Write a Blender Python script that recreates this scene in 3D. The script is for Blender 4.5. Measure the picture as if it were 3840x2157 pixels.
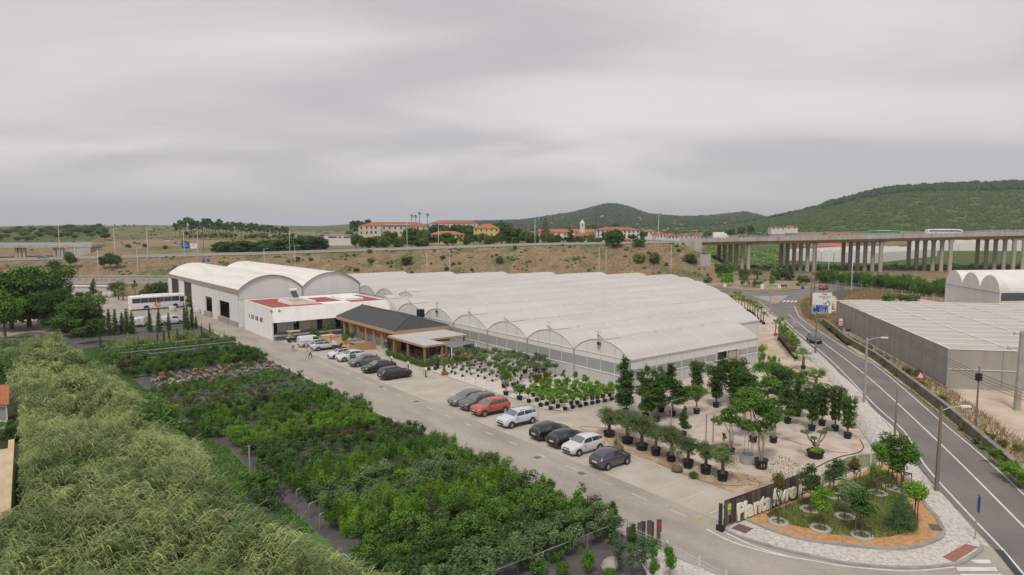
import bpy, bmesh, math, random
import numpy as np
from mathutils import Vector, Matrix
for o in list(bpy.data.objects): bpy.data.objects.remove(o)
sc = bpy.context.scene
COL = sc.collection
R = math.radians
# ---------------------------------------------------------------- camera
F = 2500.0; TH = math.atan((1078.5 - 848) / F); HD = R(37.5); CH = 20.0
cd = bpy.data.cameras.new('camera'); cam = bpy.data.objects.new('camera', cd); COL.objects.link(cam)
cd.lens = 36 * F / 3840; cd.sensor_width = 36; cd.clip_start = 0.5; cd.clip_end = 40000
cam.location = (0, 0, CH); cam.rotation_euler = (R(90) - TH, 0, -HD)
sc.camera = cam
sc.view_settings.view_transform = 'Standard'; sc.view_settings.look = 'None'
sc.view_settings.exposure = 0.22; sc.view_settings.gamma = 1.0
sc.view_settings.use_curve_mapping = False
# ---------------------------------------------------------------- sky
SUN_AZ = (-0.80, -0.60); SUN_EL = R(55)
w = bpy.data.worlds.new('World'); sc.world = w; w.use_nodes = True
nt = w.node_tree; nt.nodes.clear(); N = nt.nodes.new; L = nt.links.new
out = N('ShaderNodeOutputWorld'); mix = N('ShaderNodeMixShader'); mix.inputs[0].default_value = 0.94
b1 = N('ShaderNodeBackground'); b1.inputs[1].default_value = 0.09
b2 = N('ShaderNodeBackground'); b2.inputs[1].default_value = 1.0
sky = N('ShaderNodeTexSky'); sky.sky_type = 'NISHITA'; sky.sun_disc = False
sky.sun_elevation = SUN_EL; sky.sun_rotation = math.atan2(SUN_AZ[0], SUN_AZ[1])
L(sky.outputs[0], b1.inputs[0])
tc = N('ShaderNodeTexCoord'); rot = N('ShaderNodeVectorRotate'); rot.rotation_type = 'Z_AXIS'
rot.inputs['Angle'].default_value = HD
L(tc.outputs['Generated'], rot.inputs['Vector'])
sep = N('ShaderNodeSeparateXYZ'); L(rot.outputs[0], sep.inputs[0])
mz = N('ShaderNodeMath'); mz.operation = 'MAXIMUM'; mz.inputs[1].default_value = 0.0; L(sep.outputs[2], mz.inputs[0])
za = N('ShaderNodeMath'); za.operation = 'ADD'; za.inputs[1].default_value = 0.16; L(mz.outputs[0], za.inputs[0])
dx = N('ShaderNodeMath'); dx.operation = 'DIVIDE'; L(sep.outputs[0], dx.inputs[0]); L(za.outputs[0], dx.inputs[1])
dy = N('ShaderNodeMath'); dy.operation = 'DIVIDE'; L(sep.outputs[1], dy.inputs[0]); L(za.outputs[0], dy.inputs[1])
cb = N('ShaderNodeCombineXYZ'); L(dx.outputs[0], cb.inputs[0]); L(dy.outputs[0], cb.inputs[1])
mp = N('ShaderNodeMapping'); mp.inputs['Rotation'].default_value = (0, 0, R(-14)); mp.inputs['Scale'].default_value = (0.50, 0.80, 1)
mp.inputs['Location'].default_value = (0.35, 0.55, 0)
L(cb.outputs[0], mp.inputs['Vector'])
n1 = N('ShaderNodeTexNoise'); n1.inputs['Scale'].default_value = 1.15; n1.inputs['Detail'].default_value = 4; n1.inputs['Roughness'].default_value = 0.42
n1.inputs['Distortion'].default_value = 0.5
L(mp.outputs[0], n1.inputs['Vector'])
rp = N('ShaderNodeValToRGB'); rp.color_ramp.interpolation = 'B_SPLINE'
e = rp.color_ramp.elements
e[0].position = 0.38; e[0].color = (0.465, 0.445, 0.452, 1)
e[1].position = 0.64; e[1].color = (0.70, 0.67, 0.65, 1)
m_ = e.new(0.5); m_.color = (0.565, 0.54, 0.535, 1)
L(n1.outputs[0], rp.inputs[0])
# the cloud sheet thickens towards the horizon
hz = N('ShaderNodeMapRange'); hz.inputs[1].default_value = 0.0; hz.inputs[2].default_value = 0.10; hz.interpolation_type = 'SMOOTHSTEP'
L(mz.outputs[0], hz.inputs[0])
hm = N('ShaderNodeMix'); hm.data_type = 'RGBA'
L(hz.outputs[0], hm.inputs[0]); hm.inputs[6].default_value = (0.48, 0.464, 0.47, 1); L(rp.outputs[0], hm.inputs[7])
L(hm.outputs[2], b2.inputs[0])
L(b1.outputs[0], mix.inputs[1]); L(b2.outputs[0], mix.inputs[2]); L(mix.outputs[0], out.inputs[0])
sl = bpy.data.lights.new('sun', 'SUN'); sun = bpy.data.objects.new('sun', sl); COL.objects.link(sun)
sl.energy = 1.8; sl.angle = R(11); sl.color = (1.0, 0.95, 0.88)
_d = Vector((SUN_AZ[0] * math.cos(SUN_EL), SUN_AZ[1] * math.cos(SUN_EL), math.sin(SUN_EL)))
sun.rotation_euler = _d.to_track_quat('Z', 'Y').to_euler(); sun.location = (0, 0, 200)

# ---------------------------------------------------------------- survey helpers: photograph row/column -> place on the ground
cH, sH = math.cos(HD), math.sin(HD)
def cw(x, d, z=0.0):                       # right-of-axis / distance -> world
    return (x * cH + d * sH, -x * sH + d * cH, z)
def wc(X, Y): return (X * cH - Y * sH, X * sH + Y * cH)
def P(px, py, z=0.0):
    u = px - 1920; v = py - 1078.5
    dn = F * math.sin(TH) + v * math.cos(TH); fw = F * math.cos(TH) - v * math.sin(TH)
    s = (CH - z) / dn
    return Vector(cw(u * s, fw * s, z))
def zat(d, py):                            # height of photograph row py at distance d
    v = py - 1078.5
    return CH - d * (F * math.sin(TH) + v * math.cos(TH)) / (F * math.cos(TH) - v * math.sin(TH))
def dist(p): return p[0] * sH + p[1] * cH
def D(px, d, py=None, z=None):             # column px at distance d, height from row or given
    if z is None: z = zat(d, py)
    Fw = d * math.cos(TH) - (z - CH) * math.sin(TH)
    return Vector(cw((px - 1920) / F * Fw, d, z))
def hgt(p, py): return zat(dist(p), py) - p[2]

# ---------------------------------------------------------------- materials
def new_mat(name):
    m = bpy.data.materials.new(name); m.use_nodes = True; t = m.node_tree
    return m, t, t.nodes['Principled BSDF']
MATS = {}
def M(name, col, rough=0.8, col2=None, scale=3.0, detail=4, lo=0.35, hi=0.65, bump=0.0, bscale=30.0, bdist=0.02, metal=0.0, spec=0.3, fine=0.0, fscale=60, stretch=None, obj=False):
    if name in MATS: return MATS[name]
    m, t, b = new_mat(name); MATS[name] = m
    b.inputs['Roughness'].default_value = rough; b.inputs['Metallic'].default_value = metal
    b.inputs['Specular IOR Level'].default_value = spec
    c4 = (*col, 1)
    N = t.nodes.new; L = t.links.new
    if obj: g = N('ShaderNodeTexCoord'); vec = g.outputs['Object']
    else: g = N('ShaderNodeNewGeometry'); vec = g.outputs['Position']
    if stretch:
        mp = N('ShaderNodeMapping'); mp.inputs['Scale'].default_value = stretch; L(vec, mp.inputs[0]); vec = mp.outputs[0]
    cur = None
    if col2:
        n = N('ShaderNodeTexNoise'); n.inputs['Scale'].default_value = scale; n.inputs['Detail'].default_value = detail; L(vec, n.inputs['Vector'])
        mr = N('ShaderNodeMapRange'); mr.inputs[1].default_value = lo; mr.inputs[2].default_value = hi; L(n.outputs[0], mr.inputs[0])
        mx = N('ShaderNodeMix'); mx.data_type = 'RGBA'; L(mr.outputs[0], mx.inputs[0]); mx.inputs[6].default_value = c4; mx.inputs[7].default_value = (*col2, 1)
        cur = mx.outputs[2]
    if fine:
        n = N('ShaderNodeTexNoise'); n.inputs['Scale'].default_value = fscale; n.inputs['Detail'].default_value = 3; L(vec, n.inputs['Vector'])
        mr = N('ShaderNodeMapRange'); mr.inputs[1].default_value = 0.3; mr.inputs[2].default_value = 0.7; mr.inputs[3].default_value = 1 - fine; mr.inputs[4].default_value = 1 + fine; L(n.outputs[0], mr.inputs[0])
        mm = N('ShaderNodeMix'); mm.data_type = 'RGBA'; mm.blend_type = 'MULTIPLY'; mm.inputs[0].default_value = 1
        if cur: L(cur, mm.inputs[6])
        else: mm.inputs[6].default_value = c4
        L(mr.outputs[0], mm.inputs[7]); cur = mm.outputs[2]
    if cur: L(cur, b.inputs['Base Color'])
    else: b.inputs['Base Color'].default_value = c4
    if bump:
        n = N('ShaderNodeTexNoise'); n.inputs['Scale'].default_value = bscale; n.inputs['Detail'].default_value = 4; L(vec, n.inputs['Vector'])
        bp = N('ShaderNodeBump'); bp.inputs['Strength'].default_value = bump; bp.inputs['Distance'].default_value = bdist; L(n.outputs[0], bp.inputs['Height']); L(bp.outputs[0], b.inputs['Normal'])
    return m
def leafmat(name, c1, c2, transl=0.3, gloss=0.25, objvar=0.25):
    if name in MATS: return MATS[name]
    m, t, b = new_mat(name); MATS[name] = m
    if name.startswith('leaf_'): c1 = tuple(a * k for a, k in zip(c1, (1.42, 1.75, 1.0))); c2 = tuple(a * k for a, k in zip(c2, (1.5, 1.8, 1.05)))
    N = t.nodes.new; L = t.links.new
    a = N('ShaderNodeAttribute'); a.attribute_name = 'tone'
    mx = N('ShaderNodeMix'); mx.data_type = 'RGBA'; L(a.outputs['Fac'], mx.inputs[0]); mx.inputs[6].default_value = (*c1, 1); mx.inputs[7].default_value = (*c2, 1)
    oi = N('ShaderNodeObjectInfo'); mr = N('ShaderNodeMapRange'); mr.inputs[3].default_value = 1 - objvar; mr.inputs[4].default_value = 1 + objvar; L(oi.outputs['Random'], mr.inputs[0])
    mm = N('ShaderNodeMix'); mm.data_type = 'RGBA'; mm.blend_type = 'MULTIPLY'; mm.inputs[0].default_value = 1; L(mx.outputs[2], mm.inputs[6]); L(mr.outputs[0], mm.inputs[7])
    L(mm.outputs[2], b.inputs['Base Color']); b.inputs['Roughness'].default_value = 0.55; b.inputs['Specular IOR Level'].default_value = gloss
    tr = N('ShaderNodeBsdfTranslucent'); L(mm.outputs[2], tr.inputs['Color'])
    ms = N('ShaderNodeMixShader'); ms.inputs[0].default_value = transl
    o = t.nodes['Material Output']; L(b.outputs[0], ms.inputs[1]); L(tr.outputs[0], ms.inputs[2]); L(ms.outputs[0], o.inputs['Surface'])
    return m
def paint(name, col, metal=0.0):
    if name in MATS: return MATS[name]
    m, t, b = new_mat(name); MATS[name] = m
    b.inputs['Base Color'].default_value = (*col, 1); b.inputs['Roughness'].default_value = 0.32; b.inputs['Metallic'].default_value = metal
    b.inputs['Coat Weight'].default_value = 0.7; b.inputs['Coat Roughness'].default_value = 0.08
    return m
def glassmat(name, col, rough=0.06):
    if name in MATS: return MATS[name]
    m, t, b = new_mat(name); MATS[name] = m
    b.inputs['Base Color'].default_value = (*col, 1); b.inputs['Roughness'].default_value = rough; b.inputs['Specular IOR Level'].default_value = 0.7
    return m
def film(name, col, transp, transl=0.35, dirt=None):
    m, t, b = new_mat(name); MATS[name] = m
    N = t.nodes.new; L = t.links.new
    b.inputs['Roughness'].default_value = 0.45; b.inputs['Specular IOR Level'].default_value = 0.35
    tr = N('ShaderNodeBsdfTranslucent'); tp = N('ShaderNodeBsdfTransparent')
    g = N('ShaderNodeNewGeometry'); mp = N('ShaderNodeMapping'); mp.inputs['Scale'].default_value = (0.05, 0.35, 0.35); L(g.outputs['Position'], mp.inputs[0])
    n = N('ShaderNodeTexNoise'); n.inputs['Scale'].default_value = 1.0; n.inputs['Detail'].default_value = 5; L(mp.outputs[0], n.inputs['Vector'])
    mr = N('ShaderNodeMapRange'); mr.inputs[1].default_value = 0.35; mr.inputs[2].default_value = 0.7; L(n.outputs[0], mr.inputs[0])
    mx = N('ShaderNodeMix'); mx.data_type = 'RGBA'; L(mr.outputs[0], mx.inputs[0]); mx.inputs[6].default_value = (*col, 1); mx.inputs[7].default_value = (*(dirt or col), 1)
    L(mx.outputs[2], b.inputs['Base Color']); L(mx.outputs[2], tr.inputs[0])
    m1 = N('ShaderNodeMixShader'); m1.inputs[0].default_value = transl; L(b.outputs[0], m1.inputs[1]); L(tr.outputs[0], m1.inputs[2])
    m2 = N('ShaderNodeMixShader'); m2.inputs[0].default_value = transp; L(m1.outputs[0], m2.inputs[1]); L(tp.outputs[0], m2.inputs[2])
    L(m2.outputs[0], t.nodes['Material Output'].inputs['Surface'])
    return m

# ---------------------------------------------------------------- objects
def tag(o, label=None, cat=None, group=None, kind=None):
    if label: o['label'] = label
    if cat: o['category'] = cat
    if group: o['group'] = group
    if kind: o['kind'] = kind
    return o
def thing(name, label, cat, loc=(0, 0, 0), rz=0.0, group=None):
    o = bpy.data.objects.new(name, None); COL.objects.link(o); o.empty_display_size = 0.3
    o.location = loc; o.rotation_euler = (0, 0, rz)
    return tag(o, label, cat, group)
def put(name, me, parent=None, loc=None, rz=0.0, s=None):
    o = bpy.data.objects.new(name, me); COL.objects.link(o)
    if parent: o.parent = parent
    if loc is not None: o.location = loc
    if rz: o.rotation_euler = (0, 0, rz)
    if s is not None: o.scale = s if hasattr(s, '__len__') else (s, s, s)
    return o
def copy_tree(o, parent=None):
    c = o.copy(); COL.objects.link(c); c.parent = parent
    for ch in o.children: copy_tree(ch, c)
    return c
class MB:
    def __init__(s): s.v = []; s.f = []; s.mi = []; s.sm = []
    def add(s, vs, fs, m=0, smooth=False):
        n = len(s.v); s.v.extend([tuple(v) for v in vs])
        for f in fs: s.f.append([i + n for i in f]); s.mi.append(m); s.sm.append(smooth)
        return s
    def box(s, c, size, rz=0.0, m=0):
        x, y, z = size[0] / 2, size[1] / 2, size[2] / 2; ca, sa = math.cos(rz), math.sin(rz)
        vs = [(c[0] + a * ca - b * sa, c[1] + a * sa + b * ca, c[2] + d) for d in (-z, z) for a, b in ((-x, -y), (x, -y), (x, y), (-x, y))]
        return s.add(vs, [(3, 2, 1, 0), (4, 5, 6, 7), (0, 1, 5, 4), (1, 2, 6, 5), (2, 3, 7, 6), (3, 0, 4, 7)], m)
    def bx(s, x0, x1, y0, y1, z0, z1, m=0):
        return s.box(((x0 + x1) / 2, (y0 + y1) / 2, (z0 + z1) / 2), (abs(x1 - x0), abs(y1 - y0), abs(z1 - z0)), 0, m)
    def bar(s, p, q, wd, h=None, m=0):
        p = Vector(p); q = Vector(q); h = h or wd; t = (q - p).normalized()
        a = t.cross(Vector((0, 0, 1)));
        if a.length < 1e-3: a = Vector((1, 0, 0))
        a.normalize(); b = a.cross(t).normalized()
        vs = [c + a * i * wd / 2 + b * j * h / 2 for c in (p, q) for i, j in ((-1, -1), (1, -1), (1, 1), (-1, 1))]
        return s.add(vs, [(3, 2, 1, 0), (4, 5, 6, 7), (0, 1, 5, 4), (1, 2, 6, 5), (2, 3, 7, 6), (3, 0, 4, 7)], m)
    def tube(s, pts, rad, n=6, m=0, cap=True):
        pts = [Vector(p) for p in pts]; k = len(pts)
        if not hasattr(rad, '__len__'): rad = [rad] * k
        vs = []
        for i, p in enumerate(pts):
            t = (pts[min(i + 1, k - 1)] - pts[max(i - 1, 0)]).normalized()
            a = t.cross(Vector((0, 1, 0.02)));
            if a.length < 1e-2: a = t.cross(Vector((1, 0, 0)))
            a.normalize(); b = t.cross(a)
            for j in range(n):
                g = 2 * math.pi * j / n; vs.append(p + (a * math.cos(g) + b * math.sin(g)) * rad[i])
        fs = [(i * n + j, i * n + (j + 1) % n, (i + 1) * n + (j + 1) % n, (i + 1) * n + j) for i in range(k - 1) for j in range(n)]
        s.add(vs, fs, m, True)
        if cap: s.add(vs[:n], [tuple(range(n - 1, -1, -1))], m); s.add(vs[-n:], [tuple(range(n))], m)
        return s
    def prism(s, poly, z0, z1, m=0, side=None):
        n = len(poly); vs = [(p[0], p[1], z0) for p in poly] + [(p[0], p[1], z1) for p in poly]
        a = sum(poly[i][0] * poly[(i + 1) % n][1] - poly[(i + 1) % n][0] * poly[i][1] for i in range(n))
        o = list(range(n)) if a > 0 else list(range(n - 1, -1, -1))
        s.add(vs, [[i + n for i in o]], m); s.add(vs, [o[::-1]], m)
        s.add(vs, [(o[i], o[(i + 1) % n], o[(i + 1) % n] + n, o[i] + n) for i in range(n)], m if side is None else side)
        return s
    def lathe(s, prof, c=(0, 0, 0), n=12, m=0, smooth=True):
        k = len(prof); vs = [(c[0] + r * math.cos(2 * math.pi * j / n), c[1] + r * math.sin(2 * math.pi * j / n), c[2] + z) for r, z in prof for j in range(n)]
        fs = [(i * n + j, i * n + (j + 1) % n, (i + 1) * n + (j + 1) % n, (i + 1) * n + j) for i in range(k - 1) for j in range(n)]
        return s.add(vs, fs, m, smooth)
    def mesh(s, name, mats):
        me = bpy.data.meshes.new(name); me.from_pydata([tuple(v) for v in s.v], [], s.f)
        for m in (mats if isinstance(mats, (list, tuple)) else [mats]): me.materials.append(m)
        me.polygons.foreach_set('material_index', s.mi); me.polygons.foreach_set('use_smooth', s.sm)
        me.update(); return me
    def build(s, name, mats, parent=None, loc=None, rz=0.0, sc_=None): return put(name, s.mesh(name, mats), parent, loc, rz, sc_)
def sheet(name, pts, z, mat, kind='structure', parent=None):
    bm = bmesh.new(); vs = [bm.verts.new((p[0], p[1], z)) for p in pts]; f = bm.faces.new(vs)
    bm.normal_update()
    if f.normal.z < 0: f.normal_flip()
    bmesh.ops.triangulate(bm, faces=bm.faces[:]); me = bpy.data.meshes.new(name); bm.to_mesh(me); bm.free(); me.materials.append(mat)
    o = put(name, me, parent)
    if kind and not parent: o['kind'] = kind
    return o
def PX(pts, z=0.0): return [P(a, b, z) for a, b in pts]
def smooth_line(pts, n=6, closed=False):
    pts = [Vector(p) for p in pts]; out = []; k = len(pts)
    rng = range(k if closed else k - 1)
    for i in rng:
        p0 = pts[(i - 1) % k] if closed or i else pts[0]; p1 = pts[i]; p2 = pts[(i + 1) % k]; p3 = pts[(i + 2) % k] if closed or i + 2 < k else pts[-1]
        for j in range(n):
            t = j / n; out.append(0.5 * ((2 * p1) + (p2 - p0) * t + (2 * p0 - 5 * p1 + 4 * p2 - p3) * t * t + (3 * p1 - p0 - 3 * p2 + p3) * t ** 3))
    if not closed: out.append(pts[-1])
    return out
def offset_line(pts, d):
    out = []
    for i, p in enumerate(pts):
        t = (pts[min(i + 1, len(pts) - 1)] - pts[max(i - 1, 0)]); n = Vector((-t.y, t.x, 0)).normalized(); out.append(p + n * d)
    return out
def strip(mb, pts, d0, d1, z0, z1=None, m=0):          # ribbon (or kerb when z1 given) along a line, offsets d0..d1
    a = offset_line(pts, d0); b = offset_line(pts, d1)
    for i in range(len(pts) - 1):
        if z1 is None:
            mb.add([(a[i].x, a[i].y, a[i].z + z0), (a[i + 1].x, a[i + 1].y, a[i + 1].z + z0), (b[i + 1].x, b[i + 1].y, b[i + 1].z + z0), (b[i].x, b[i].y, b[i].z + z0)], [(0, 1, 2, 3)] if d1 > d0 else [(3, 2, 1, 0)], m)
        else:
            q = [a[i], a[i + 1], b[i + 1], b[i]]
            vs = [(p.x, p.y, p.z + z0) for p in q] + [(p.x, p.y, p.z + z1) for p in q]
            mb.add(vs, [(0, 1, 2, 3), (4, 5, 6, 7), (0, 1, 5, 4), (2, 3, 7, 6)] + ([(3, 0, 4, 7)] if i == 0 else []) + ([(1, 2, 6, 5)] if i == len(pts) - 2 else []), m)
    return mb
def npmesh(name, V, Q, mats, tone=None, mi=None, smooth=False):
    me = bpy.data.meshes.new(name); V = np.asarray(V, np.float32); Q = np.asarray(Q, np.int32); k = Q.shape[1]
    me.vertices.add(len(V)); me.vertices.foreach_set('co', V.ravel())
    me.loops.add(Q.size); me.loops.foreach_set('vertex_index', Q.ravel())
    me.polygons.add(len(Q)); me.polygons.foreach_set('loop_start', np.arange(0, Q.size, k, dtype=np.int32))
    for m in (mats if isinstance(mats, (list, tuple)) else [mats]): me.materials.append(m)
    if mi is not None: me.polygons.foreach_set('material_index', np.asarray(mi, np.int32))
    if smooth: me.polygons.foreach_set('use_smooth', np.ones(len(Q), bool))
    me.update(calc_edges=True)
    if tone is not None:
        at = me.attributes.new('tone', 'FLOAT', 'FACE'); at.data.foreach_set('value', np.clip(tone, 0, 1).astype(np.float32))
    return me
TMP = bpy.data.scenes.new('bake')
def bake(ob):                              # evaluated mesh of a text or skin object, made in a scratch scene
    TMP.collection.objects.link(ob); vl = TMP.view_layers[0]; vl.update()
    me = bpy.data.meshes.new_from_object(ob.evaluated_get(vl.depsgraph)); bpy.data.objects.remove(ob); return me
def text_mesh(txt, size, mat, depth=0.02, off=0.0, align='CENTER', bevel=0.0, shear=0.0):
    cu = bpy.data.curves.new('lettering', 'FONT'); cu.body = txt; cu.size = size; cu.extrude = depth / 2; cu.offset = off; cu.align_x = align; cu.align_y = 'CENTER'
    cu.bevel_depth = bevel; cu.resolution_u = 3; cu.shear = shear
    ob = bpy.data.objects.new('lettering', cu); me = bake(ob); bpy.data.curves.remove(cu)
    me.materials.clear(); me.materials.append(mat); return me
HAZE = True
# ================================================================ SETTING
rnd = random.Random(7)
asph = M('driveway_asphalt', (0.395, 0.352, 0.305), 0.9, (0.295, 0.262, 0.228), 0.45, 8, 0.35, 0.68, bump=0.2, bscale=40, fine=0.10, fscale=9, stretch=(1, .28, 1))
conc_park = M('parking_concrete', (0.49, 0.445, 0.385), 0.9, (0.385, 0.335, 0.28), 0.4, 9, 0.35, 0.72, bump=0.15, bscale=30, fine=0.08, fscale=14)
road_m = M('road_asphalt', (0.160, 0.146, 0.138), 0.85, (0.215, 0.194, 0.178), 0.2, 8, 0.35, 0.65, bump=0.2, bscale=60, fine=0.10, fscale=12)
gravel_w = M('white_gravel', (0.56, 0.48, 0.415), 0.95, (0.40, 0.305, 0.225), 0.6, 8, 0.46, 0.72, bump=0.5, bscale=14, fine=0.16, fscale=22)
gravel_b = M('pot_bed_gravel', (0.60, 0.55, 0.50), 0.95, (0.47, 0.42, 0.36), 0.9, 8, 0.5, 0.75, bump=0.5, bscale=14, fine=0.16, fscale=24)
soil = M('brown_soil', (0.36, 0.245, 0.16), 0.95, (0.52, 0.42, 0.33), 0.55, 7, 0.42, 0.62, bump=0.5, bscale=9, fine=0.2, fscale=16)
sand = M('pale_track', (0.56, 0.47, 0.37), 0.95, (0.43, 0.33, 0.235), 0.3, 7, 0.4, 0.68, bump=0.4, bscale=8, fine=0.12, fscale=14)
calc_m = M('limestone_setts', (0.60, 0.555, 0.51), 0.9, (0.40, 0.36, 0.33), 5.0, 3, 0.42, 0.68, bump=0.6, bscale=7, fine=0.2, fscale=11)
mulch = M('bark_mulch', (0.56, 0.33, 0.155), 0.95, (0.38, 0.205, 0.095), 3.5, 6, 0.35, 0.7, bump=0.8, bscale=12, fine=0.25, fscale=18)
kerb_m = M('kerb_concrete', (0.36, 0.345, 0.33), 0.9, (0.27, 0.26, 0.25), 1.2, 5)
wline = M('white_marking', (0.70, 0.67, 0.63), 0.8, (0.50, 0.47, 0.43), 1.5, 6, 0.45, 0.75)
yline = M('yellow_marking', (0.62, 0.47, 0.20), 0.8, (0.45, 0.38, 0.24), 2.5, 6, 0.4, 0.7)
pline = M('worn_marking', (0.62, 0.57, 0.51), 0.85, (0.47, 0.43, 0.38), 2.0, 6, 0.4, 0.7)
cloth = M('weed_cloth', (0.085, 0.083, 0.085), 0.85, (0.14, 0.13, 0.12), 0.6, 6, 0.4, 0.7, fine=0.15, fscale=8)
turf = M('green_turf', (0.09, 0.16, 0.045), 0.95, (0.13, 0.20, 0.06), 1.2, 6, bump=0.8, bscale=12, fine=0.25, fscale=14)
lawn = M('rough_grass', (0.16, 0.20, 0.065), 0.95, (0.26, 0.20, 0.095), 1.1, 6, 0.4, 0.7, bump=0.8, bscale=12, fine=0.25, fscale=12)
concrete = M('concrete', (0.40, 0.375, 0.345), 0.9, (0.27, 0.25, 0.225), 0.7, 7, bump=0.1, bscale=8, stretch=(1, 1, .2))
galv = M('galvanised_steel', (0.42, 0.43, 0.43), 0.5, metal=0.6)
white_paint = M('white_render', (0.80, 0.78, 0.77), 0.85, (0.69, 0.66, 0.635), 0.9, 7, 0.45, 0.85, fine=0.02, fscale=2, stretch=(1, 1, .12))
dark_glass = glassmat('dark_window', (0.022, 0.026, 0.030))
black_m = M('black_plastic', (0.022, 0.023, 0.026), 0.55)
rub = M('rubber', (0.025, 0.025, 0.026), 0.85)
wood_old = M('pole_wood', (0.20, 0.15, 0.115), 0.9, (0.14, 0.11, 0.085), 2.0, 4)
pole_c = M('pole_concrete', (0.37, 0.345, 0.32), 0.9, (0.30, 0.28, 0.26), 1.0, 4)
silver = M('lamp_steel', (0.52, 0.53, 0.53), 0.45, metal=0.4)
signwhite = M('sign_white', (0.72, 0.72, 0.72), 0.5)
signblue = M('sign_blue', (0.02, 0.07, 0.33), 0.5)
signred = M('sign_red', (0.55, 0.03, 0.03), 0.5)
signyel = M('sign_yellow', (0.72, 0.42, 0.03), 0.5)
signblk = M('sign_black', (0.02, 0.02, 0.02), 0.5)

# ---- terrain heights by distance rows (photo rows of the ground line at each distance)
ROWS = [
 (285, [(-900, 990), (0, 980), (300, 973), (600, 966), (960, 957), (1300, 946), (1700, 933), (2000, 923), (2300, 917), (2560, 913), (2700, 985), (2760, 1022), (6000, 1022)]),
 (299, [(-900, 985), (0, 975), (300, 968), (600, 961), (960, 952), (1300, 941), (1700, 929), (2000, 919), (2300, 914), (2560, 910), (2700, 980), (2760, 1013), (6000, 1013)]),
 (340, [(-900, 972), (0, 968), (300, 962), (380, 935), (600, 945), (960, 942), (1300, 934), (1700, 924), (2000, 917), (2300, 914), (2560, 911), (2700, 970), (2780, 985), (6000, 985)]),
 (420, [(-900, 948), (0, 946), (300, 935), (600, 925), (960, 926), (1300, 921), (1700, 913), (2000, 911), (2300, 910), (2560, 908), (2700, 935), (2800, 955), (3300, 952), (6000, 955)]),
 (520, [(-900, 925), (0, 922), (300, 912), (600, 905), (960, 908), (1300, 908), (1700, 905), (2000, 906), (2300, 906), (2560, 902), (2720, 912), (2900, 922), (3400, 928), (6000, 930)]),
 (650, [(-900, 903), (0, 898), (300, 890), (600, 890), (960, 896), (1300, 901), (1700, 897), (2000, 898), (2300, 899), (2560, 892), (2720, 888), (2900, 874), (3100, 880), (3400, 885), (3840, 885), (6000, 880)]),
 (800, [(-900, 885), (0, 878), (300, 868), (600, 872), (960, 885), (1300, 893), (1700, 890), (2000, 890), (2300, 887), (2560, 878), (2720, 871), (2900, 866), (3100, 862), (3400, 850), (3840, 838), (6000, 800)]),
 (1000, [(-900, 870), (0, 861), (300, 850), (600, 851), (960, 871), (1300, 880), (1700, 880), (2000, 880), (2300, 873), (2560, 864), (2720, 858), (2900, 843), (3100, 815), (3400, 765), (3840, 752), (6000, 700)]),
 (1250, [(-900, 858), (0, 851), (250, 845), (600, 845), (960, 861), (1300, 867), (1700, 868), (2000, 868), (2300, 860), (2560, 854), (2680, 852), (2780, 840), (2880, 822), (3000, 794), (3130, 762), (3300, 716), (3400, 708), (3600, 699), (3840, 690), (6000, 650)]),
 (1600, [(-900, 854), (600, 850), (960, 858), (1300, 861), (1700, 858), (2000, 855), (2300, 849), (2560, 845), (2720, 843), (2900, 826), (3100, 770), (3400, 716), (3840, 700), (6000, 660)]),
 (2500, [(-900, 852), (960, 852), (1300, 850), (1700, 836), (1950, 830), (2050, 816), (2150, 800), (2220, 780), (2270, 768), (2310, 767), (2360, 782), (2430, 806), (2540, 816), (2640, 815), (2720, 808), (2790, 798), (2860, 816), (2930, 826), (3100, 815), (6000, 800)]),
 (3400, [(-900, 850), (700, 850), (820, 841), (870, 832), (960, 840), (1050, 846), (1200, 848), (1236, 846), (1310, 840), (1350, 845), (1700, 838), (3840, 815), (6000, 815)]),
 (7000, [(-900, 849.5), (6000, 849.5)])]
def hnoise(x, y, s):
    x = x / s; y = y / s
    return (np.sin(1.3 * x + 0.7 * y + 1.1 * np.sin(0.9 * y)) + np.sin(2.1 * x - 1.7 * y + 2.0) * 0.6 + np.sin(3.7 * y + 1.9 * x + np.sin(2.3 * x)) * 0.4) / 2.0
def terrain(x, d):
    x = np.asarray(x, float); d = np.asarray(d, float); dd = np.maximum(d, 60.0)
    px = 1920 + F * x / dd
    z = np.zeros_like(dd)
    pd = 262.0; pz = np.zeros_like(dd)
    for (rd, tab) in ROWS:
        t = np.array(tab); yy = np.interp(px, t[:, 0], t[:, 1]); v = yy - 1078.5
        rz = CH - rd * (F * math.sin(TH) + v * math.cos(TH)) / (F * math.cos(TH) - v * math.sin(TH))
        k = np.clip((dd - pd) / (rd - pd), 0, 1); z = np.where(dd >= pd, pz + (rz - pz) * k, z)
        pd, pz = rd, rz
    am = np.clip((dd - 300) / 600, 0, 1)
    z = z + hnoise(x, d, 60.0) * 1.2 * am * np.clip((4000 - dd) / 2000, 0.0, 1) + hnoise(x, d, 9.0) * 0.35 * np.clip((dd - 264) / 10, 0, 1) * (1 - np.clip((dd - 280) / 6, 0, 1))
    return z
def TZ(x, d): return float(terrain(np.array([x]), np.array([d]))[0])
def G(px, d):                              # ground point in column px at distance d
    x = (px - 1920) / F * d
    z = TZ(x, d); Fw = d * math.cos(TH) - (z - CH) * math.sin(TH); x = (px - 1920) / F * Fw
    return Vector(cw(x, d, TZ(x, d)))
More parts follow.
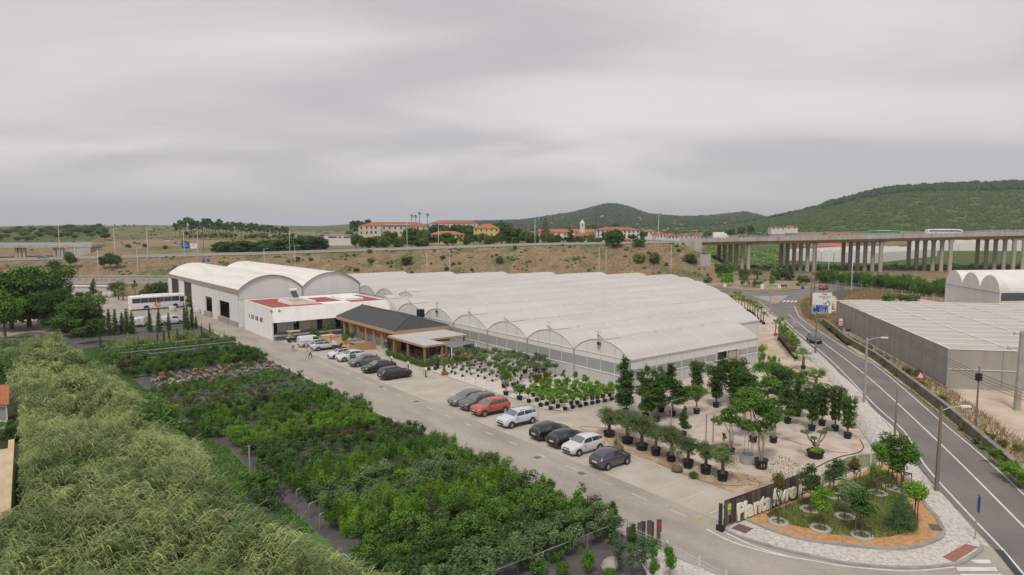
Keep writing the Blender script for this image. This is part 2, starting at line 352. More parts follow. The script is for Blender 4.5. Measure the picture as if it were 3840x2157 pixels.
ds = np.concatenate([np.array([-300, -150, -60, 0, 30, 60, 100, 150, 200, 230, 250, 262]), np.linspace(264, 300, 22), np.linspace(305, 420, 24), np.linspace(430, 1000, 60), np.linspace(1015, 1700, 46), np.linspace(1740, 3400, 42), np.linspace(3600, 7000, 10)])
us = np.linspace(-3100, 3800, 231)
X2 = np.array([[u / F * max(d + 40, 130) for u in us] for d in ds]); D2 = np.repeat(ds[:, None], len(us), 1)
Z2 = terrain(X2, D2) - 0.03
V = np.stack([X2 * cH + D2 * sH, -X2 * sH + D2 * cH, Z2], -1).reshape(-1, 3)
nr, nc = len(ds), len(us); I = np.arange(nr * nc).reshape(nr, nc)
Q = np.stack([I[:-1, :-1], I[:-1, 1:], I[1:, 1:], I[1:, :-1]], -1).reshape(-1, 4)
PXg = 1920 + F * X2 / np.maximum(D2, 60)
# land cover per vertex: how much green scrub, how much bare field
grn = np.full(D2.shape, 0.36)
grn = np.where(D2 > 330, 0.45 + 0.2 * hnoise(X2, D2, 50), grn)
grn = np.where((PXg > 2660) & (D2 > 300), 0.6, grn); grn = np.where((PXg > 2660) & (D2 > 300) & (D2 < 520), 0.92, grn)
grn = np.where((PXg > 2680) & (D2 > 760), 0.95, grn); grn = np.where((PXg > 2780) & (PXg < 3100) & (D2 > 560) & (D2 < 760), 0.1, grn)
grn = np.where((D2 > 1250), 1.0, grn); grn = np.where((PXg < 1000) & (D2 > 700), 0.56, grn); grn = np.where((PXg < 400) & (D2 > 560), 0.8, grn)
grn = np.where((PXg > 360) & (PXg < 700) & (D2 > 520), 0.55, grn)
fld = np.where((PXg > 420) & (PXg < 1150) & (D2 > 420) & (D2 < 560), .85, 0.0); fld = np.where((PXg > 2280) & (PXg < 2560) & (D2 > 900) & (D2 < 1200), 0.9, fld)
fld = np.where((PXg > 900) & (PXg < 1300) & (D2 > 640) & (D2 < 1200), 0.3, fld)
tm, tt, tb = new_mat('terrain_ground')
tme = npmesh('ground', V, Q, tm, smooth=True)
for nm, arr in (('green', grn), ('field', fld)):
    at = tme.attributes.new(nm, 'FLOAT', 'POINT'); at.data.foreach_set('value', arr.ravel().astype(np.float32))
NN = tt.nodes.new; LL = tt.links.new
ga = NN('ShaderNodeAttribute'); ga.attribute_name = 'green'; fa = NN('ShaderNodeAttribute'); fa.attribute_name = 'field'
gp = NN('ShaderNodeNewGeometry')
def tnoise(s, det=6, rough=0.6):
    n = NN('ShaderNodeTexNoise'); n.inputs['Scale'].default_value = s; n.inputs['Detail'].default_value = det; n.inputs['Roughness'].default_value = rough; LL(gp.outputs['Position'], n.inputs['Vector']); return n.outputs[0]
def tmix(f, a, b, bt=None):
    m = NN('ShaderNodeMix'); m.data_type = 'RGBA'
    if bt: m.blend_type = bt
    if isinstance(f, float): m.inputs[0].default_value = f
    else: LL(f, m.inputs[0])
    for i, c in ((6, a), (7, b)):
        if isinstance(c, tuple): m.inputs[i].default_value = (*c, 1)
        else: LL(c, m.inputs[i])
    return m.outputs[2]
def tmap(v, a, b, c=0.0, d=1.0):
    m = NN('ShaderNodeMapRange'); LL(v, m.inputs[0]); m.inputs[1].default_value = a; m.inputs[2].default_value = b; m.inputs[3].default_value = c; m.inputs[4].default_value = d; return m.outputs[0]
nL = tnoise(0.05); nM = tnoise(0.22, 8, .7); nS = tnoise(1.1, 8, .7)
dry = tmix(tmap(nM, 0.38, 0.62), (0.30, 0.215, 0.13), (0.165, 0.118, 0.078)); dry = tmix(tmap(nS, 0.45, 0.8), dry, (0.36, 0.28, 0.175)); dry = tmix(tmap(nL, 0.5, 0.7), dry, (0.215, 0.165, 0.125))
gr = tmix(tmap(nS, 0.35, 0.7), (0.070, 0.108, 0.036), (0.135, 0.165, 0.060))
ad = NN('ShaderNodeMath'); ad.operation = 'ADD'; LL(ga.outputs['Fac'], ad.inputs[0]); LL(tmap(nL, 0.25, 0.75, -0.45, 0.45), ad.inputs[1])
ad2 = NN('ShaderNodeMath'); ad2.operation = 'ADD'; LL(ad.outputs[0], ad2.inputs[0]); LL(tmap(nM, 0.25, 0.75, -0.3, 0.3), ad2.inputs[1])
base = tmix(tmap(ad2.outputs[0], 0.42, 0.62), dry, gr)
base = tmix(fa.outputs['Fac'], base, tmix(tmap(nM, 0.35, 0.65), (0.33, 0.24, 0.155), (0.25, 0.18, 0.12)))
LL(base, tb.inputs['Base Color']); tb.inputs['Roughness'].default_value = 1.0; tb.inputs['Specular IOR Level'].default_value = 0.1
bp = NN('ShaderNodeBump'); bp.inputs['Strength'].default_value = 0.7; bp.inputs['Distance'].default_value = 0.6; LL(tnoise(0.7, 8), bp.inputs['Height']); LL(bp.outputs[0], tb.inputs['Normal'])
tag(put('ground', tme), kind='structure')

# ---- site surfaces (sheets stacked a few mm apart)
Zs = 0.004
def S(k): return Zs * k
sheet('yard_ground', [(31, -20), (31, 52.2), (60, 52.2), (60, 125), (75, 125), (160, 110), (150, 92), (118, 66), (90, 45), (70, 29), (53, 18), (40, -20)], S(1), gravel_w)
sheet('nursery_ground', [(-40, 10), (-40, 150), (31.1, 150), (31.1, 10)], S(1), cloth)
sheet('turf_strip', smooth_line([(15.2, 20, 0), (15.5, 40, 0), (15.2, 52, 0), (15.4, 62, 0), (13.4, 73, 0), (13.0, 90, 0), (11.0, 128, 0)], 3)[::1] + [Vector((-20, 128, 0)), Vector((-20, 20, 0))], S(2), turf)
sheet('rear_yard', [(-30, 150), (-30, 215), (37, 215), (37, 133), (31.1, 133), (31.1, 150)], S(2), asph)
sheet('driveway', [(31.2, 150), (37.9, 150), (37.9, 30), (37.9, 24.8), (62, 10), (62, -30), (31.2, -30)], S(3), asph)
sheet('parking_apron', [(37.9, 25.5), (37.9, 117.2), (59, 117.2), (59, 82), (46.2, 82), (46.2, 55), (47.5, 52.3), (75, 52.3), (75, 49.5), (47, 46.6), (42.8, 44), (42.8, 25.5)], S(2), conc_park)
sheet('potted_tree_bed', [(46.4, 82), (59.1, 82), (59.1, 52.6), (47.6, 52.6), (46.4, 55)], S(5), gravel_b)
sheet('restaurant_terrace', [(46.4, 82), (59.1, 82), (59.1, 94), (46.4, 94)], S(5), conc_park)
sheet('planting_bed', smooth_line([(43.2, 114.2, 0), (46.9, 114.5, 0), (47.6, 104, 0), (47.4, 99.5, 0), (44.4, 99.5, 0), (42.6, 104, 0)], 4, True), S(6), mulch)
sheet('soil_patch', smooth_line([(43.0, 26.5, 0), (43.0, 36, 0), (43.0, 43.5, 0), (45.5, 46.4, 0), (47, 42, 0), (45.8, 34, 0), (47.5, 29, 0), (51, 26, 0), (46, 25, 0)], 5, True), S(4), soil)
sheet('yard_grass', smooth_line(PX([(2985, 1870), (3060, 1800), (3180, 1715), (3300, 1690), (3230, 1590), (3190, 1520), (3215, 1525), (3290, 1625), (3330, 1700), (3290, 1735), (3180, 1775), (3050, 1835)]), 4, True), S(4), lawn)
sheet('dirt_track', PX([(2830, 1330), (2834, 1215), (2870, 1225), (2990, 1370), (2990, 1420), (2880, 1400)]), S(4), sand)
sheet('roadside_scrub', [P(3180, 1300), P(3420, 1465), P(3600, 1610), P(3860, 1850), P(4300, 1850), P(4300, 1440), P(3557, 1452), P(3137, 1224), P(3060, 1200), P(3020, 1130), P(3090, 1110), P(3160, 1110), P(3260, 1085), P(3560, 1140), P(3137, 1224), P(3160, 1240)], S(1), sand)

# main road, roundabout
LE = smooth_line(PX([(3900, 2260), (3805, 2157), (3720, 2054), (3589, 1912), (3440, 1740), (3369, 1617), (3264, 1521), (3119, 1368), (3041, 1298), (2972, 1239), (2928, 1198), (2890, 1177), (2856, 1144), (2823, 1123), (2770, 1106), (2687, 1090), (2600, 1080)]), 4)
RE = smooth_line(PX([(4050, 2030), (3840, 1833), (3701, 1707), (3529, 1566), (3402, 1457), (3290, 1368), (3178, 1304), (3061, 1229), (3010, 1193), (2995, 1167), (2986, 1144), (3000, 1124), (3060, 1110), (3164, 1100), (3215, 1093), (3223, 1083), (3203, 1075), (3113, 1060), (3049, 1054), (2940, 1048), (2760, 1043), (2600, 1044)]), 4)
sheet('main_road', LE + RE[::-1], S(4), road_m)
isl = smooth_line(PX([(2600, 1066), (2667, 1075), (2754, 1085), (2856, 1092.5), (2959, 1089), (3050, 1080), (3069, 1075), (3051, 1065), (2980, 1057), (2860, 1052), (2700, 1050), (2600, 1056)]), 5, True)
MB().prism([(p.x, p.y) for p in isl], -0.05, 0.16).build('roundabout_island', [M('island_soil', (0.36, 0.28, 0.20), 0.95, (0.20, 0.17, 0.09), 0.12, 6, 0.4, 0.65, bump=0.4, bscale=4)])['kind'] = 'structure'
spl = PX([(2815, 1110), (2880, 1112), (2960, 1109), (2935, 1128), (2908, 1142), (2870, 1130)])
MB().prism([(p.x, p.y) for p in spl], -0.05, 0.13).build('splitter_island', [kerb_m])['kind'] = 'structure'
mk = MB()
strip(mk, [p for p in offset_line(LE, -0.45)][4:52], 0, -0.14, S(6))
strip(mk, offset_line(RE, 0.4)[2:40], 0, 0.14, S(6))
cl = smooth_line(PX([(3900, 2037), (3840, 1977), (3514, 1653), (3253, 1413), (3081, 1280), (3010, 1224), (2960, 1180), (2935, 1150)]), 6)
strip(mk, cl[:-6], -0.08, 0.08, S(6))
for i in range(5):
    a = P(2932 + i * 14, 1126 + i * 0.4); b = P(2922 + i * 14.5, 1133 + i * 0.3)
    strip(mk, [a, b], -0.25, 0.25, S(6))
for (a, b) in ((2700, 2760), (2790, 2850), (2880, 2940), (2985, 3040), (3060, 3110)):
    strip(mk, [P(a, 1098 + (a - 2700) * 0.01), P((a + b) / 2, 1100), P(b, 1099)], -0.1, 0.1, S(6))
for (a, b, c, d) in ((3130, 1069, 3148, 1072), (3158, 1076, 3164, 1080)): strip(mk, [P(a, b), P(c, d)], -0.1, 0.1, S(6))
mk.build('road_markings', [wline])['kind'] = 'structure'
# driveway and parking paint
mk = MB()
for y in (28.6, 32.2, 35.8, 39.6, 43.4): mk.bx(36.56, 36.66, y - 0.7, y + 0.7, S(4), S(5), 1)
for k in range(13): mk.bx(36.55, 36.67, 47 + k * 3.7, 48.3 + k * 3.7, S(4), S(4.6), 1)
for y in (27.2, 29.8, 32.4, 35.0, 36.5, 39.0, 42.0, 44.5, 49.4, 52.0, 54.6, 57.1, 59.7, 62.3, 65.0, 67.6, 70.2, 72.8, 75.4): mk.bx(38.3, 42.7, y - 0.05, y + 0.05, S(5), S(6), 1)
for ln in ([(2706, 1990), (2819, 2046), (2948, 2085), (3071, 2108), (3178, 2126), (3402, 2142), (3580, 2128)], [(2650, 1985), (2742, 2032), (2860, 2068), (2990, 2097)]):
    strip(mk, smooth_line(PX(ln), 5), -0.07, 0.07, S(6))
mk.build('parking_markings', [wline, pline])['kind'] = 'structure'
def ypath(segs, wd=0.07):
    m = MB()
    for s in segs: strip(m, [Vector((a, b, 0)) for a, b in s], -wd / 2, wd / 2, S(7))
    return m
mk = MB()
for (cx, cy) in ((37.0, 26.2), (37.0, 35.3), (37.3, 57.8), (37.4, 79.5)):
    m = ypath([[(cx - 0.4, cy + 0.9), (cx + 0.5, cy + 0.9)], [(cx, cy + 0.5), (cx, cy + 1.4)], [(cx - .3, cy + 1.3), (cx, cy + 0.9), (cx + .3, cy + 1.3)], [(cx - 0.5, cy - 0.2), (cx + 0.1, cy - 0.9), (cx + 0.3, cy - 0.1)]])
    mk.add(m.v, m.f)
mk.build('yellow_road_marks', [yline])['kind'] = 'structure'
for (px, py) in ((2180, 1776), (2015, 1716), (1560, 1506), (1430, 1452)):
    p = P(px, py); dm = MB(); dm.bx(-0.3, 0.3, -0.3, 0.3, 0.013, 0.019)
    for k in range(4): dm.bx(-0.26, 0.26, -0.24 + k * 0.14, -0.18 + k * 0.14, 0.019, 0.024, 1)
    o = dm.build('drain_cover', [M('drain_iron', (0.20, 0.18, 0.16), 0.8), M('iron', (0.13, 0.12, 0.11), 0.7)], None, (p.x, p.y, 0)); tag(o, 'iron drain cover set in the driveway beside the parking bays', 'drain', 'drain covers along the driveway')

# verge island with pavement, mulch and kerbs
outer = smooth_line(PX([(2714, 1987), (2819, 2028), (2948, 2064), (3071, 2091), (3178, 2113), (3402, 2130), (3574, 2115), (3640, 2085), (3671, 2057), (3664, 2020), (3611, 1949), (3567, 1893), (3514, 1837), (3440, 1759), (3402, 1684), (3343, 1617), (3257, 1517), (3227, 1472), (3119, 1379), (3059, 1329), (2972, 1252), (2900, 1196)]), 4)
innerl = smooth_line(PX([(2789, 1951), (2819, 1964), (2896, 1997), (2999, 2028), (3114, 2046), (3255, 2061), (3365, 2067), (3440, 2057), (3514, 2031), (3537, 2009), (3529, 1979), (3507, 1942), (3462, 1889), (3414, 1818), (3395, 1781), (3339, 1755), (3315, 1745)]), 4)
back = PX([(3225, 1610), (3180, 1510), (3090, 1400), (2990, 1300), (2890, 1205)])
pv = outer + back[::-1] + [P(3315, 1745), P(3155, 1808), P(2996, 1868), P(2850, 1930), P(2730, 1979)]
MB().prism([(p.x, p.y) for p in pv], -0.05, 0.10).build('sett_pavement', [calc_m])['kind'] = 'structure'
km = MB(); strip(km, outer[:34], 0.0, -0.22, 0, 0.125)
km.build('kerb', [kerb_m])['kind'] = 'structure'
km = MB(); strip(km, offset_line(LE, 0.16)[8:44], 0, 0.30, 0, 0.085); strip(km, offset_line(LE, 0.46)[8:44], 0, 0.5, 0, 0.03)
km.build('gutter_kerb', [calc_m])['kind'] = 'structure'
km = MB(); strip(km, innerl, -0.12, 0.12, 0, 0.21); strip(km, PX([(2714, 1985), (2789, 1951)]), -0.1, 0.1, 0, 0.18)
km.build('garden_edging', [kerb_m])['kind'] = 'structure'
ml = innerl + [P(3315, 1745), P(3155, 1808), P(2996, 1868), P(2850, 1930)]
MB().prism([(p.x, p.y) for p in ml], 0.0, 0.16).build('mulch_bed', [mulch])['kind'] = 'structure'
gpoly = smooth_line(PX([(2880, 1934), (2899, 1953), (2955, 1975), (3037, 1992), (3119, 2012), (3197, 2020), (3290, 2026), (3384, 2012), (3440, 1990), (3432, 1934), (3384, 1856), (3346, 1785), (3302, 1774), (3216, 1800), (3104, 1845), (3003, 1885)]), 3, True)
sheet('garden_lawn', gpoly, 0.17, lawn)
sheet('red_crossing_pad', PX([(3533, 2095), (3619, 2046), (3669, 2057), (3578, 2115)]), 0.106, M('red_pavers', (0.36, 0.16, 0.14), 0.9, (0.28, 0.12, 0.10), 3))
zb = MB()
for q in ([(3634, 2100), (3710, 2100), (3717, 2114), (3657, 2114)], [(3585, 2128), (3733, 2128), (3741, 2143), (3592, 2143)], [(3600, 2154), (3755, 2154), (3765, 2171), (3610, 2171)]):
    pp = PX(q); zb.add([(p.x, p.y, S(6)) for p in pp], [(3, 2, 1, 0)])
zb.build('zebra_crossing', [wline])['kind'] = 'structure'
dr = MB(); strip(dr, PX([(3722, 2060), (3800, 2160), (3860, 2230)]), 0.1, 0.55, S(7)); dr.build('slot_drain', [M('slot_drain', (0.06, 0.06, 0.06), 0.8)])['kind'] = 'structure'
mc = MB(); mc.box((0, 0, 0), (1.0, 1.0, 0.02), 0.1); p = P(2783, 1988); tag(mc.build('manhole_cover', [M('rusty_cover', (0.17, 0.10, 0.085), 0.9)], None, (p.x, p.y, 0.112)), 'square rust brown cover in the sett pavement by the name fence', 'manhole')
p = P(3508, 1988); g = MB().box((0, 0, 0), (0.9, 0.6, 0.04), 0.6); tag(g.build('drain_grate', [M('iron', (0.13, 0.12, 0.11), 0.7)], None, (p.x, p.y, 0.19)), 'small rectangular drain grate in the orange mulch', 'drain')
# left pavement inside the mesh fence at the gate
pl = PX([(2395, 2100), (2450, 2062), (2760, 2190), (2900, 2300), (2500, 2300)])
MB().prism([(p.x, p.y) for p in pl], -0.05, 0.10).build('gate_pavement', [calc_m])['kind'] = 'structure'
km = MB(); strip(km, PX([(2450, 2060), (2760, 2188), (2900, 2298)]), -0.1, 0.1, 0, 0.125); km.build('gate_kerb', [kerb_m])['kind'] = 'structure'
# kerbs on the site
km = MB(); km.bx(31.0, 31.3, 28, 133, 0, 0.09); km.bx(46.2, 46.4, 55, 82, 0, 0.10); km.add(*(lambda s: (s.v, s.f))(strip(MB(), smooth_line([(46.3, 55, 0), (46.5, 53.4, 0), (47.6, 52.5, 0), (59, 52.2, 0)], 5), -0.12, 0.12, 0, 0.1)))
km.build('site_kerbs', [M('pale_kerb', (0.50, 0.47, 0.43), 0.9, (0.38, 0.35, 0.31), 1.5)])['kind'] = 'structure'
# far roads: ramp on top of the embankment, lower motorway, with rails
def ground_line(pxs, d): return [G(p, d) for p in pxs]
far_as = M('far_asphalt', (0.27, 0.24, 0.215), 0.9)
pxs = list(range(-900, 2640, 60))
hw = MB()
for i in range(len(pxs) - 1):
    q = [G(pxs[i], 286), G(pxs[i + 1], 286), G(pxs[i + 1], 298), G(pxs[i], 298)]
    hw.add([(p.x, p.y, max(a.z for a in (q[0], q[3])) + 0.12 if j in (0, 3) else max(a.z for a in (q[1], q[2])) + 0.12) for j, p in enumerate(q)], [(0, 1, 2, 3)])
hw.build('ramp_road', [far_as])['kind'] = 'structure'
sheet('motorway', [D(-900, 229, z=0), D(700, 229, z=0), D(760, 240, z=0), D(700, 259, z=0), D(-900, 259, z=0)], 0.01, far_as)
# ================================================================ BUILDINGS
roof_film = film('roof_film', (0.70, 0.67, 0.65), 0.03, 0.18, (0.61, 0.57, 0.525))
film_top = film('gable_film', (0.82, 0.80, 0.775), 0.06, 0.12)
film_mid = film('clear_film', (0.48, 0.485, 0.475), 0.22, 0.15)
film_low = film('lower_film', (0.66, 0.655, 0.63), 0.10, 0.15)
hoop_m = M('hoop_steel', (0.60, 0.58, 0.56), 0.5)
post_m = M('post_steel', (0.40, 0.40, 0.40), 0.55, metal=0.3)
EV, RISE, BW, GX, GY = 4.0, 1.85, 9.8, 59.2, 53.9
def arc(w, rise, n, y0=0.0, z0=0.0):       # points across y from 0..w
    h = w / 2; rad = (h * h + rise * rise) / (2 * rise); a0 = math.asin(h / rad)
    return [(y0 + h + rad * math.sin(-a0 + 2 * a0 * i / n), z0 + rad * math.cos(-a0 + 2 * a0 * i / n) - (rad - rise)) for i in range(n + 1)]
gh = thing('greenhouse', 'huge multi span film greenhouse with white arched bays beside the parking', 'greenhouse', (GX, GY, 0))
ends = [86, 102, 113, 124, 134, 143, 151, 157, 154, 147, 135, 124, 111, 100]
A = arc(BW, RISE, 20)
hoop_me = MB().tube([(0, y, z + 0.03) for y, z in arc(BW, RISE, 14)], 0.026, 4, cap=False).mesh('roof_hoop', M('hoop_white', (0.85, 0.83, 0.80), .5))
def vent(parent, x0, x1, y, z, tilt=1.0):
    v = MB(); v.add([(x0, y, z), (x1, y, z), (x1, y + 1.5, z + 0.55 * tilt), (x0, y + 1.5, z + 0.55 * tilt)], [(0, 1, 2, 3)]); v.bar((x0, y, z), (x0, y + 1.5, z + .55 * tilt), 0.06); v.add([(x0, y, z), (x0, y + 1.5, z + 0.55 * tilt), (x0, y + 1.4, z - 0.15)], [(0, 1, 2)])
    v.build('roof_vent', [roof_film], parent)
fr = [0] * 7 + [9.8] * 7
for i, xe in enumerate(ends):
    x0 = fr[i]; ln = xe - GX; y0 = i * BW
    pts = [(y + y0, EV + z) for y, z in A]; nx = max(6, int((ln - x0) / 5))
    rm = MB()
    rr = random.Random(i * 7)
    for k in range(nx):
        xa = x0 + (ln - x0) * k / nx; xb = x0 + (ln - x0) * (k + 1) / nx
        for j in range(20): rm.add([(xa, *pts[j]), (xb, *pts[j]), (xb, *pts[j + 1]), (xa, *pts[j + 1])], [(0, 1, 2, 3)], 0, True)
    rm.build('roof_vault', [roof_film], gh)
    gm = MB(); n = len(pts)
    gm.add([(ln, *p) for p in pts] + [(ln, y0 + BW, 0), (ln, y0, 0)], [list(range(n + 2))]); gm.build('end_wall', [film_top], gh)
    MB().bar((x0, y0, EV + 0.0), (ln, y0, EV + 0.0), 0.30, 0.16).build('gutter', [hoop_m], gh)
    if i == 0 or ends[i] > ends[i - 1]:
        xs = x0 if i == 0 else ends[i - 1] - GX
        if i > 0: MB().add([(xs, y0, 0), (ln, y0, 0), (ln, y0, EV), (xs, y0, EV)], [(0, 1, 2, 3)]).build('side_wall', [film_top], gh)
    sp = 5.0
    for k in range(1, int((ln - x0) / sp)): put('roof_hoop', hoop_me, gh, (x0 + k * sp, y0, EV))
    # front gable: mullions, rails and panels
    MB().tube([(x0 - 0.04, y, z) for y, z in pts], 0.06, 5).build('gable_arch', [hoop_m], gh)
    MB().bx(x0 - 0.12, x0 + 0.06, y0 - 0.1, y0 + 0.1, 0, EV + 0.1).build('post', [post_m], gh)
    if i < 10:
        ys = [0, 2.45, 4.9, 7.35, 9.8]
        for k in (1, 2, 3): MB().bx(x0 - 0.07, x0, y0 + ys[k] - 0.035, y0 + ys[k] + 0.035, 0, EV + np.interp(ys[k], [a for a, b in A], [b for a, b in A])).build('mullion', [hoop_m], gh)
        for zr, w_ in ((1.75, 0.10), (3.95, 0.06)): MB().bx(x0 - 0.085, x0 - 0.005, y0 + 0.12, y0 + BW - 0.12, zr, zr + w_).build('rail', [white_paint], gh)
        for k in range(4):
            ya, yb = y0 + ys[k] + (0.1 if k == 0 else 0.04), y0 + ys[k + 1] - (0.1 if k == 3 else 0.04)
            for (za, zb_, mm) in ((0.02, 1.74, film_low), (1.86, 3.25, film_mid), (3.25, 3.94, film_top)):
                MB().add([(x0, ya, za), (x0, ya, zb_), (x0, yb, zb_), (x0, yb, za)], [(0, 1, 2, 3)]).build('panel', [mm], gh)
            seg = [p for p in pts if ya < p[0] < yb]
            zf = lambda y: EV + float(np.interp(y - y0, [a for a, b in A], [b for a, b in A])) - 0.02
            MB().add([(x0, yb, 4.02), (x0, ya, 4.02), (x0, ya, max(4.03, zf(ya)))] + [(x0, p[0], p[1] - 0.02) for p in seg] + [(x0, yb, max(4.03, zf(yb)))], [list(range(5 - 0 + len(seg) - 1))]).build('panel', [film_top], gh)
    else:
        MB().add([(x0, *p) for p in pts] + [(x0, y0 + BW, 0), (x0, y0, 0)], [list(range(n + 2))]).build('gable_wall', [film_top], gh)
    if i in (0, 1, 2, 3, 5, 6, 7): vent(gh, x0 + 0.1, x0 + 3.2, y0 + 4.3, EV + RISE + 0.06)
MB().bx(-0.12, 0.06, 7 * BW - 0.1, 7 * BW + 0.1, 0, EV + .1).build('post', [post_m], gh)
MB().add([(0, 7 * BW, 0), (9.8, 7 * BW, 0), (9.8, 7 * BW, EV), (0, 7 * BW, EV)], [(0, 1, 2, 3)]).build('side_wall', [film_top], gh)
MB().add([(9.8, 14 * BW, 0), (41, 14 * BW, 0), (41, 14 * BW, EV), (9.8, 14 * BW, EV)], [(0, 1, 2, 3)]).build('side_wall', [film_top], gh)
# near long wall of the first bay: panels, mullions, doorway
nb = 11; dxw = (86 - GX) / nb
for k in range(nb + 1): MB().bx(k * dxw - 0.05, k * dxw + 0.05, -0.09, 0.0, 0, EV - 0.1).build('mullion', [hoop_m], gh)
for zr in (0.02, 1.75): MB().bx(0.06, 86 - GX, -0.08, -0.01, zr, zr + 0.08).build('rail', [white_paint], gh)
for k in range(nb):
    xa, xb = k * dxw + 0.05, (k + 1) * dxw - 0.05
    if k in (7, 8):
        MB().add([(xa, 0, 3.0), (xb, 0, 3.0), (xb, 0, EV - .1), (xa, 0, EV - .1)], [(0, 1, 2, 3)]).build('panel', [film_top], gh); continue
    for (za, zb_, mm) in ((0.1, 1.74, film_low), (1.84, 2.75, film_mid), (2.75, EV - .1, film_top)):
        MB().add([(xa, 0, za), (xb, 0, za), (xb, 0, zb_), (xa, 0, zb_)], [(0, 1, 2, 3)]).build('panel', [mm], gh)
df = MB(); df.bx(7 * dxw + .06, 9 * dxw - .06, -0.1, -0.01, 2.92, 3.02); df.bx(7 * dxw + .06, 7 * dxw + .14, -.1, -.01, 0, 2.92); df.build('door_frame', [white_paint], gh)
MB().bx(8.2 * dxw, 9 * dxw - .1, 0.05, 0.11, 0.1, 2.9).build('sliding_door', [M('door_panel', (0.42, 0.38, 0.28), 0.7)], gh)
for k in (1, 3, 4, 6):                     # weather masts and floodlights on the front arches
    m = MB(); m.tube([(-0.1, k * BW + 4.9, EV + RISE - 0.6), (-0.1, k * BW + 4.9, EV + RISE + 1.0)], 0.025, 5); m.bar((-0.1, k * BW + 4.4, EV + RISE + 1.0), (-0.1, k * BW + 5.4, EV + RISE + 1.0), 0.04); m.build('antenna', [galv], gh)
for k in (0, 4):
    m = MB(); m.tube([(-0.15, k * BW + 5.2, EV + 0.6), (-0.15, k * BW + 5.2, EV + RISE + 0.9)], 0.025, 5); m.bar((-0.15, k * BW + 4.7, EV + RISE + 0.9), (-0.15, k * BW + 5.7, EV + RISE + 0.9), 0.04); m.box((-0.3, k * BW + 5.0, EV + RISE - 0.5), (0.25, 0.5, 0.35)); m.build('floodlight', [M('dark_metal', (0.07, 0.07, 0.075), 0.5)], gh)
inn = MB()
for i in range(7): inn.bx(3, min(40, ends[i] - GX - 2), i * BW + 1.2, i * BW + 8.6, 0, 1.4)
inn.build('plant_benches', [M('bench_plants', (0.05, 0.075, 0.03), 0.9, (0.09, 0.08, 0.05), 0.8)], gh)
MB().bx(1.2, 1.25, 0.3, 7 * BW - .3, 1.7, 3.3).build('dim_backing', [M('backing_grey', (0.10, 0.105, 0.105), 0.8)], gh)  # dark sheets stand in for the dim interior behind the middle film
MB().bx(1.3, 24, 0.9, 0.95, 1.7, 2.8).build('dim_backing', [M('backing_grey', (0.1, 0.1, 0.1), 0.8)], gh)

# ---- white barrel vaulted shed
shed_roof = M('vault_sheet', (0.73, 0.70, 0.66), 0.75, (0.62, 0.585, 0.53), 0.25, 6, 0.45, 0.75, stretch=(3, 0.3, 1))
panel_w = M('white_cladding', (0.69, 0.67, 0.66), 0.7, (0.59, 0.57, 0.55), 0.9, 7, 0.45, 0.85, stretch=(1, 1, .1))
fascia_m = M('shed_fascia', (0.36, 0.32, 0.26), 0.8, (0.30, 0.265, 0.21), 0.8)
sh = thing('vaulted_shed', 'tall white warehouse with two barrel vault roofs beside the coach', 'warehouse', (36.8, 137, 0), 0.03)
SE, SR, SW_, SL = 7.3, 2.8, 13.1, 58.5
for k in range(2):
    a = [(x + k * SW_, SE + z) for x, z in arc(SW_, SR, 22)]
    y0_, y1_ = (-0.25, SL)
    rm = MB()
    for j in range(22): rm.add([(a[j][0], y0_, a[j][1] + .05), (a[j + 1][0], y0_, a[j + 1][1] + .05), (a[j + 1][0], y1_, a[j + 1][1] + .05), (a[j][0], y1_, a[j][1] + .05)], [(0, 1, 2, 3)], 0, True)
    rm.build('barrel_roof', [shed_roof], sh)
    for yy in range(3, 51, 4): MB().tube([(x, yy, z + .06) for x, z in a], 0.05, 4, cap=False).build('roof_seam', [shed_roof], sh)
    for y_ in (0, SL): MB().add([(x, y_, z) for x, z in a] + [(a[-1][0], y_, 5.4), (a[0][0], y_, 5.4)], [list(range(25))]).build('gable', [panel_w], sh)
    for y_ in (0.0, SL): MB().bx(k * SW_ + .1, (k + 1) * SW_ - .1, y_ - .02, y_ + .02, 0, 5.36).build('gable_panel', [white_paint], sh)
    MB().tube([(x, -0.28, z + .02) for x, z in a], 0.09, 5).build('verge_trim', [M('grey_trim', (0.33, 0.32, 0.31), 0.6)], sh)
    MB().bx(k * SW_ + .05, (k + 1) * SW_ - .05, -.05, -.02, 5.36, 5.44).build('joint_strip', [M('grey_trim', (0.33, 0.32, 0.31), 0.6)], sh)
for x in (SW_, 2 * SW_): MB().bx(x - .12, x + .12, -.16, -.03, 0, SE).build('downpipe', [M('grey_trim', (0.33, 0.32, 0.31), 0.6)], sh)
MB().bx(-.22, -.05, -.25, SL, SE - 0.75, SE + .2).build('fascia', [fascia_m], sh)
yy = 0.0
for (a, b, zb0, zt) in ((0, 5.3, 0, SE - .55), (12.8, 17.8, 0, SE - .55), (23.3, 35, 0, SE - .55), (42.2, 47.3, 0, SE - .55), (55, 58.5, 0, SE - .55)): MB().bx(-.08, 0.1, a, b, zb0, zt).build('wall_panel', [panel_w], sh)
for (a, b) in ((5.3, 12.8), (17.8, 23.3)):
    MB().bx(-.08, .1, a, b, 4.4, SE - .55).build('wall_panel', [panel_w], sh); MB().bx(-.5, .1, a, b, 0, 1.1).build('loading_dock', [concrete], sh)
    MB().bx(1.6, 1.7, a, b, 1.1, 4.4).build('doorway', [M('interior_shade', (0.02, 0.022, 0.03), 0.9)], sh)  # near-black panel painted for the shade inside the opening
    for s in (a, b): MB().bx(-.12, .12, s - .1, s + .1, 1.1, 4.4).build('door_jamb', [white_paint], sh)
MB().bx(-.4, -.08, 0, 5.2, 0, 1.0).build('plinth', [concrete], sh)
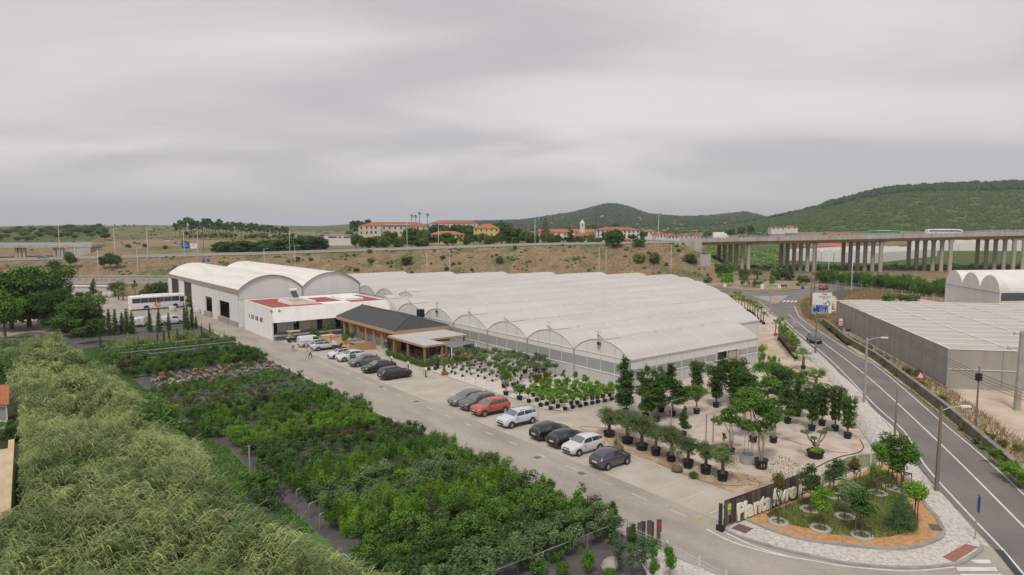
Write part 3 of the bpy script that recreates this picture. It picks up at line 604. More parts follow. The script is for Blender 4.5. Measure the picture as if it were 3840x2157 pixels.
MB().bx(12.9, 13.1, 28, 50, 0, 7).build('inner_wall', [M('dark_grey_wall', (0.10, 0.10, 0.105), 0.9)], sh)
MB().bx(2.5, 2.7, 33, 42, 0, SE - .6).build('opening_shade', [M('interior_shade', (0.02, 0.022, 0.03), 0.9)], sh)  # no door here: near-black panel painted for the dark of the open bay

# ---- low white office with red roof panels
ob = thing('white_office', 'low white flat roofed building with red roof and long overhang', 'building', (37, 117.2, 0))
OX, OY, OZ = 22.4, 16.5, 5.6
red_roof = M('red_roof', (0.36, 0.105, 0.085), 0.9, (0.31, 0.085, 0.07), 0.5, 5)
MB().bx(0, 0.25, 0, OY, 0, OZ - .1).build('side_wall', [white_paint], ob)
MB().bx(0.25, OX, 2.6, 2.9, 0.9, 3.2).build('front_wall', [white_paint], ob)
MB().bx(0.25, OX, OY - .3, OY, 0, OZ - .1).build('rear_wall', [white_paint], ob)
MB().bx(0, OX, 0, OY, OZ - .1, OZ).build('roof_slab', [white_paint], ob)
fa = MB(); fa.add([(0, -0.05, OZ + .12), (OX, -0.05, OZ + .12), (OX, -1.2, 3.25), (0, -1.2, 3.25)], [(3, 2, 1, 0)]); fa.add([(0, -1.2, 3.25), (OX, -1.2, 3.25), (OX, 2.6, 3.05), (0, 2.6, 3.05)], [(3, 2, 1, 0)]); fa.add([(0, -.05, OZ + .12), (0, -1.2, 3.25), (0, 0, 3.05), (0, 0, OZ)], [(0, 1, 2, 3)]); fa.build('overhang', [white_paint], ob)
for q in ((0, OX, -.05, .22), (0, OX, OY - .22, OY), ): MB().bx(q[0], q[1], q[2], q[3], OZ, OZ + .14).build('parapet', [white_paint], ob)
for x in (0, OX - .22): MB().bx(x, x + .22, .23, OY - .23, OZ, OZ + .14).build('parapet', [white_paint], ob)
for q in ((.3, 10, .3, 3.0), (.3, 4.5, 3.05, 15.9), (4.55, 9.4, 10.7, 15.9), (9.5, 15.0, 4.8, 12.8), (15.6, 22, 1.2, 4.2), (19.5, 22, 4.25, 12.8)): MB().bx(*q, OZ + .004, OZ + .05).build('red_roof_panel', [red_roof], ob)
for q in ((15.3, 19.3, 4.4, 11.0),): MB().bx(*q, OZ, OZ + .4).build('roof_plinth', [white_paint], ob)
cw_ = MB(); [cw_.bx(*q, OZ, OZ + .55) for q in ((4.6, 9.3, 3.1, 3.4), (4.6, 9.3, 10.2, 10.5), (4.6, 4.9, 3.4, 10.2), (9.0, 9.3, 3.4, 10.2))]; cw_.build('roof_court_wall', [white_paint], ob)
MB().bx(4.9, 9.0, 3.4, 10.2, OZ + .01, OZ + .3).build('court_planting', [M('terracotta_bed', (0.40, 0.25, 0.13), 0.9, (0.52, 0.40, 0.26), 2)], ob)
MB().bx(0.25, OX, -1.0, 2.6, 0.72, 0.9).build('veranda_floor', [concrete], ob)
MB().bx(0.25, OX, -0.7, 2.5, 0, 0.72).build('veranda_base', [M('grey_base', (0.22, 0.22, 0.215), 0.9, (0.17, 0.17, 0.165), 1)], ob)
for x in (1.2, 5.2, 9.6, 13.2):
    MB().bx(x - .5, x + .5, 2.5, 2.58, 0.92, 3.15).build('veranda_door', [dark_glass], ob)
for i, y in enumerate((6.0, 8.6, 11.2, 13.2)):
    w_ = MB().bx(-.03, 0.02, y - (0.7 if i < 3 else .3), y + (0.7 if i < 3 else .3), 2.6, 3.4).build('window', [dark_glass], ob)
    MB().bx(-.06, -.032, y - 0.05, y + 0.05, 2.6, 3.4).build('window_bar', [white_paint], w_)
m = MB(); m.box((2.2, -1.22, 3.05), (3.2, .06, .28)); m.build('sign_board', [M('green_grey', (0.12, 0.17, 0.13), .7)], ob)
for x in (-.15, 1.2): MB().box((x, -0.3, OZ - .35), (.35, .35, .3)).build('floodlight', [galv], ob)
st = thing('solar_water_heater', 'roof top solar water heater with white tank and dark panel', 'heater', (44.6, 129.2, OZ + .06))
MB().add([(0, 0, 1.6), (1.1, 0, 1.6), (1.1, -1.9, 0.2), (0, -1.9, 0.2), (0, 0, 1.5), (1.1, 0, 1.5), (1.1, -1.9, 0.1), (0, -1.9, 0.1)], [(0, 3, 2, 1), (4, 5, 6, 7), (0, 1, 5, 4), (1, 2, 6, 5), (2, 3, 7, 6), (3, 0, 4, 7)]).build('collector', [M('collector', (0.06, 0.07, 0.08), .3)], st)
MB().tube([(-.15, .25, 1.85), (1.25, .25, 1.85)], .3, 12).build('tank', [white_paint], st)
m = MB(); [m.bar((x, .2, 0), (x, .2, 1.6), .06) for x in (.1, 1.0)]; m.build('frame', [galv], st)

# ---- restaurant with dark tiled hip roof
wood = M('cedar_boards', (0.36, 0.22, 0.125), 0.8, (0.27, 0.155, 0.085), 1.0, 5, 0.35, 0.7, stretch=(1, 1, 9), fine=0.12, fscale=3)
wood_l = M('larch_boards', (0.48, 0.32, 0.19), 0.8, (0.40, 0.26, 0.15), 1.0, 5, stretch=(1, 1, 8))
tile_m = M('slate_grey_tiles', (0.075, 0.078, 0.082), 0.6, (0.095, 0.098, 0.10), 1.5)
rs = thing('restaurant', 'timber clad restaurant with dark grey tiled hip roof', 'restaurant', (48.3, 93.4, 0))
RX, RY, RE_, RZ = 10.2, 22.8, 3.55, 5.2
MB().bx(.5, RX - .4, .5, 3.2, 0, 3.0).build('end_block', [wood_l], rs)
MB().bx(2.2, RX - .4, 3.2, RY - .4, 0, 3.0).build('wall', [M('pale_blue_wall', (0.46, 0.48, 0.50), .8)], rs)
for y in (6.6, 9.6, 12.6, 15.6, 18.6): MB().bx(2.08, 2.19, y - 1.35, y + 1.35, 1.15, 2.95).build('timber_panel', [wood], rs)
for y in (5.1, 8.1, 11.1, 14.1, 17.1, 20.1): MB().bx(.35, .6, y - .13, y + .13, 0, 3.0).build('column', [wood_l], rs)
MB().bx(.42, .5, 3.4 - 2.4, 3.2 - .2, 0.05, 2.9).build('glass_entrance', [dark_glass], rs)
for y in (1.0, 2.0, 3.0): MB().bx(.38, .47, y - .04, y + .04, 0, 2.95).build('glazing_bar', [black_m], rs)
MB().bx(1.5, 8.5, .44, .5, 0.2, 2.6).build('terrace_window', [dark_glass], rs)
for (q) in ((0, .12, 0, RY), (RX - .12, RX, 0, RY), (.12, RX - .12, 0, .12), (.12, RX - .12, RY - .12, RY)): MB().bx(*q, 3.0, RE_).build('fascia_board', [wood_l], rs)
MB().bx(.12, RX - .12, .12, RY - .12, 3.0, 3.05).build('soffit', [wood], rs)
hx = RX / 2; A0 = (0, 0, RE_); A1 = (RX, 0, RE_); A2 = (RX, RY, RE_); A3 = (0, RY, RE_); R0 = (hx, 4.2, RZ); R1 = (hx, RY - 0.05, RZ)
def slope(eL, eR, rL, rR, rows, name):     # tiled plane: overlapping courses, each proud at its lower edge
    m = MB(); eL, eR, rL, rR = map(Vector, (eL, eR, rL, rR))
    for k in range(rows):
        a, b = k / rows, (k + 1) / rows; up = Vector((0, 0, .06))
        p = [eL.lerp(rL, a) + up, eR.lerp(rR, a) + up, eR.lerp(rR, b) + up * .2, eL.lerp(rL, b) + up * .2]
        m.add(p, [(0, 1, 2, 3)]); m.add([p[0] - up, p[1] - up, p[1], p[0]], [(0, 1, 2, 3)])
    m.build(name, [tile_m], rs)
slope(A3, A0, R1, R0, 22, 'tiled_slope'); slope(A0, A1, R0, R0, 22, 'tiled_slope'); slope(A1, A2, R0, R1, 22, 'tiled_slope')
MB().add([A2, A3, R1], [(0, 1, 2)]).build('roof_end', [wood_l], rs)
for a, b in ((A0, R0), (A1, R0), (R0, R1)): MB().tube([Vector(a) + Vector((0, 0, .08)), Vector(b) + Vector((0, 0, .08))], .11, 6).build('ridge_cap', [M('ridge_tiles', (0.11, 0.113, 0.117), .6)], rs)
MB().bx(8.6, 9.6, 7, 8, 4.2, 5.6).build('roof_box', [black_m], rs)
pg = thing('pergola', 'timber terrace pergola with grey corrugated roof at the restaurant', 'pergola', (47.2, 82.2, 0))
cor = M('corrugated_sheet', (0.46, 0.43, 0.42), .6)
def corr(x0, x1, y0, y1, z):
    m = MB(); n = int((y1 - y0) / .36)
    for k in range(n):
        a = y0 + (y1 - y0) * k / n; b = y0 + (y1 - y0) * (k + .5) / n; c = y0 + (y1 - y0) * (k + 1) / n
        m.add([(x0, a, z), (x1, a, z), (x1, b, z + .07), (x0, b, z + .07)], [(0, 1, 2, 3)]); m.add([(x0, b, z + .07), (x1, b, z + .07), (x1, c, z), (x0, c, z)], [(0, 1, 2, 3)])
    m.build('corrugated_roof', [cor], pg)
corr(0, 3.5, 0, 11.2, 2.95); corr(3.5, 10.4, 4.6, 11.2, 2.95)
for q in ((0, .1, 0, 11.2), (.1, 3.5, 0, .1), (3.4, 3.5, .1, 4.6), (3.5, 10.4, 4.6, 4.7), (10.3, 10.4, 4.7, 11.2)): MB().bx(*q, 2.68, 2.94).build('edge_beam', [wood_l], pg)
for (x, y) in ((.3, .3), (.3, 5.2), (.3, 9.6), (3.2, .3), (3.6, 4.9), (10.1, 4.9), (6.8, 4.9), (3.3, 5.2)): MB().box((x, y, 1.34), (.26, .26, 2.68)).build('column', [wood], pg)
# terrace furniture
blk = M('cafe_black', (0.02, 0.02, 0.021), .6)
for i, (x, y) in enumerate(((49, 84), (49.2, 87), (49, 90), (52.5, 88.2), (52.5, 91), (55.5, 90), (51.8, 83.6))):
    t = thing('cafe_table', 'small black cafe table on the restaurant terrace', 'table', (x, y, .02), group='cafe tables on the terrace')
    MB().lathe([(0, .75), (.4, .75), (.4, .72), (0, .72)], n=10).build('table_top', [blk], t); MB().lathe([(.25, 0), (.25, .03), (.03, .05), (.03, .72)], n=8).build('pedestal', [blk], t)
    for s in (-1, 1):
        c = thing('cafe_chair', 'black cafe chair at a terrace table', 'chair', (x + s * .7, y + .1 * s, .02), 0 if s < 0 else math.pi, group='cafe chairs on the terrace')
        MB().bx(-.22, .22, -.22, .22, .42, .46).build('seat', [blk], c); MB().bx(-.22, -.18, -.22, .22, .46, .88).build('backrest', [blk], c)
        for a in (-.19, .19):
            for b in (-.19, .19): MB().bx(a - .02, a + .02, b - .02, b + .02, 0, .42).build('leg', [blk], c)
sl_ = thing('shade_sail', 'grey square shade sail over the playground', 'shade sail', (53.2, 83.4, 0))
pp = [(-1.9, 2.1, 2.75), (-1.8, -2.0, 2.3), (2.4, -2.2, 2.75), (2.2, 2.0, 2.35)]; sm_ = MB(); n = 6
for i in range(n):
    for j in range(n):
        def q(u, v): a = Vector(pp[0]).lerp(Vector(pp[3]), u); b = Vector(pp[1]).lerp(Vector(pp[2]), u); return a.lerp(b, v) + (Vector((.15, -.05, 0)) * 0)
        sm_.add([q(i / n, j / n), q((i + 1) / n, j / n), q((i + 1) / n, (j + 1) / n), q(i / n, (j + 1) / n)], [(0, 1, 2, 3)], 0, True)
sm_.build('fabric', [M('sail_grey', (0.19, 0.19, 0.195), .8)], sl_)
for p in pp[1:3]: MB().tube([(p[0], p[1], 0), (p[0], p[1], p[2])], .07, 6).build('post', [white_paint], sl_)
sd = thing('playground_slide', 'play tower with yellow slide and blue side panels', 'slide', (55.0, 83.2, 0))
ye = M('slide_yellow', (0.68, 0.42, 0.035), .4); bl = M('slide_blue', (0.12, 0.20, 0.44), .5)
s = MB(); s.add([(-2.4, .1, .25), (-2.4, -.5, .25), (-.2, -.5, 1.5), (-.2, .1, 1.5)], [(0, 1, 2, 3)]); s.bar((-2.4, .13, .35), (-.2, .13, 1.6), .05, .25); s.bar((-2.4, -.53, .35), (-.2, -.53, 1.6), .05, .25); s.build('chute', [ye], sd)
MB().bx(-.2, .9, -.9, .3, 1.42, 1.5).build('platform', [wood_l], sd)
for x in (-.2, .9):
    for y in (-.9, .3): MB().box((x, y, 1.3), (.1, .1, 2.6)).build('post', [wood], sd)
MB().bx(-.15, .85, .3, .36, 1.5, 2.3).build('side_panel', [bl], sd); MB().bx(.9, .96, -.85, .25, 1.5, 2.3).build('side_panel', [bl], sd); MB().bar((.95, -.3, 1.5), (1.9, -.3, .1), .5, .08).build('ladder', [bl], sd)
mt = sheet('play_surface', [(51.5, 82.1), (58.6, 82.1), (58.6, 86.6), (51.5, 86.6)], S(7), M('orange_rubber', (0.36, 0.14, 0.05), .9, (0.28, 0.12, 0.05), 1))
fn = thing('timber_screen', 'low timber board screen with bin slots beside the motorcycle', 'screen', (44.3, 98.9, 0))
for k in range(12): MB().bx(0.02 + k * .30, .30 + k * .30, 0, .06, 0, 1.35).build('board', [wood_l], fn)
for k in range(9): MB().bx(-.06, 0, k * .26, .24 + k * .26, 0, 1.35).build('board', [wood_l], fn)
for k in range(3): MB().bx(-.075, -.061, .3 + k * .6, .75 + k * .6, .95, 1.2).build('bin_slot', [black_m], fn)

# ---- net covered shade house on the right
nh = thing('shade_net_house', 'large beige shade net house with flat net roof beyond the road', 'shade house')
net_r = M('net_roof', (0.50, 0.455, 0.415), .9, (0.45, 0.41, 0.37), .25, 5); net_w = M('net_wall', (0.36, 0.325, 0.29), .9, (0.31, 0.28, 0.25), .5, 6, stretch=(2, 2, .25))
NA = P(3137, 1127, 4.85); NB = P(3560, 1310, 4.85); NA.z = NB.z = 0
ex = Vector((0.66, -0.75, 0)).normalized(); ln_r = 95.0
lw = (NA - NB)
MB().add([NB + Vector((0, 0, 4.85)), NB + ex * ln_r + Vector((0, 0, 4.85)), NA + ex * ln_r + Vector((0, 0, 4.85)), NA + Vector((0, 0, 4.85))], [(0, 1, 2, 3)]).build('net_roof', [net_r], nh)
npn = 13
for k in range(npn):
    a = NB + lw * (k / npn); b = NB + lw * ((k + 1) / npn) - lw.normalized() * .05
    MB().add([a, b, b + Vector((0, 0, 4.83)), a + Vector((0, 0, 4.83))], [(0, 1, 2, 3)]).build('net_panel', [net_w], nh)
for k in range(10):
    a = NB + ex * (k * 6.0 + .05); b = NB + ex * ((k + 1) * 6.0)
    MB().add([a, b, b + Vector((0, 0, 4.83)), a + Vector((0, 0, 4.83))], [(0, 1, 2, 3)]).build('net_panel', [net_w], nh)
    MB().tube([b + Vector((0, 0, 0)) - ex.cross(Vector((0, 0, 1))) * -.06, b + Vector((0, 0, 4.85)) - ex.cross(Vector((0, 0, 1))) * -.06], .05, 5).build('post', [galv], nh)
cable = M('net_cable', (0.82, 0.78, 0.73), .8)
for k in range(0, 14):
    a = NB + lw * (k / 13) + Vector((0, 0, 4.88)); MB().bar(a, a + ex * ln_r, .16, .04).build('roof_cable', [cable], nh)
for k in range(0, 12):
    a = NB + ex * (k * 7.2) + Vector((0, 0, 4.93)); MB().bar(a, a + lw, .16, .04).build('roof_cable', [cable], nh)
cn = NB - ex * .1 - lw.normalized() * .1
MB().tube([cn, cn + Vector((0, 0, 4.9))], .11, 6).build('corner_post', [galv], nh)
MB().bar(NB + Vector((0, 0, 2.4)) - lw.normalized() * .08, NB + ex * 60 + Vector((0, 0, 2.4)) - lw.normalized() * .08, .06).build('rail', [cable], nh)
bs = MB(); bs.bar(NB - lw.normalized() * .1 + Vector((0, 0, .08)), NB + ex * 60 - lw.normalized() * .1 + Vector((0, 0, .08)), .25, .2); bs.bar(NB - ex * .3, NA - ex * .3, .5, .3); bs.build('footing', [kerb_m], nh)

# ---- white triple barrel shed behind it
ts = thing('triple_vault_shed', 'white shed with three arched roofs behind the shade net house', 'shed')
TA = P(3541, 1145); TA.z = 0; TB = P(3742, 1193); TB.z = 0
tl = TB - TA; te = Vector((tl.y, -tl.x, 0)).normalized(); te = te if te.dot(Vector((sH, cH, 0))) > -1 else -te
te = Vector((cH, -sH, 0)) * .92 + Vector((sH, cH, 0)) * .1; te.normalize()
ze = zat(dist(TA), 1060)
for k in range(3):
    a0 = TA + tl * (k / 3); a = arc(tl.length / 3, 3.4, 14); u = tl.normalized()
    pts = [a0 + u * y + Vector((0, 0, ze + z)) for y, z in a]
    m = MB()
    for j in range(14): m.add([pts[j], pts[j + 1], pts[j + 1] + te * 60, pts[j] + te * 60], [(0, 1, 2, 3)], 0, True)
    m.build('barrel_roof', [shed_roof], ts)
    MB().add(pts + [a0 + tl / 3, a0], [list(range(17))]).build('gable', [panel_w], ts)
sb = TB + Vector((0, 0, 0)) + u * .02
MB().add([sb, sb + te * 60, sb + te * 60 + Vector((0, 0, ze)), sb + Vector((0, 0, ze))], [(0, 1, 2, 3)]).build('side_wall', [panel_w], ts)
MB().add([sb + te * .4 + u * .05 + Vector((0, 0, ze - 2.0)), sb + te * 60 + u * .05 + Vector((0, 0, ze - 2.0)), sb + te * 60 + u * .05 + Vector((0, 0, ze - .3)), sb + te * .4 + u * .05 + Vector((0, 0, ze - .3))], [(0, 1, 2, 3)]).build('window_band', [M('grey_louvre', (0.10, 0.10, 0.105), .7)], ts)
MB().bar(TA - te * .06 + Vector((0, 0, ze - .3)), TB - te * .06 + Vector((0, 0, ze - .3)), .1, .12).build('joint_strip', [M('grey_trim', (0.33, 0.32, 0.31), .6)], ts)

# ---- stone boundary wall along the road
wl = smooth_line(PX([(3090, 1215), (3130, 1245), (3185, 1290), (3290, 1352), (3400, 1435), (3560, 1560), (3680, 1665), (3840, 1805), (4000, 1945)]), 3)
bw = thing('stone_wall', 'long low mossy stone wall along the far side of the road', 'wall')
stone = M('mossy_stone', (0.20, 0.175, 0.145), .95, (0.095, 0.10, 0.065), .8, 7, .4, .65, bump=.8, bscale=4, fine=.25, fscale=5)
for k in range(0, len(wl) - 1):
    m = MB(); strip(m, wl[k:k + 2], -.02, -.34, 0, 1.0 + .06 * rnd.random()); m.build('wall_section', [stone], bw)
    m = MB(); strip(m, wl[k:k + 2], .03, -.40, 1.07, 1.16); m.build('coping', [M('coping', (0.30, 0.265, 0.225), .95, (0.2, 0.18, 0.15), 1.2)], bw)

# ---- motorway viaduct
vc = M('viaduct_concrete', (0.45, 0.41, 0.365), .9, (0.31, 0.28, 0.245), .5, 7, 0.4, 0.75, stretch=(1, 1, .12))
vd = thing('viaduct', 'long concrete motorway viaduct on rows of round columns', 'viaduct')
dk = [(72, 285, 903, 912), (100, 285, 897, 906), (130, 285, 893, 901), (160, 285, 887, 896), (190, 287, 881, 891), (222, 290, 876, 887), (262, 294, 870, 882), (330, 300, 862, 875)]
def dkz(x, k): return float(np.interp(x, [q[0] for q in dk], [zat(q[1], q[k]) for q in dk]))
for i in range(len(dk) - 1):
    (x0, d0, ya, yb), (x1, d1, yc, yd) = dk[i], dk[i + 1]
    za0, za1 = zat(d0, ya), zat(d1, yc)
    def sec(x, d, za): return [cw(x, d, za), cw(x - 8, d + 24, za), cw(x - 8, d + 24, za - .7), cw(x - 6.7, d + 20, za - 2.3), cw(x - 1.0, d + 3, za - 2.3), cw(x, d, za - .9)]
    a = sec(x0, d0, za0); b = sec(x1, d1, za1); MB().add(a + b, [(j, (j + 1) % 6, (j + 1) % 6 + 6, j + 6) for j in range(6)]).build('deck_span', [vc], vd)
rail_b = M('rail_blue_grey', (0.38, 0.42, 0.56), .6)
rm = MB()
for x in np.arange(40, 330, 2.0):
    d = float(np.interp(x, [q[0] for q in dk], [q[1] for q in dk])); z = dkz(x, 2); d2 = float(np.interp(x + 2, [q[0] for q in dk], [q[1] for q in dk])); z2 = dkz(x + 2, 2)
    if x < 72: continue
    rm.bar(cw(x, d + .15, z + .42), cw(x + 2, d2 + .15, z2 + .42), .3, .84, 1)
    rm.bar(cw(x, d + .2, z), cw(x, d + .2, z + 1.6), .12)
    for h in (1.0, 1.3, 1.6): rm.bar(cw(x, d + .2, z + h), cw(x + 2, d2 + .2, z2 + h), .09, .09)
rm.build('parapet_rail', [rail_b, vc], vd)['kind'] = 'stuff'
for bx_ in (102, 130.5, 159, 189, 220.5, 254):
    for j in range(6):
        x = bx_ - 7.0 * j / 5; d = 287.5 + 18.5 * j / 5; z = dkz(bx_, 2) - 2.3; zg = TZ(x, d) - .3
        MB().lathe([(.85, 0), (.85, z - zg - 1.2), (1.25, z - zg)], cw(x, d, zg), 12).build('column', [vc], vd)
ab = [cw(69, 284.5), cw(81, 284.5), cw(74, 309), cw(62, 309)]
MB().prism(ab, TZ(80, 286) - 3, dkz(74, 2) - .1).build('abutment', [vc], vd)
# left motorway bridge
lb = thing('motorway_bridge', 'far concrete road bridge crossing the motorway at the left', 'bridge')
q0, q1 = D(-500, 338, 921), D(345, 342, 917)
def lbz(t): return q0.lerp(q1, t)
for k in range(5):
    a, b = lbz(k / 5), lbz((k + 1) / 5); fwd = Vector((sH, cH, 0)) * 11; dn_ = Vector((0, 0, -1.5))
    MB().add([a, a + fwd, a + fwd + dn_, a + dn_, b, b + fwd, b + fwd + dn_, b + dn_], [(0, 1, 5, 4), (1, 2, 6, 5), (2, 3, 7, 6), (3, 0, 4, 7), (0, 3, 2, 1), (4, 5, 6, 7)]).build('deck_span', [vc], lb)
MB().bar(q0 + Vector((0, 0, .7)), q1 + Vector((0, 0, .7)), .15, .9).build('parapet_rail', [rail_b], lb)
for px in (66, 80, 96, 209, 224, 238):
    p = D(px, 343, z=0); zg = TZ(*wc(p.x, p.y)) - 1; MB().lathe([(.8, 0), (.8, 9.3 - zg)], (p.x, p.y, zg), 10).build('column', [vc], lb)
MB().bx(-6, 6, -5, 5, -4, 1).build('abutment', [vc], lb, D(318, 347, 935), -HD)

# ---- glasshouses under the viaduct, village
fg = thing('far_greenhouse', 'white multi span greenhouse seen behind the viaduct columns', 'greenhouse')
def far_gh(par, px0, px1, d0, d1, ytop, ybase, n, depth, h):
    a = G(px0, d0); b = G(px1, d1); zb_ = min(a.z, b.z) - .5; a.z = b.z = zb_; u = (b - a).normalized(); wd = (b - a).length / n; dv = Vector((cH * .75 + sH * .65, -sH * .75 + cH * .65, 0)).normalized()
    for k in range(n):
        p0 = a + u * wd * k; ar = arc(wd, wd * .22, 10); pts = [p0 + u * y + Vector((0, 0, h + z)) for y, z in ar]; m = MB()
        for j in range(10): m.add([pts[j], pts[j + 1], pts[j + 1] + dv * depth, pts[j] + dv * depth], [(0, 1, 2, 3)], 0, True)
        m.build('roof_vault', [roof_film], par); MB().add(pts + [p0 + u * wd, p0], [list(range(13))]).build('gable', [film_top], par)
        MB().bar(p0, p0 + Vector((0, 0, h)), .25).build('post', [post_m], par)
    e = b; MB().add([e, e + dv * depth, e + dv * depth + Vector((0, 0, h)), e + Vector((0, 0, h))], [(0, 1, 2, 3)]).build('side_wall', [film_top], par)
far_gh(fg, 2945, 3272, 360, 335, 935, 985, 7, 95, 5.6)
fg2 = thing('rear_greenhouse', 'pale greenhouse farthest to the right behind the viaduct', 'greenhouse')
far_gh(fg2, 3400, 4000, 470, 450, 905, 930, 9, 60, 5)
terra = M('terracotta_tiles', (0.44, 0.165, 0.085), .9, (0.36, 0.125, 0.065), .4, 6, fine=.12, fscale=1.5)
terra2 = M('old_terracotta', (0.36, 0.15, 0.09), .9, (0.28, 0.115, 0.075), .4, 6, fine=.12, fscale=1.5)
beige = M('beige_render', (0.56, 0.49, 0.40), .9, (0.50, 0.43, 0.345), .3); yell = M('yellow_render', (0.62, 0.47, 0.17), .9, (0.55, 0.42, 0.17), .3)
whiter = M('house_white', (0.66, 0.63, 0.61), .9, (0.60, 0.575, 0.55), .3); winm = M('far_window', (0.06, 0.065, 0.075), .3)
def house(name, label, px0, px1, d, ybase, yeave, yridge, wall, roof, depth=12, floors=2, nwin=6, rot=0.0, hip=True, wy=None, gl=None):
    a = D(px0, d, ybase); b = D(px1, d, ybase); z0 = a.z; wd = (b - a).length; h = zat(d, yeave) - z0; rh = zat(d, yridge) - zat(d, yeave)
    t = thing(name, label, 'building', (a.x, a.y, z0), -HD + rot, gl)
    MB().bx(0, wd, 0, depth, -4, h).build('wall', [wall], t)
    ov = .5; i = min(depth / 2, wd / 2) if hip else 0
    e = [(-ov, -ov, h), (wd + ov, -ov, h), (wd + ov, depth + ov, h), (-ov, depth + ov, h)]; r = [(i, depth / 2, h + rh), (wd - i, depth / 2, h + rh)] if hip else [(-ov, depth / 2, h + rh), (wd + ov, depth / 2, h + rh)]
    m = MB(); m.add(e + r, [(0, 1, 5, 4), (2, 3, 4, 5), (1, 2, 5), (3, 0, 4), (3, 2, 1, 0)]); m.build('roof', [roof], t)
    for f in range(floors):
        zc = h * (f + .55) / floors
        for k in range(nwin):
            x = wd * (k + .5) / nwin; w2 = MB().bx(x - .55, x + .55, -.06, .02, zc - .8, zc + .8).build('window', [winm], t)
            MB().bx(x - .7, x + .7, -.1, -.0, zc - .95, zc - .82).build('window_sill', [white_paint], w2)
    return t, wd, h, rh
t, wd, h, rh = house('hospital_building', 'long beige three storey building with terracotta hip roof on the hill', 1345, 1600, 480, 900, 848, 833, beige, terra2, 16, 3, 12)
sk = MB()
for k in range(9): sk.add([(wd * .38 + k * 2.1, -.2, h + .6), (wd * .38 + k * 2.1 + 1.8, -.2, h + .6), (wd * .38 + k * 2.1 + 1.8, 2.0, h + 1.35), (wd * .38 + k * 2.1, 2.0, h + 1.35)], [(0, 1, 2, 3)])
sk.build('skylights', [glassmat('skylight', (.25, .27, .3))], t)
MB().bx(wd * .07, wd * .34, -2.2, .1, -4, h - .3).build('projecting_bay', [beige], t)
for f in range(2):
    for k in range(3): MB().bx(wd * .12 + k * 3.2, wd * .12 + k * 3.2 + 1.2, -2.26, -2.2, 4.5 + f * 3.6, 6.3 + f * 3.6).build('window', [winm], t)
house('long_roofed_annexe', 'low white annexe with a dull red roof before the beige building', 1395, 1505, 420, 902, 890, 886, whiter, terra2, 8, 1, 5, hip=False)
t, wd, h, rh = house('white_clinic', 'low flat white modern building left of the beige building', 1207, 1318, 430, 904, 881, 880.5, whiter, whiter, 10, 1, 0)
for (a, b) in ((.22, .5), (.56, .66), (.74, .95)): MB().bx(wd * a, wd * b, -.05, .02, 1.9, 2.9).build('window', [winm], t)
MB().bx(-.3, 1.2, -.3, 2, 0, 4.4).build('blue_corner', [M('blue_panel', (0.08, 0.12, 0.33), .6)], t)
house('yellow_house', 'wide yellow house with orange hip roof nearest the motorway ramp', 1606, 1738, 400, 905, 880, 867, yell, terra, 12, 2, 9)
house('pale_mansion', 'tall white building with terracotta roof partly hidden by dark pines', 1612, 1790, 560, 890, 838, 826, whiter, terra2, 14, 3, 9)
house('yellow_villa', 'yellow villa with steep orange hip roof behind the pink flowers', 1776, 1872, 470, 890, 856, 840, yell, terra, 13, 2, 5)
house('convent_wing', 'long low white wing with orange roof below the church tower', 2022, 2236, 470, 905, 872, 859, whiter, terra, 12, 2, 10, hip=False)
house('convent_annexe', 'short white annexe with faded red hip roof under the bell tower', 2152, 2232, 430, 899, 885, 873, whiter, terra2, 10, 1, 4)
house('school_block', 'three storey white block with brown tiled roof and rows of windows', 2236, 2400, 455, 902, 864, 851, whiter, terra2, 13, 3, 10)
house('roadside_cottage', 'small white cottage with bright orange roof beside the ramp road', 2338, 2382, 330, 912, 902, 893, whiter, terra, 7, 1, 3)
tw = thing('bell_tower', 'slim white bell tower with pyramid top above the convent roof', 'tower', D(2176, 462, 862), -HD)
hh = zat(462, 838) - zat(462, 862); MB().bx(0, 3.0, 0, 3.0, -3, hh).build('shaft', [whiter], tw); MB().add([(-.2, -.2, hh), (3.2, -.2, hh), (3.2, 3.2, hh), (-.2, 3.2, hh), (1.5, 1.5, hh + 2.9)], [(0, 1, 4), (1, 2, 4), (2, 3, 4), (3, 0, 4), (3, 2, 1, 0)]).build('spire', [whiter], tw); MB().bx(1.1, 1.9, -.06, .0, hh - 2.2, hh - .6).build('belfry_opening', [winm], tw)
hs = [(2420, 2462, 520, 882, 868, 860, 'cream house with low red roof, first of the village street'), (2462, 2500, 470, 896, 878, 868, 'white gabled house with orange roof in the village street'), (2505, 2548, 480, 898, 884, 876, 'white house with red roof beside the gabled house'), (2548, 2600, 500, 897, 883, 876, 'wide white village house with orange roof near the viaduct end'), (2600, 2640, 520, 897, 885, 879, 'small pale village house closest to the viaduct')]
for i, q in enumerate(hs): house('village_house', q[6], q[0], q[1], q[2], q[3], q[4], q[5], whiter, (terra, terra2)[i % 2], 9, 1, 3, rot=.15 * (i % 3), gl='village houses by the ramp')
house('hill_farmhouse', 'small white farmhouse on the dry rise above the viaduct', 2893, 2945, 640, 862, 853, 850, whiter, terra2, 9, 1, 3); house('hill_barn', 'white barn with red roof next to the hill farmhouse', 2946, 2992, 640, 859, 852, 846, whiter, terra2, 9, 1, 2)
house('quarry_shed', 'brown roofed shed just above the viaduct railing', 3105, 3190, 560, 884, 880, 871, beige, terra2, 10, 1, 3, hip=False)
house('long_farm_building', 'long white farm building with red roof behind the far greenhouse', 3002, 3195, 440, 940, 925, 913, whiter, terra, 10, 1, 9, hip=False)
rv = random.Random(3)
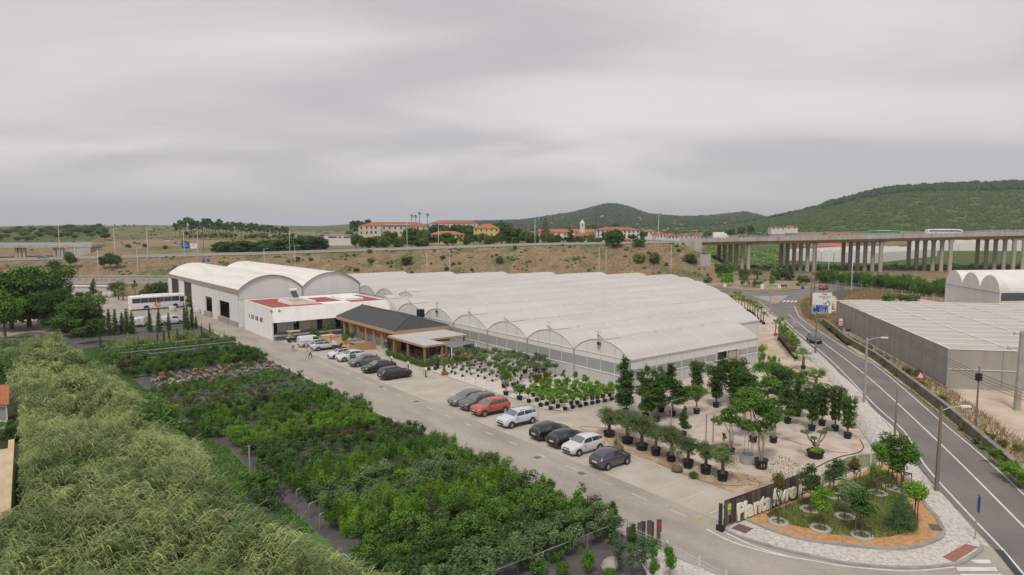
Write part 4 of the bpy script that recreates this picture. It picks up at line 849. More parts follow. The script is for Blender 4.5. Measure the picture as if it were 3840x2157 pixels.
for i in range(46):
    px = rv.choice([rv.uniform(1860, 2130), rv.uniform(2130, 2300), rv.uniform(2370, 2420), rv.uniform(2500, 2620), rv.uniform(2690, 2760)]); d = rv.uniform(1350, 2200); p = G(px, d)
    t = thing('hillside_house', 'tiny pale house scattered on the distant wooded hillside', 'house', p, rv.uniform(-1, 1), 'houses on the distant hillside')
    wd = rv.uniform(7, 13); MB().bx(0, wd, 0, 8, -3, 4).build('wall', [whiter], t); MB().add([(-.4, -.4, 4), (wd + .4, -.4, 4), (wd + .4, 8.4, 4), (-.4, 8.4, 4), (2, 4, 6), (wd - 2, 4, 6)], [(0, 1, 5, 4), (2, 3, 4, 5), (1, 2, 5), (3, 0, 4)]).build('roof', [terra], t)
# chimney stacks
for px in (1941, 1982):
    p = D(px, 480, 862); tag(MB().lathe([(.9, -6), (.7, zat(480, 838 if px < 1960 else 834) - p.z)], n=8).build('brick_chimney', [terra2], None, p), 'red brick chimney stack behind the trees, ' + ('left of the pair' if px < 1960 else 'right of the pair'), 'chimney')

# ---- houses at the left edge
lh = thing('garden_house', 'small white house with orange tile roof at the left edge', 'house', (0, 0, 0))
c = P(55, 1610); dd_ = dist(c); zt = zat(dd_, 1465); ze_ = zat(dd_, 1513)
rx = lambda px, dz=0: D(px, dd_, z=0)
o1 = D(55, dd_, z=0); o2 = D(-200, dd_, z=0); bk = Vector((sH, cH, 0)) * 3 + Vector((-cH, sH, 0)) * 2.6
MB().prism([(p.x, p.y) for p in (o1 - Vector((cH, -sH, 0)) * .6, o2, o2 + bk, o1 - Vector((cH, -sH, 0)) * .6 + bk)], -1, ze_).build('wall', [whiter], lh)
rows_ = MB(); n = 12; wv = (o2 - o1)
for k in range(26):
    a = o1 + wv * (k / 26); b = o1 + wv * ((k + 1) / 26); mid = (a + b) / 2
    for (s, e, zz) in ((a, mid, 0), (mid, b, .07)):
        f0 = Vector((0, 0, ze_)) - Vector((sH, cH, 0)) * .5; f1 = Vector((0, 0, zt)) + bk * .75
        rows_.add([s + f0 + Vector((0, 0, zz)), e + f0 + Vector((0, 0, .07 - zz)), e + f1 + Vector((0, 0, .07 - zz)), s + f1 + Vector((0, 0, zz))], [(0, 1, 2, 3)], 0, True)
rows_.build('tile_roof', [terra], lh)
fv = Vector((sH, cH, 0)) * -.05; wa, wb = D(32, dd_, z=0), D(-60, dd_, z=0); zl, zh = zat(dd_, 1580), zat(dd_, 1522)
wn = MB().add([wa + fv + Vector((0, 0, zl)), wb + fv + Vector((0, 0, zl)), wb + fv + Vector((0, 0, zh)), wa + fv + Vector((0, 0, zh))], [(3, 2, 1, 0)]).build('window', [glassmat('net_curtain', (.30, .30, .28), .3)], lh)
fm = MB(); [fm.bar(p + fv * 2 + Vector((0, 0, a)), q + fv * 2 + Vector((0, 0, b)), .12) for p, q, a, b in ((wa, wa, zl, zh), (wa, wb, zh, zh), (wa, wb, zl, zl))]; fm.build('window_frame', [white_paint], wn)
gw = thing('garden_wall', 'cream rendered garden wall at the left edge below the house', 'wall')
w0, w1 = P(55, 1660, 2.0), P(45, 1990, 1.0)
dirv = (w1 - w0); dirv.z = 0; nrm = Vector((dirv.y, -dirv.x, 0)).normalized()
nrm = nrm if nrm.dot(Vector((-cH, sH, 0))) > 0 else -nrm
cream = M('cream_wall', (0.62, 0.50, 0.33), .9, (0.50, 0.39, 0.25), .8)
m = MB(); p0, p1 = Vector((w0.x, w0.y, 0)), Vector((w1.x, w1.y, 0)); m.add([p0, p1, p1 + nrm * .4, p0 + nrm * .4] + [q + Vector((0, 0, 2.3)) for q in (p0, p1, p1 + nrm * .4, p0 + nrm * .4)], [(4, 5, 6, 7), (0, 1, 5, 4), (1, 2, 6, 5), (2, 3, 7, 6), (3, 0, 4, 7)]); m.build('wall_body', [cream], gw)
sheet('garden_terrace', [p0 + nrm * .4, p1 + nrm * .4, p1 + nrm * 12, p0 + nrm * 12], 1.6, sand)
# ================================================================ VEHICLES
cglass = glassmat('car_glass', (0.05, 0.06, 0.065), .04); cglass2 = glassmat('windscreen', (0.15, 0.17, 0.18), .05)  # both tints lightened so the colour carries the sky's reflection
lamp_w = glassmat('headlamp', (0.62, 0.64, 0.66), .1); lamp_r = glassmat('tail_lamp', (0.42, 0.02, 0.02), .15); plate = M('number_plate', (0.62, 0.62, 0.60), .5)
rim_s = M('alloy_rim', (0.50, 0.50, 0.51), .35, metal=.7); rim_b = M('black_rim', (0.045, 0.045, 0.048), .4)
# stations: t, half width, bottom z, shoulder z, top z, roof half width   (t from the nose)
ST = {
 'hatch': [(0, .74, .36, .56, .60, .56), (.02, .84, .28, .68, .74, .64), (.09, .94, .22, .78, .88, .70), (.25, .99, .20, .89, .99, .72), (.43, 1, .20, .93, 1.42, .62), (.60, 1, .20, .95, 1.47, .63), (.80, 1, .20, .98, 1.42, .61), (.90, .98, .22, 1.0, 1.30, .58), (.975, .93, .27, .95, 1.0, .66), (1, .85, .36, .74, .78, .62)],
 'suv': [(0, .78, .40, .66, .72, .60), (.02, .88, .32, .82, .88, .68), (.08, .95, .26, .90, .99, .74), (.25, .99, .24, 1.0, 1.08, .75), (.41, 1, .24, 1.04, 1.54, .66), (.58, 1, .24, 1.06, 1.60, .68), (.80, 1, .24, 1.09, 1.57, .66), (.91, .99, .26, 1.10, 1.48, .63), (.975, .95, .30, 1.04, 1.10, .72), (1, .88, .40, .82, .88, .66)],
 'coupe': [(0, .76, .36, .58, .64, .58), (.02, .86, .28, .72, .80, .66), (.09, .95, .24, .84, .93, .72), (.26, .99, .22, .95, 1.03, .74), (.44, 1, .22, .99, 1.48, .63), (.58, 1, .22, 1.02, 1.54, .64), (.76, 1, .22, 1.05, 1.43, .61), (.90, .98, .24, 1.08, 1.20, .60), (.98, .94, .28, 1.02, 1.06, .66), (1, .86, .38, .78, .84, .62)],
 'micra': [(0, .72, .36, .56, .62, .52), (.03, .84, .28, .70, .78, .62), (.10, .94, .22, .82, .94, .68), (.24, .99, .20, .92, 1.04, .70), (.42, 1, .20, .95, 1.45, .60), (.58, 1, .20, .97, 1.52, .62), (.78, 1, .20, 1.0, 1.46, .60), (.91, .97, .22, 1.0, 1.24, .57), (.975, .91, .27, .93, .98, .62), (1, .82, .36, .72, .78, .58)],
 'van': [(0, .78, .36, .66, .72, .60), (.02, .88, .30, .86, .92, .68), (.07, .96, .24, .98, 1.06, .76), (.17, .99, .22, 1.10, 1.18, .78), (.32, 1, .22, 1.14, 1.76, .76), (.50, 1, .22, 1.15, 1.82, .78), (.85, 1, .22, 1.15, 1.82, .78), (.96, 1, .24, 1.15, 1.80, .77), (.99, .97, .28, 1.12, 1.70, .76), (1, .95, .36, .95, 1.2, .76)]}
def cat_interp(st, k=4):
    a = np.array(st); n = len(a); out = []; idx = []
    for i in range(n - 1):
        p0, p1, p2, p3 = a[max(i - 1, 0)], a[i], a[i + 1], a[min(i + 2, n - 1)]
        for j in range(k):
            t = j / k; m1 = (p2 - p0) * .35; m2 = (p3 - p1) * .35
            out.append((2 * t ** 3 - 3 * t * t + 1) * p1 + (t ** 3 - 2 * t * t + t) * m1 + (-2 * t ** 3 + 3 * t * t) * p2 + (t ** 3 - t * t) * m2); idx.append(i + t)
    out.append(a[-1]); idx.append(n - 1); return np.array(out), np.array(idx)
WHEEL = {}
def wheel_meshes(r, rim):
    key = (r, rim.name)
    if key in WHEEL: return WHEEL[key]
    ty = MB(); n = 20; pr = [(r * .66, -.1), (r * .93, -.11), (r, -.07), (r, .07), (r * .93, .11), (r * .66, .1)]
    ty.add([(rr * math.cos(2 * math.pi * j / n), y, rr * math.sin(2 * math.pi * j / n)) for rr, y in pr for j in range(n)], [(i * n + j, (i + 1) * n + j, (i + 1) * n + (j + 1) % n, i * n + (j + 1) % n) for i in range(5) for j in range(n)], 0, True)
    rm = MB(); rm.add([(r * .68 * math.cos(2 * math.pi * j / n), -.05, r * .68 * math.sin(2 * math.pi * j / n)) for j in range(n)], [list(range(n))], 1)
    pr = [(r * .60, -.085), (r * .70, -.10), (r * .70, .10)]
    rm.add([(rr * math.cos(2 * math.pi * j / n), y, rr * math.sin(2 * math.pi * j / n)) for rr, y in pr for j in range(n)], [(i * n + j, (i + 1) * n + j, (i + 1) * n + (j + 1) % n, i * n + (j + 1) % n) for i in range(2) for j in range(n)], 0, True)
    for k in range(5):
        g = 2 * math.pi * k / 5 + .3; c, s = math.cos(g), math.sin(g); q = []
        for rr, ww in ((r * .08, .05), (r * .62, .035)):
            for sg in (-1, 1): q.append((rr * c - sg * ww * s, -.088, rr * s + sg * ww * c))
        rm.add(q, [(0, 1, 3, 2)], 0)
    WHEEL[key] = (ty.mesh('tyre', rub), rm.mesh('rim', [rim, black_m])); return WHEEL[key]
def add_wheels(t, xs, y, r, rim):
    ty, rm = wheel_meshes(r, rim)
    for x in xs:
        for s in (-1, 1):
            wo = put('wheel', None, t, (x, s * y, r), 0 if s < 0 else math.pi); put('tyre', ty, wo); put('rim', rm, wo)
def car(label, kind, Lc, Wc, col, loc, heading, rim=None, group=None, metal=.0, clad=False, hs=1.0, plates=True, roofcol=None, cat='car', name='parked_car'):
    """x forward from the middle of the car; heading = direction of the nose"""
    t = thing(name, label, cat, loc, heading, group)
    st, idx = cat_interp(ST[kind]); st = st.copy(); st[:, 2:5] *= hs; W2 = Wc / 2
    pm = paint('paint_%.2f_%.2f_%.2f' % col, col, metal)
    def ring(r):
        tt, w, zb, sh, tp, wr = r; x = Lc * (.5 - tt); w = w * W2
        wr = min(wr * W2 * 1.18, w * .97)
        return [(x, 0, zb), (x, w * .90, zb), (x, w * .985, zb + .12), (x, w, zb + (sh - zb) * .55), (x, w * .97, sh - .03), (x, w * .945, sh), (x, wr, tp - .05 * min(1, (tp - sh) * 3)), (x, wr * .86, tp - .005), (x, 0, tp + .035)]
    rings = [ring(r) for r in st]; nh = 9; full = [[p for p in rg] + [(p[0], -p[1], p[2]) for p in rg[-2:0:-1]] for rg in rings]; k = len(full[0]); vs = [p for f in full for p in f]
    fs = [(i * k + j, i * k + (j + 1) % k, (i + 1) * k + (j + 1) % k, (i + 1) * k + j) for i in range(len(full) - 1) for j in range(k)]
    b = MB(); b.add(vs, fs, 0, True); b.add(full[0], [list(range(k))], 0); b.add(full[-1], [list(range(k - 1, -1, -1))], 0); b.build('body', [pm], t)
    def pt(s, j):                           # s continuous station, j continuous ring index
        i = int(np.clip(np.searchsorted(idx, s, 'right') - 1, 0, len(idx) - 2)); f = (s - idx[i]) / (idx[i + 1] - idx[i]); a, c = rings[i], rings[i + 1]; j0 = min(int(j), nh - 2); g = j - j0
        q = lambda R_: Vector(R_[j0]).lerp(Vector(R_[j0 + 1]), g)
        return q(a).lerp(q(c), f)
    def patch(name, sfun, js, mat, sgn, off=.012, ns=6, par=None):
        m = MB(); rows = []
        for j in js:
            s0, s1 = sfun(j); rows.append([pt(s0 + (s1 - s0) * i / ns, j) for i in range(ns + 1)])
        vs = []
        for r_ in rows:
            for p in r_: n_ = Vector((0, p.y, max(0, p.z - .9) * .6)).normalized() if p.y > .05 else Vector((0, 0, 1)); q = p + n_ * off; vs.append((q.x, q.y * sgn, q.z))
        m.add(vs, [(a * (ns + 1) + i, a * (ns + 1) + i + 1, (a + 1) * (ns + 1) + i + 1, (a + 1) * (ns + 1) + i) for a in range(len(rows) - 1) for i in range(ns)], 0, True)
        return m.build(name, [mat], par or t)
    for s in (-1, 1):
        patch('side_window', lambda j: (3.35 + (j - 5.1) * .45, 4.93), (5.15, 5.5, 5.88), cglass, s)
        if kind != 'van':
            patch('side_window', lambda j: (5.03, 6.1), (5.15, 5.5, 5.88), cglass, s); patch('quarter_window', lambda j: (6.18, 7.25 - (j - 5.1) * .35), (5.22, 5.5, 5.86), cglass, s)
        patch('headlight', lambda j: (.55, 2.05 - .3 * (5 - j)), (4.1, 4.95), lamp_w if not clad == 'dark' else lamp_w, s, .01)
        patch('tail_light', lambda j: (7.9, 8.9), (3.7, 4.3, 4.95), lamp_r, s, .012)
        mp_ = pt(3.5, 5.0); MB().box((mp_.x, s * (mp_.y + .12), mp_.z + .08), (.14, .2, .15)).build('mirror', [pm], t)
    def top_patch(name, s0, s1, mat, off=.014, j0=6.15):
        m = MB(); n = 6; vs = []
        for i in range(n + 1):
            sv = s0 + (s1 - s0) * i / n; e = pt(sv, j0); c = pt(sv, 8); mdl = pt(sv, 7.0)
            for q in ((e.x, e.y, e.z), (mdl.x, mdl.y, mdl.z), (c.x, 0, c.z), (mdl.x, -mdl.y, mdl.z), (e.x, -e.y, e.z)): vs.append((q[0] + off * (.6 if s0 < 5 else -.6), q[1], q[2] + off))
        m.add(vs, [(i * 5 + j, i * 5 + j + 1, (i + 1) * 5 + j + 1, (i + 1) * 5 + j) for i in range(n) for j in range(4)], 0, True); m.build(name, [mat], t)
    top_patch('windscreen', 3.12, 3.93, cglass2)
    if kind == 'van':
        pass
    else: top_patch('rear_window', 7.12, 7.92, cglass)
    if roofcol is not None: top_patch('roof_panel', 4.05, 6.9, roofcol, .008, 6.3)
    r = .335 if kind in ('suv', 'coupe', 'van') else .305
    xf, xr = Lc * (.5 - .185), Lc * (.5 - .80); add_wheels(t, (xf, xr), W2 - .065, r, rim or rim_s)
    for x in (xf, xr):
        for s in (-1, 1):
            n = 16; am = MB(); a_ = [(x + (r + .075) * math.cos(math.pi * (j / n * 1.16 - .08)), s * (W2 + .006), r + (r + .075) * math.sin(math.pi * (j / n * 1.16 - .08))) for j in range(n + 1)]
            am.add(a_, [list(range(n + 1))]); am.build('wheel_arch', [black_m], t)
    z0 = st[1][2]
    MB().bx(Lc / 2 - .06, Lc / 2 + .012, -W2 * .62, W2 * .62, z0 + .02, z0 + .16).build('lower_grille', [black_m], t); MB().bx(Lc / 2 - .05, Lc / 2 + .008, -W2 * .38, W2 * .38, z0 + .24, z0 + .36).build('grille', [black_m], t)
    if plates:
        MB().bx(Lc / 2 + .008, Lc / 2 + .024, -.26, .26, z0 + .19, z0 + .30).build('number_plate', [plate], t); MB().bx(-Lc / 2 - .03, -Lc / 2 + .03, -.26, .26, .62 * hs, .74 * hs).build('number_plate', [plate], t)
    MB().bx(-Lc / 2 - .012, -Lc / 2 + .1, -W2 * .75, W2 * .75, z0, z0 + .16).build('rear_bumper', [black_m], t)
    if clad:
        for s in (-1, 1): MB().bx(xr + .42, xf - .42, s * (W2 - .02) - .02, s * (W2 - .02) + .02, .26, .46).build('sill_cladding', [black_m], t)
    if kind == 'suv':
        for s in (-1, 1): a, c = pt(4.3, 6.6), pt(6.8, 6.6); MB().bar((a.x, s * a.y, a.z + .05), (c.x, s * c.y, c.z + .05), .04, .04).build('roof_rail', [rim_b], t)
    if kind == 'van':
        MB().bx(-Lc / 2 - .012, -Lc / 2 + .02, -.015, .015, .5, 1.7).build('door_seam', [rub], t); MB().bx(-Lc / 2 + 0.02, -Lc / 2 + 1.7, -W2 - .008, -W2 - .001, 1.02, 1.06).build('side_rail', [rub], t)
    return t
PI = math.pi
W_ = (0.60, 0.60, 0.61); K_ = (0.012, 0.012, 0.014)
def park(Y, nose_to_road, *a, X=40.6, **k): return car(*a[:5] if False else (a[0], a[1], a[2], a[3], a[4]), (X, Y, .012), PI if nose_to_road else 0.0, **k)
park(38.15, False, 'grey rounded hatchback parked nearest the entrance gate', 'micra', 3.72, 1.66, (0.11, 0.11, 0.135), X=39.7, metal=.5)
park(42.1, True, 'white hatchback parked nose out between grey and black cars', 'hatch', 4.06, 1.73, W_, X=40.3)
park(44.35, False, 'black hatchback parked beside the white hatchback', 'hatch', 4.0, 1.72, K_, X=40.5)
o = park(46.95, False, 'black three door hatchback with round tail lights near the olive pots', 'hatch', 4.06, 1.72, (0.010, 0.008, 0.012), X=40.6)
park(52.05, True, 'white sport utility parked alone between red and black cars', 'suv', 4.3, 1.79, (0.58, 0.60, 0.66), X=40.6, clad=True)
park(57.0, True, 'coral red boxy sport utility with black wheel arches', 'suv', 4.3, 1.85, (0.44, 0.085, 0.05), X=40.8, clad=True, roofcol=paint('paint_red_roof', (0.44, 0.085, 0.05)))
park(59.5, True, 'dark grey sport utility with roof rails left of the red one', 'suv', 4.3, 1.80, (0.16, 0.155, 0.16), X=40.9, metal=.5)
park(61.8, True, 'silver grey hatchback at the left end of the near row', 'hatch', 4.45, 1.75, (0.24, 0.23, 0.225), X=41.0, metal=.5)
park(78.2, False, 'black sport utility with tail to the road, last of the charging bays', 'suv', 4.4, 1.82, (0.018, 0.020, 0.023), X=40.5, rim=rim_b, clad=True)
park(83.2, True, 'glossy black coupe crossover at a charging post', 'coupe', 4.7, 1.88, (0.008, 0.009, 0.012), X=40.6, rim=rim_b)
park(88.2, True, 'matt grey electric crossover in the charging bays', 'coupe', 4.46, 1.83, (0.17, 0.165, 0.16), X=40.8, metal=.5)
gc = park(92.8, True, 'white crossover with a green door panel in the charging bays', 'coupe', 4.46, 1.83, W_, X=40.8)
MB().bx(-.35, .55, .925, .94, .42, 1.0).build('green_door', [paint('paint_green', (0.0, 0.16, 0.055))], gc)
m = text_mesh('Plantalivre', .16, signwhite, .006); lt = put('door_lettering', m, gc, (.1, .945, .74)); lt.rotation_euler = (R(90), 0, PI)
park(95.5, True, 'white city car with black roof behind the green door crossover', 'micra', 3.7, 1.7, W_, X=40.2, roofcol=black_m)
park(103.5, False, 'silver white crossover with a dark roof beside the motorcycle', 'suv', 4.2, 1.8, (0.56, 0.56, 0.57), X=40.9, clad=True, hs=.97, roofcol=black_m)
park(107.9, False, 'white delivery van with its rear to the road', 'van', 4.2, 1.83, W_, X=40.4, cat='van', name='delivery_van')
p = P(3053, 1283); a_ = P(3081, 1280) - P(3253, 1413)
rd = P(3253, 1413) - P(3081, 1280); hd_ = math.atan2(rd.y, rd.x)
car('dark grey hatchback driving along the main road towards the camera', 'hatch', 4.4, 1.8, (0.03, 0.034, 0.04), (p.x, p.y, .02), hd_, rim=rim_b, name='moving_car')
p = P(3088, 1086); car('orange red crossover turning on the roundabout', 'suv', 4.4, 1.85, (0.50, 0.06, 0.02), (p.x, p.y, .02), math.atan2(-cH, sH) * 0 + HD * .3, name='moving_car')
for i, (px, py, hd_, kd, Lv, lb_) in enumerate(((640, 1216, .15, 'van', 5.0, 'white work van parked behind the row of cypresses'), (528, 1222, 1.3, 'van', 4.3, 'white small van half hidden by two cypresses'), (452, 1226, 1.3, 'hatch', 4.2, 'silver hatchback behind the cypress row at the left'), (262, 1212, .4, 'hatch', 4.3, 'white hatchback behind the dark pine branches'), (275, 1245, .4, 'suv', 4.4, 'white sport utility in the gap under the pine'))):
    p = P(px, py); car(lb_, kd, Lv, 1.85, (W_, W_, (0.36, 0.38, 0.4), W_, W_)[i], (p.x, p.y, .02), hd_, cat='van' if kd == 'van' else 'car', name='delivery_van' if kd == 'van' else 'parked_car')
for (px, d, y, col, lb_) in ((165, 292, 975, (0.06, 0.09, 0.13), 'dark blue car driving on the ramp road at the left'), (630, 500, 0, W_, 'tiny white car on the far field road'),):
    g = G(px, d); car(lb_, 'hatch', 4.3, 1.8, col, (g.x, g.y, g.z + .14), -HD, name='moving_car')
def box_truck(label, px, y, L_, h, mats, name, cat):
    x = (px - 1920) / F * 294; z = dkz(x, 2); t = thing(name, label, cat, cw(x, 292, z + .05), -HD)
    return t
t = box_truck('white panel truck with sloped cab crossing the viaduct', 2695, 0, 6, 3, 0, 'panel_truck', 'truck')
m = MB(); m.add([(-3.2, -1, .5), (1.2, -1, .5), (1.2, -1, 3.1), (-3.2, -1, 3.1), (-3.2, 1, .5), (1.2, 1, .5), (1.2, 1, 3.1), (-3.2, 1, 3.1)], [(0, 1, 2, 3), (5, 4, 7, 6), (3, 2, 6, 7), (0, 3, 7, 4), (1, 5, 6, 2), (0, 4, 5, 1)]); m.build('cargo_box', [white_paint], t)
m = MB(); c = [(1.2, .45), (3.1, .45), (3.1, 1.2), (2.2, 2.4), (1.2, 2.6)]; m.add([(a, -.98, b) for a, b in c] + [(a, .98, b) for a, b in c], [(0, 1, 2, 3, 4), (9, 8, 7, 6, 5)] + [(i, i + 5, (i + 1) % 5 + 5, (i + 1) % 5) for i in range(5)]); m.build('cab', [white_paint], t); MB().add([(2.95, -.9, 1.42), (2.95, .9, 1.42), (2.3, .9, 2.32), (2.3, -.9, 2.32)], [(0, 1, 2, 3)]).build('windscreen', [cglass], t); add_wheels(t, (2.2, -2.0), .9, .42, rim_s)
def coach(label, loc, hd, L_, white, logo=False, name='coach', cat='bus', col=None):
    t = thing(name, label, cat, loc, hd); h = 3.45; bm_ = MB(); W2 = 1.27
    prof = lambda x, k: [(x, -W2 * .96, .35), (x, -W2, .9), (x, -W2, 2.7), (x, -W2 * .93, 3.2 * k), (x, -W2 * .7, h * k), (x, W2 * .7, h * k), (x, W2 * .93, 3.2 * k), (x, W2, 2.7), (x, W2, .9), (x, W2 * .96, .35)]
    xs = [(-L_ / 2, .97), (-L_ / 2 + .4, 1), (0, 1), (L_ / 2 - 1.6, 1.01), (L_ / 2 - .7, .99), (L_ / 2 - .12, .90)]
    rr = [prof(*q) for q in xs]; vs = [p for r_ in rr for p in r_]; bm_.add(vs, [(i * 10 + j, i * 10 + (j + 1) % 10, (i + 1) * 10 + (j + 1) % 10, (i + 1) * 10 + j) for i in range(5) for j in range(10)], 0, False)
    bm_.add(rr[0], [list(range(10))]); bm_.add(rr[-1], [list(range(9, -1, -1))]); bm_.build('body', [col or white_paint], t)
    n = 6
    for s in (-1, 1):
        for k in range(n):
            a = -L_ / 2 + .35 + (L_ - 1.9) * k / n; b = a + (L_ - 1.9) / n - .05; MB().bx(a, b, s * (W2 + .006) - .006, s * (W2 + .006) + .006, 1.75, 2.9).build('side_window', [cglass], t)
        MB().bx(L_ / 2 - 1.45, L_ / 2 - .5, s * (W2 + .006) - .006, s * (W2 + .006) + .006, 1.5, 2.75).build('door_window', [cglass], t)
        MB().box((L_ / 2 - .05, s * (W2 + .2), 2.4), (.25, .2, .7)).build('mirror', [white_paint], t)
        MB().bx(-L_ / 2 - .02, -L_ / 2 + .05, s * 1.05 - .12, s * 1.05 + .12, .9, 1.6).build('tail_light', [lamp_r], t)
    MB().add([(L_ / 2 - .1, -1.1, 1.3), (L_ / 2 - .1, 1.1, 1.3), (L_ / 2 - .42, 1.0, 2.9), (L_ / 2 - .42, -1.0, 2.9)], [(0, 1, 2, 3)]).build('windscreen', [cglass], t)
    add_wheels(t, (L_ / 2 - 2.5, -L_ / 2 + 3.3), 1.12, .5, rim_s)
    for x in (L_ / 2 - 2.5, -L_ / 2 + 3.3):
        for s in (-1, 1):
            k = 14; MB().add([(x + .62 * math.cos(PI * j / k), s * (W2 + .004), .5 + .62 * math.sin(PI * j / k)) for j in range(k + 1)], [list(range(k + 1))]).build('wheel_arch', [black_m], t)
    MB().bx(-3.5, 2.5, -.8, .8, h, h + .16).build('roof_unit', [white_paint], t)
    if logo:
        og = M('logo_orange', (0.62, 0.13, 0.035), .5); e = MB(); k = 24
        for a0, a1 in ((.15, 1.55), (1.75, 3.6), (3.8, 6.1)):
            n = 10; e.add([(rr_ * math.cos(a0 + (a1 - a0) * j / n), -W2 - .014, rr_ * math.sin(a0 + (a1 - a0) * j / n)) for rr_ in (.42, .68) for j in range(n + 1)], [(j, j + 1, j + n + 2, j + n + 1) for j in range(n)])
        e.bar((-.5, -W2 - .012, -.4), (.35, -W2 - .012, .4), .004, .2); e.bar((-.05, -W2 - .012, .35), (.4, -W2 - .012, .35), .004, .14)
        e.build('round_logo', [og], t, (-.35, 0, 1.25))
    if name != 'coach': t.scale = (1, 1, .64)
    return t
pa, pb = P(551, 1163), P(644, 1156); hb = math.atan2(pb.y - pa.y, pb.x - pa.x); mid = (pa + pb) / 2 + Vector((-.1, 1.2, .02))
coach('white touring coach with orange round logo parked in the rear yard', mid, hb, 12.2, 1, True)
for (px, L_, lb_, col) in ((3335, 14, 'green and white lorry half hidden behind the viaduct railing', M('lorry_green', (0.10, 0.34, 0.13), .5)), (3560, 15, 'long white coach crossing the viaduct at the right', None)):
    x = (px - 1920) / F * 296; coach(lb_, cw(x, 301, dkz(x, 2) + .04), -HD - .03, L_, 1, False, 'viaduct_coach' if col is None else 'viaduct_lorry', 'bus' if col is None else 'lorry', col)
# golf cart and utility buggy
gcm = M('cart_cream', (0.55, 0.47, 0.33), .6)
def golf_cart(label, loc, hd, c2):
    t = thing('golf_cart', label, 'golf cart', loc, hd)
    m = MB(); c = [(-1.2, .35), (-1.2, .8), (-.3, .85), (-.2, .55), (.5, .5), (.75, .95), (1.2, .75), (1.25, .35)]; m.add([(a, -.58, b) for a, b in c] + [(a, .58, b) for a, b in c], [(0, 1, 2, 3, 4, 5, 6, 7), (15, 14, 13, 12, 11, 10, 9, 8)] + [(i, i + 8, (i + 1) % 8 + 8, (i + 1) % 8) for i in range(8)]); m.build('body', [c2], t)
    MB().bx(-1.15, 1.0, -.62, .62, 1.86, 1.94).build('canopy', [gcm], t)
    for x in (-1.0, .8):
        for s in (-.55, .55): MB().bar((x, s, .8), (x * .95, s, 1.88), .05).build('canopy_post', [galv], t)
    MB().bx(-.75, -.2, -.55, .55, .85, .98).build('seat', [gcm], t); MB().bx(-.85, -.75, -.55, .55, .95, 1.4).build('backrest', [gcm], t); MB().bx(-1.25, -.95, -.55, .55, .80, .92).build('rear_seat', [gcm], t)
    add_wheels(t, (.85, -.8), .52, .24, rim_s)
golf_cart('dark golf cart with cream canopy beside the white van', (39.6, 113.6, .012), 0.0, black_m)
golf_cart('white roofed golf cart squeezed between van and crossover', (42.6, 105.9, .012), 0.1, white_paint)
# motorcycle
mc_ = thing('motorcycle', 'black touring motorcycle with panniers parked by the timber screen', 'motorcycle', (42.3, 100.5, .012), .6)
dkm = M('dark_metal', (0.07, 0.07, 0.075), .5)
for x in (-.75, .75):
    ty, rm = wheel_meshes(.32, rim_b); wo = put('wheel', None, mc_, (x, 0, .32)); put('tyre', ty, wo, s=(1, .6, 1)); put('rim', rm, wo, s=(1, .6, 1))
m = MB(); m.tube([(-.6, 0, .75), (-.1, 0, .72), (.25, 0, .95), (.55, 0, .85)], [.12, .16, .19, .08], 8); m.build('tank_and_seat', [black_m], mc_)
m = MB(); m.tube([(.75, -.1, .32), (.5, -.1, 1.0)], .035, 5); m.tube([(.75, .1, .32), (.5, .1, 1.0)], .035, 5); m.tube([(.42, -.4, 1.12), (.5, 0, 1.05), (.42, .4, 1.12)], .02, 5); m.build('fork_and_bars', [dkm], mc_)
MB().box((.1, 0, .45), (.5, .3, .4)).build('engine', [dkm], mc_); MB().box((.62, 0, 1.12), (.06, .35, .35)).build('windshield', [cglass], mc_)
for s in (-.3, .3): MB().box((-.65, s, .68), (.45, .2, .34)).build('pannier', [black_m], mc_)
MB().box((-.85, 0, .98), (.4, .4, .28)).build('top_case', [black_m], mc_)
# charging posts
for i, y in enumerate((76.0, 80.8, 85.7, 90.5)):
    t = thing('charging_post', 'slim white and black electric charging post behind the bays', 'charger', (43.9, y, .012), group='charging posts behind the charging bays')
    MB().box((0, 0, .5), (.1, .14, 1.0)).build('cabinet', [black_m], t); MB().box((0, 0, 1.15), (.18, .26, .34)).build('front_plate', [white_paint], t); MB().tube([(-.1, .16, 1.0), (-.25, .25, .5), (-.2, .2, .2), (-.1, .16, .5)], .02, 5).build('cable', [rub], t)
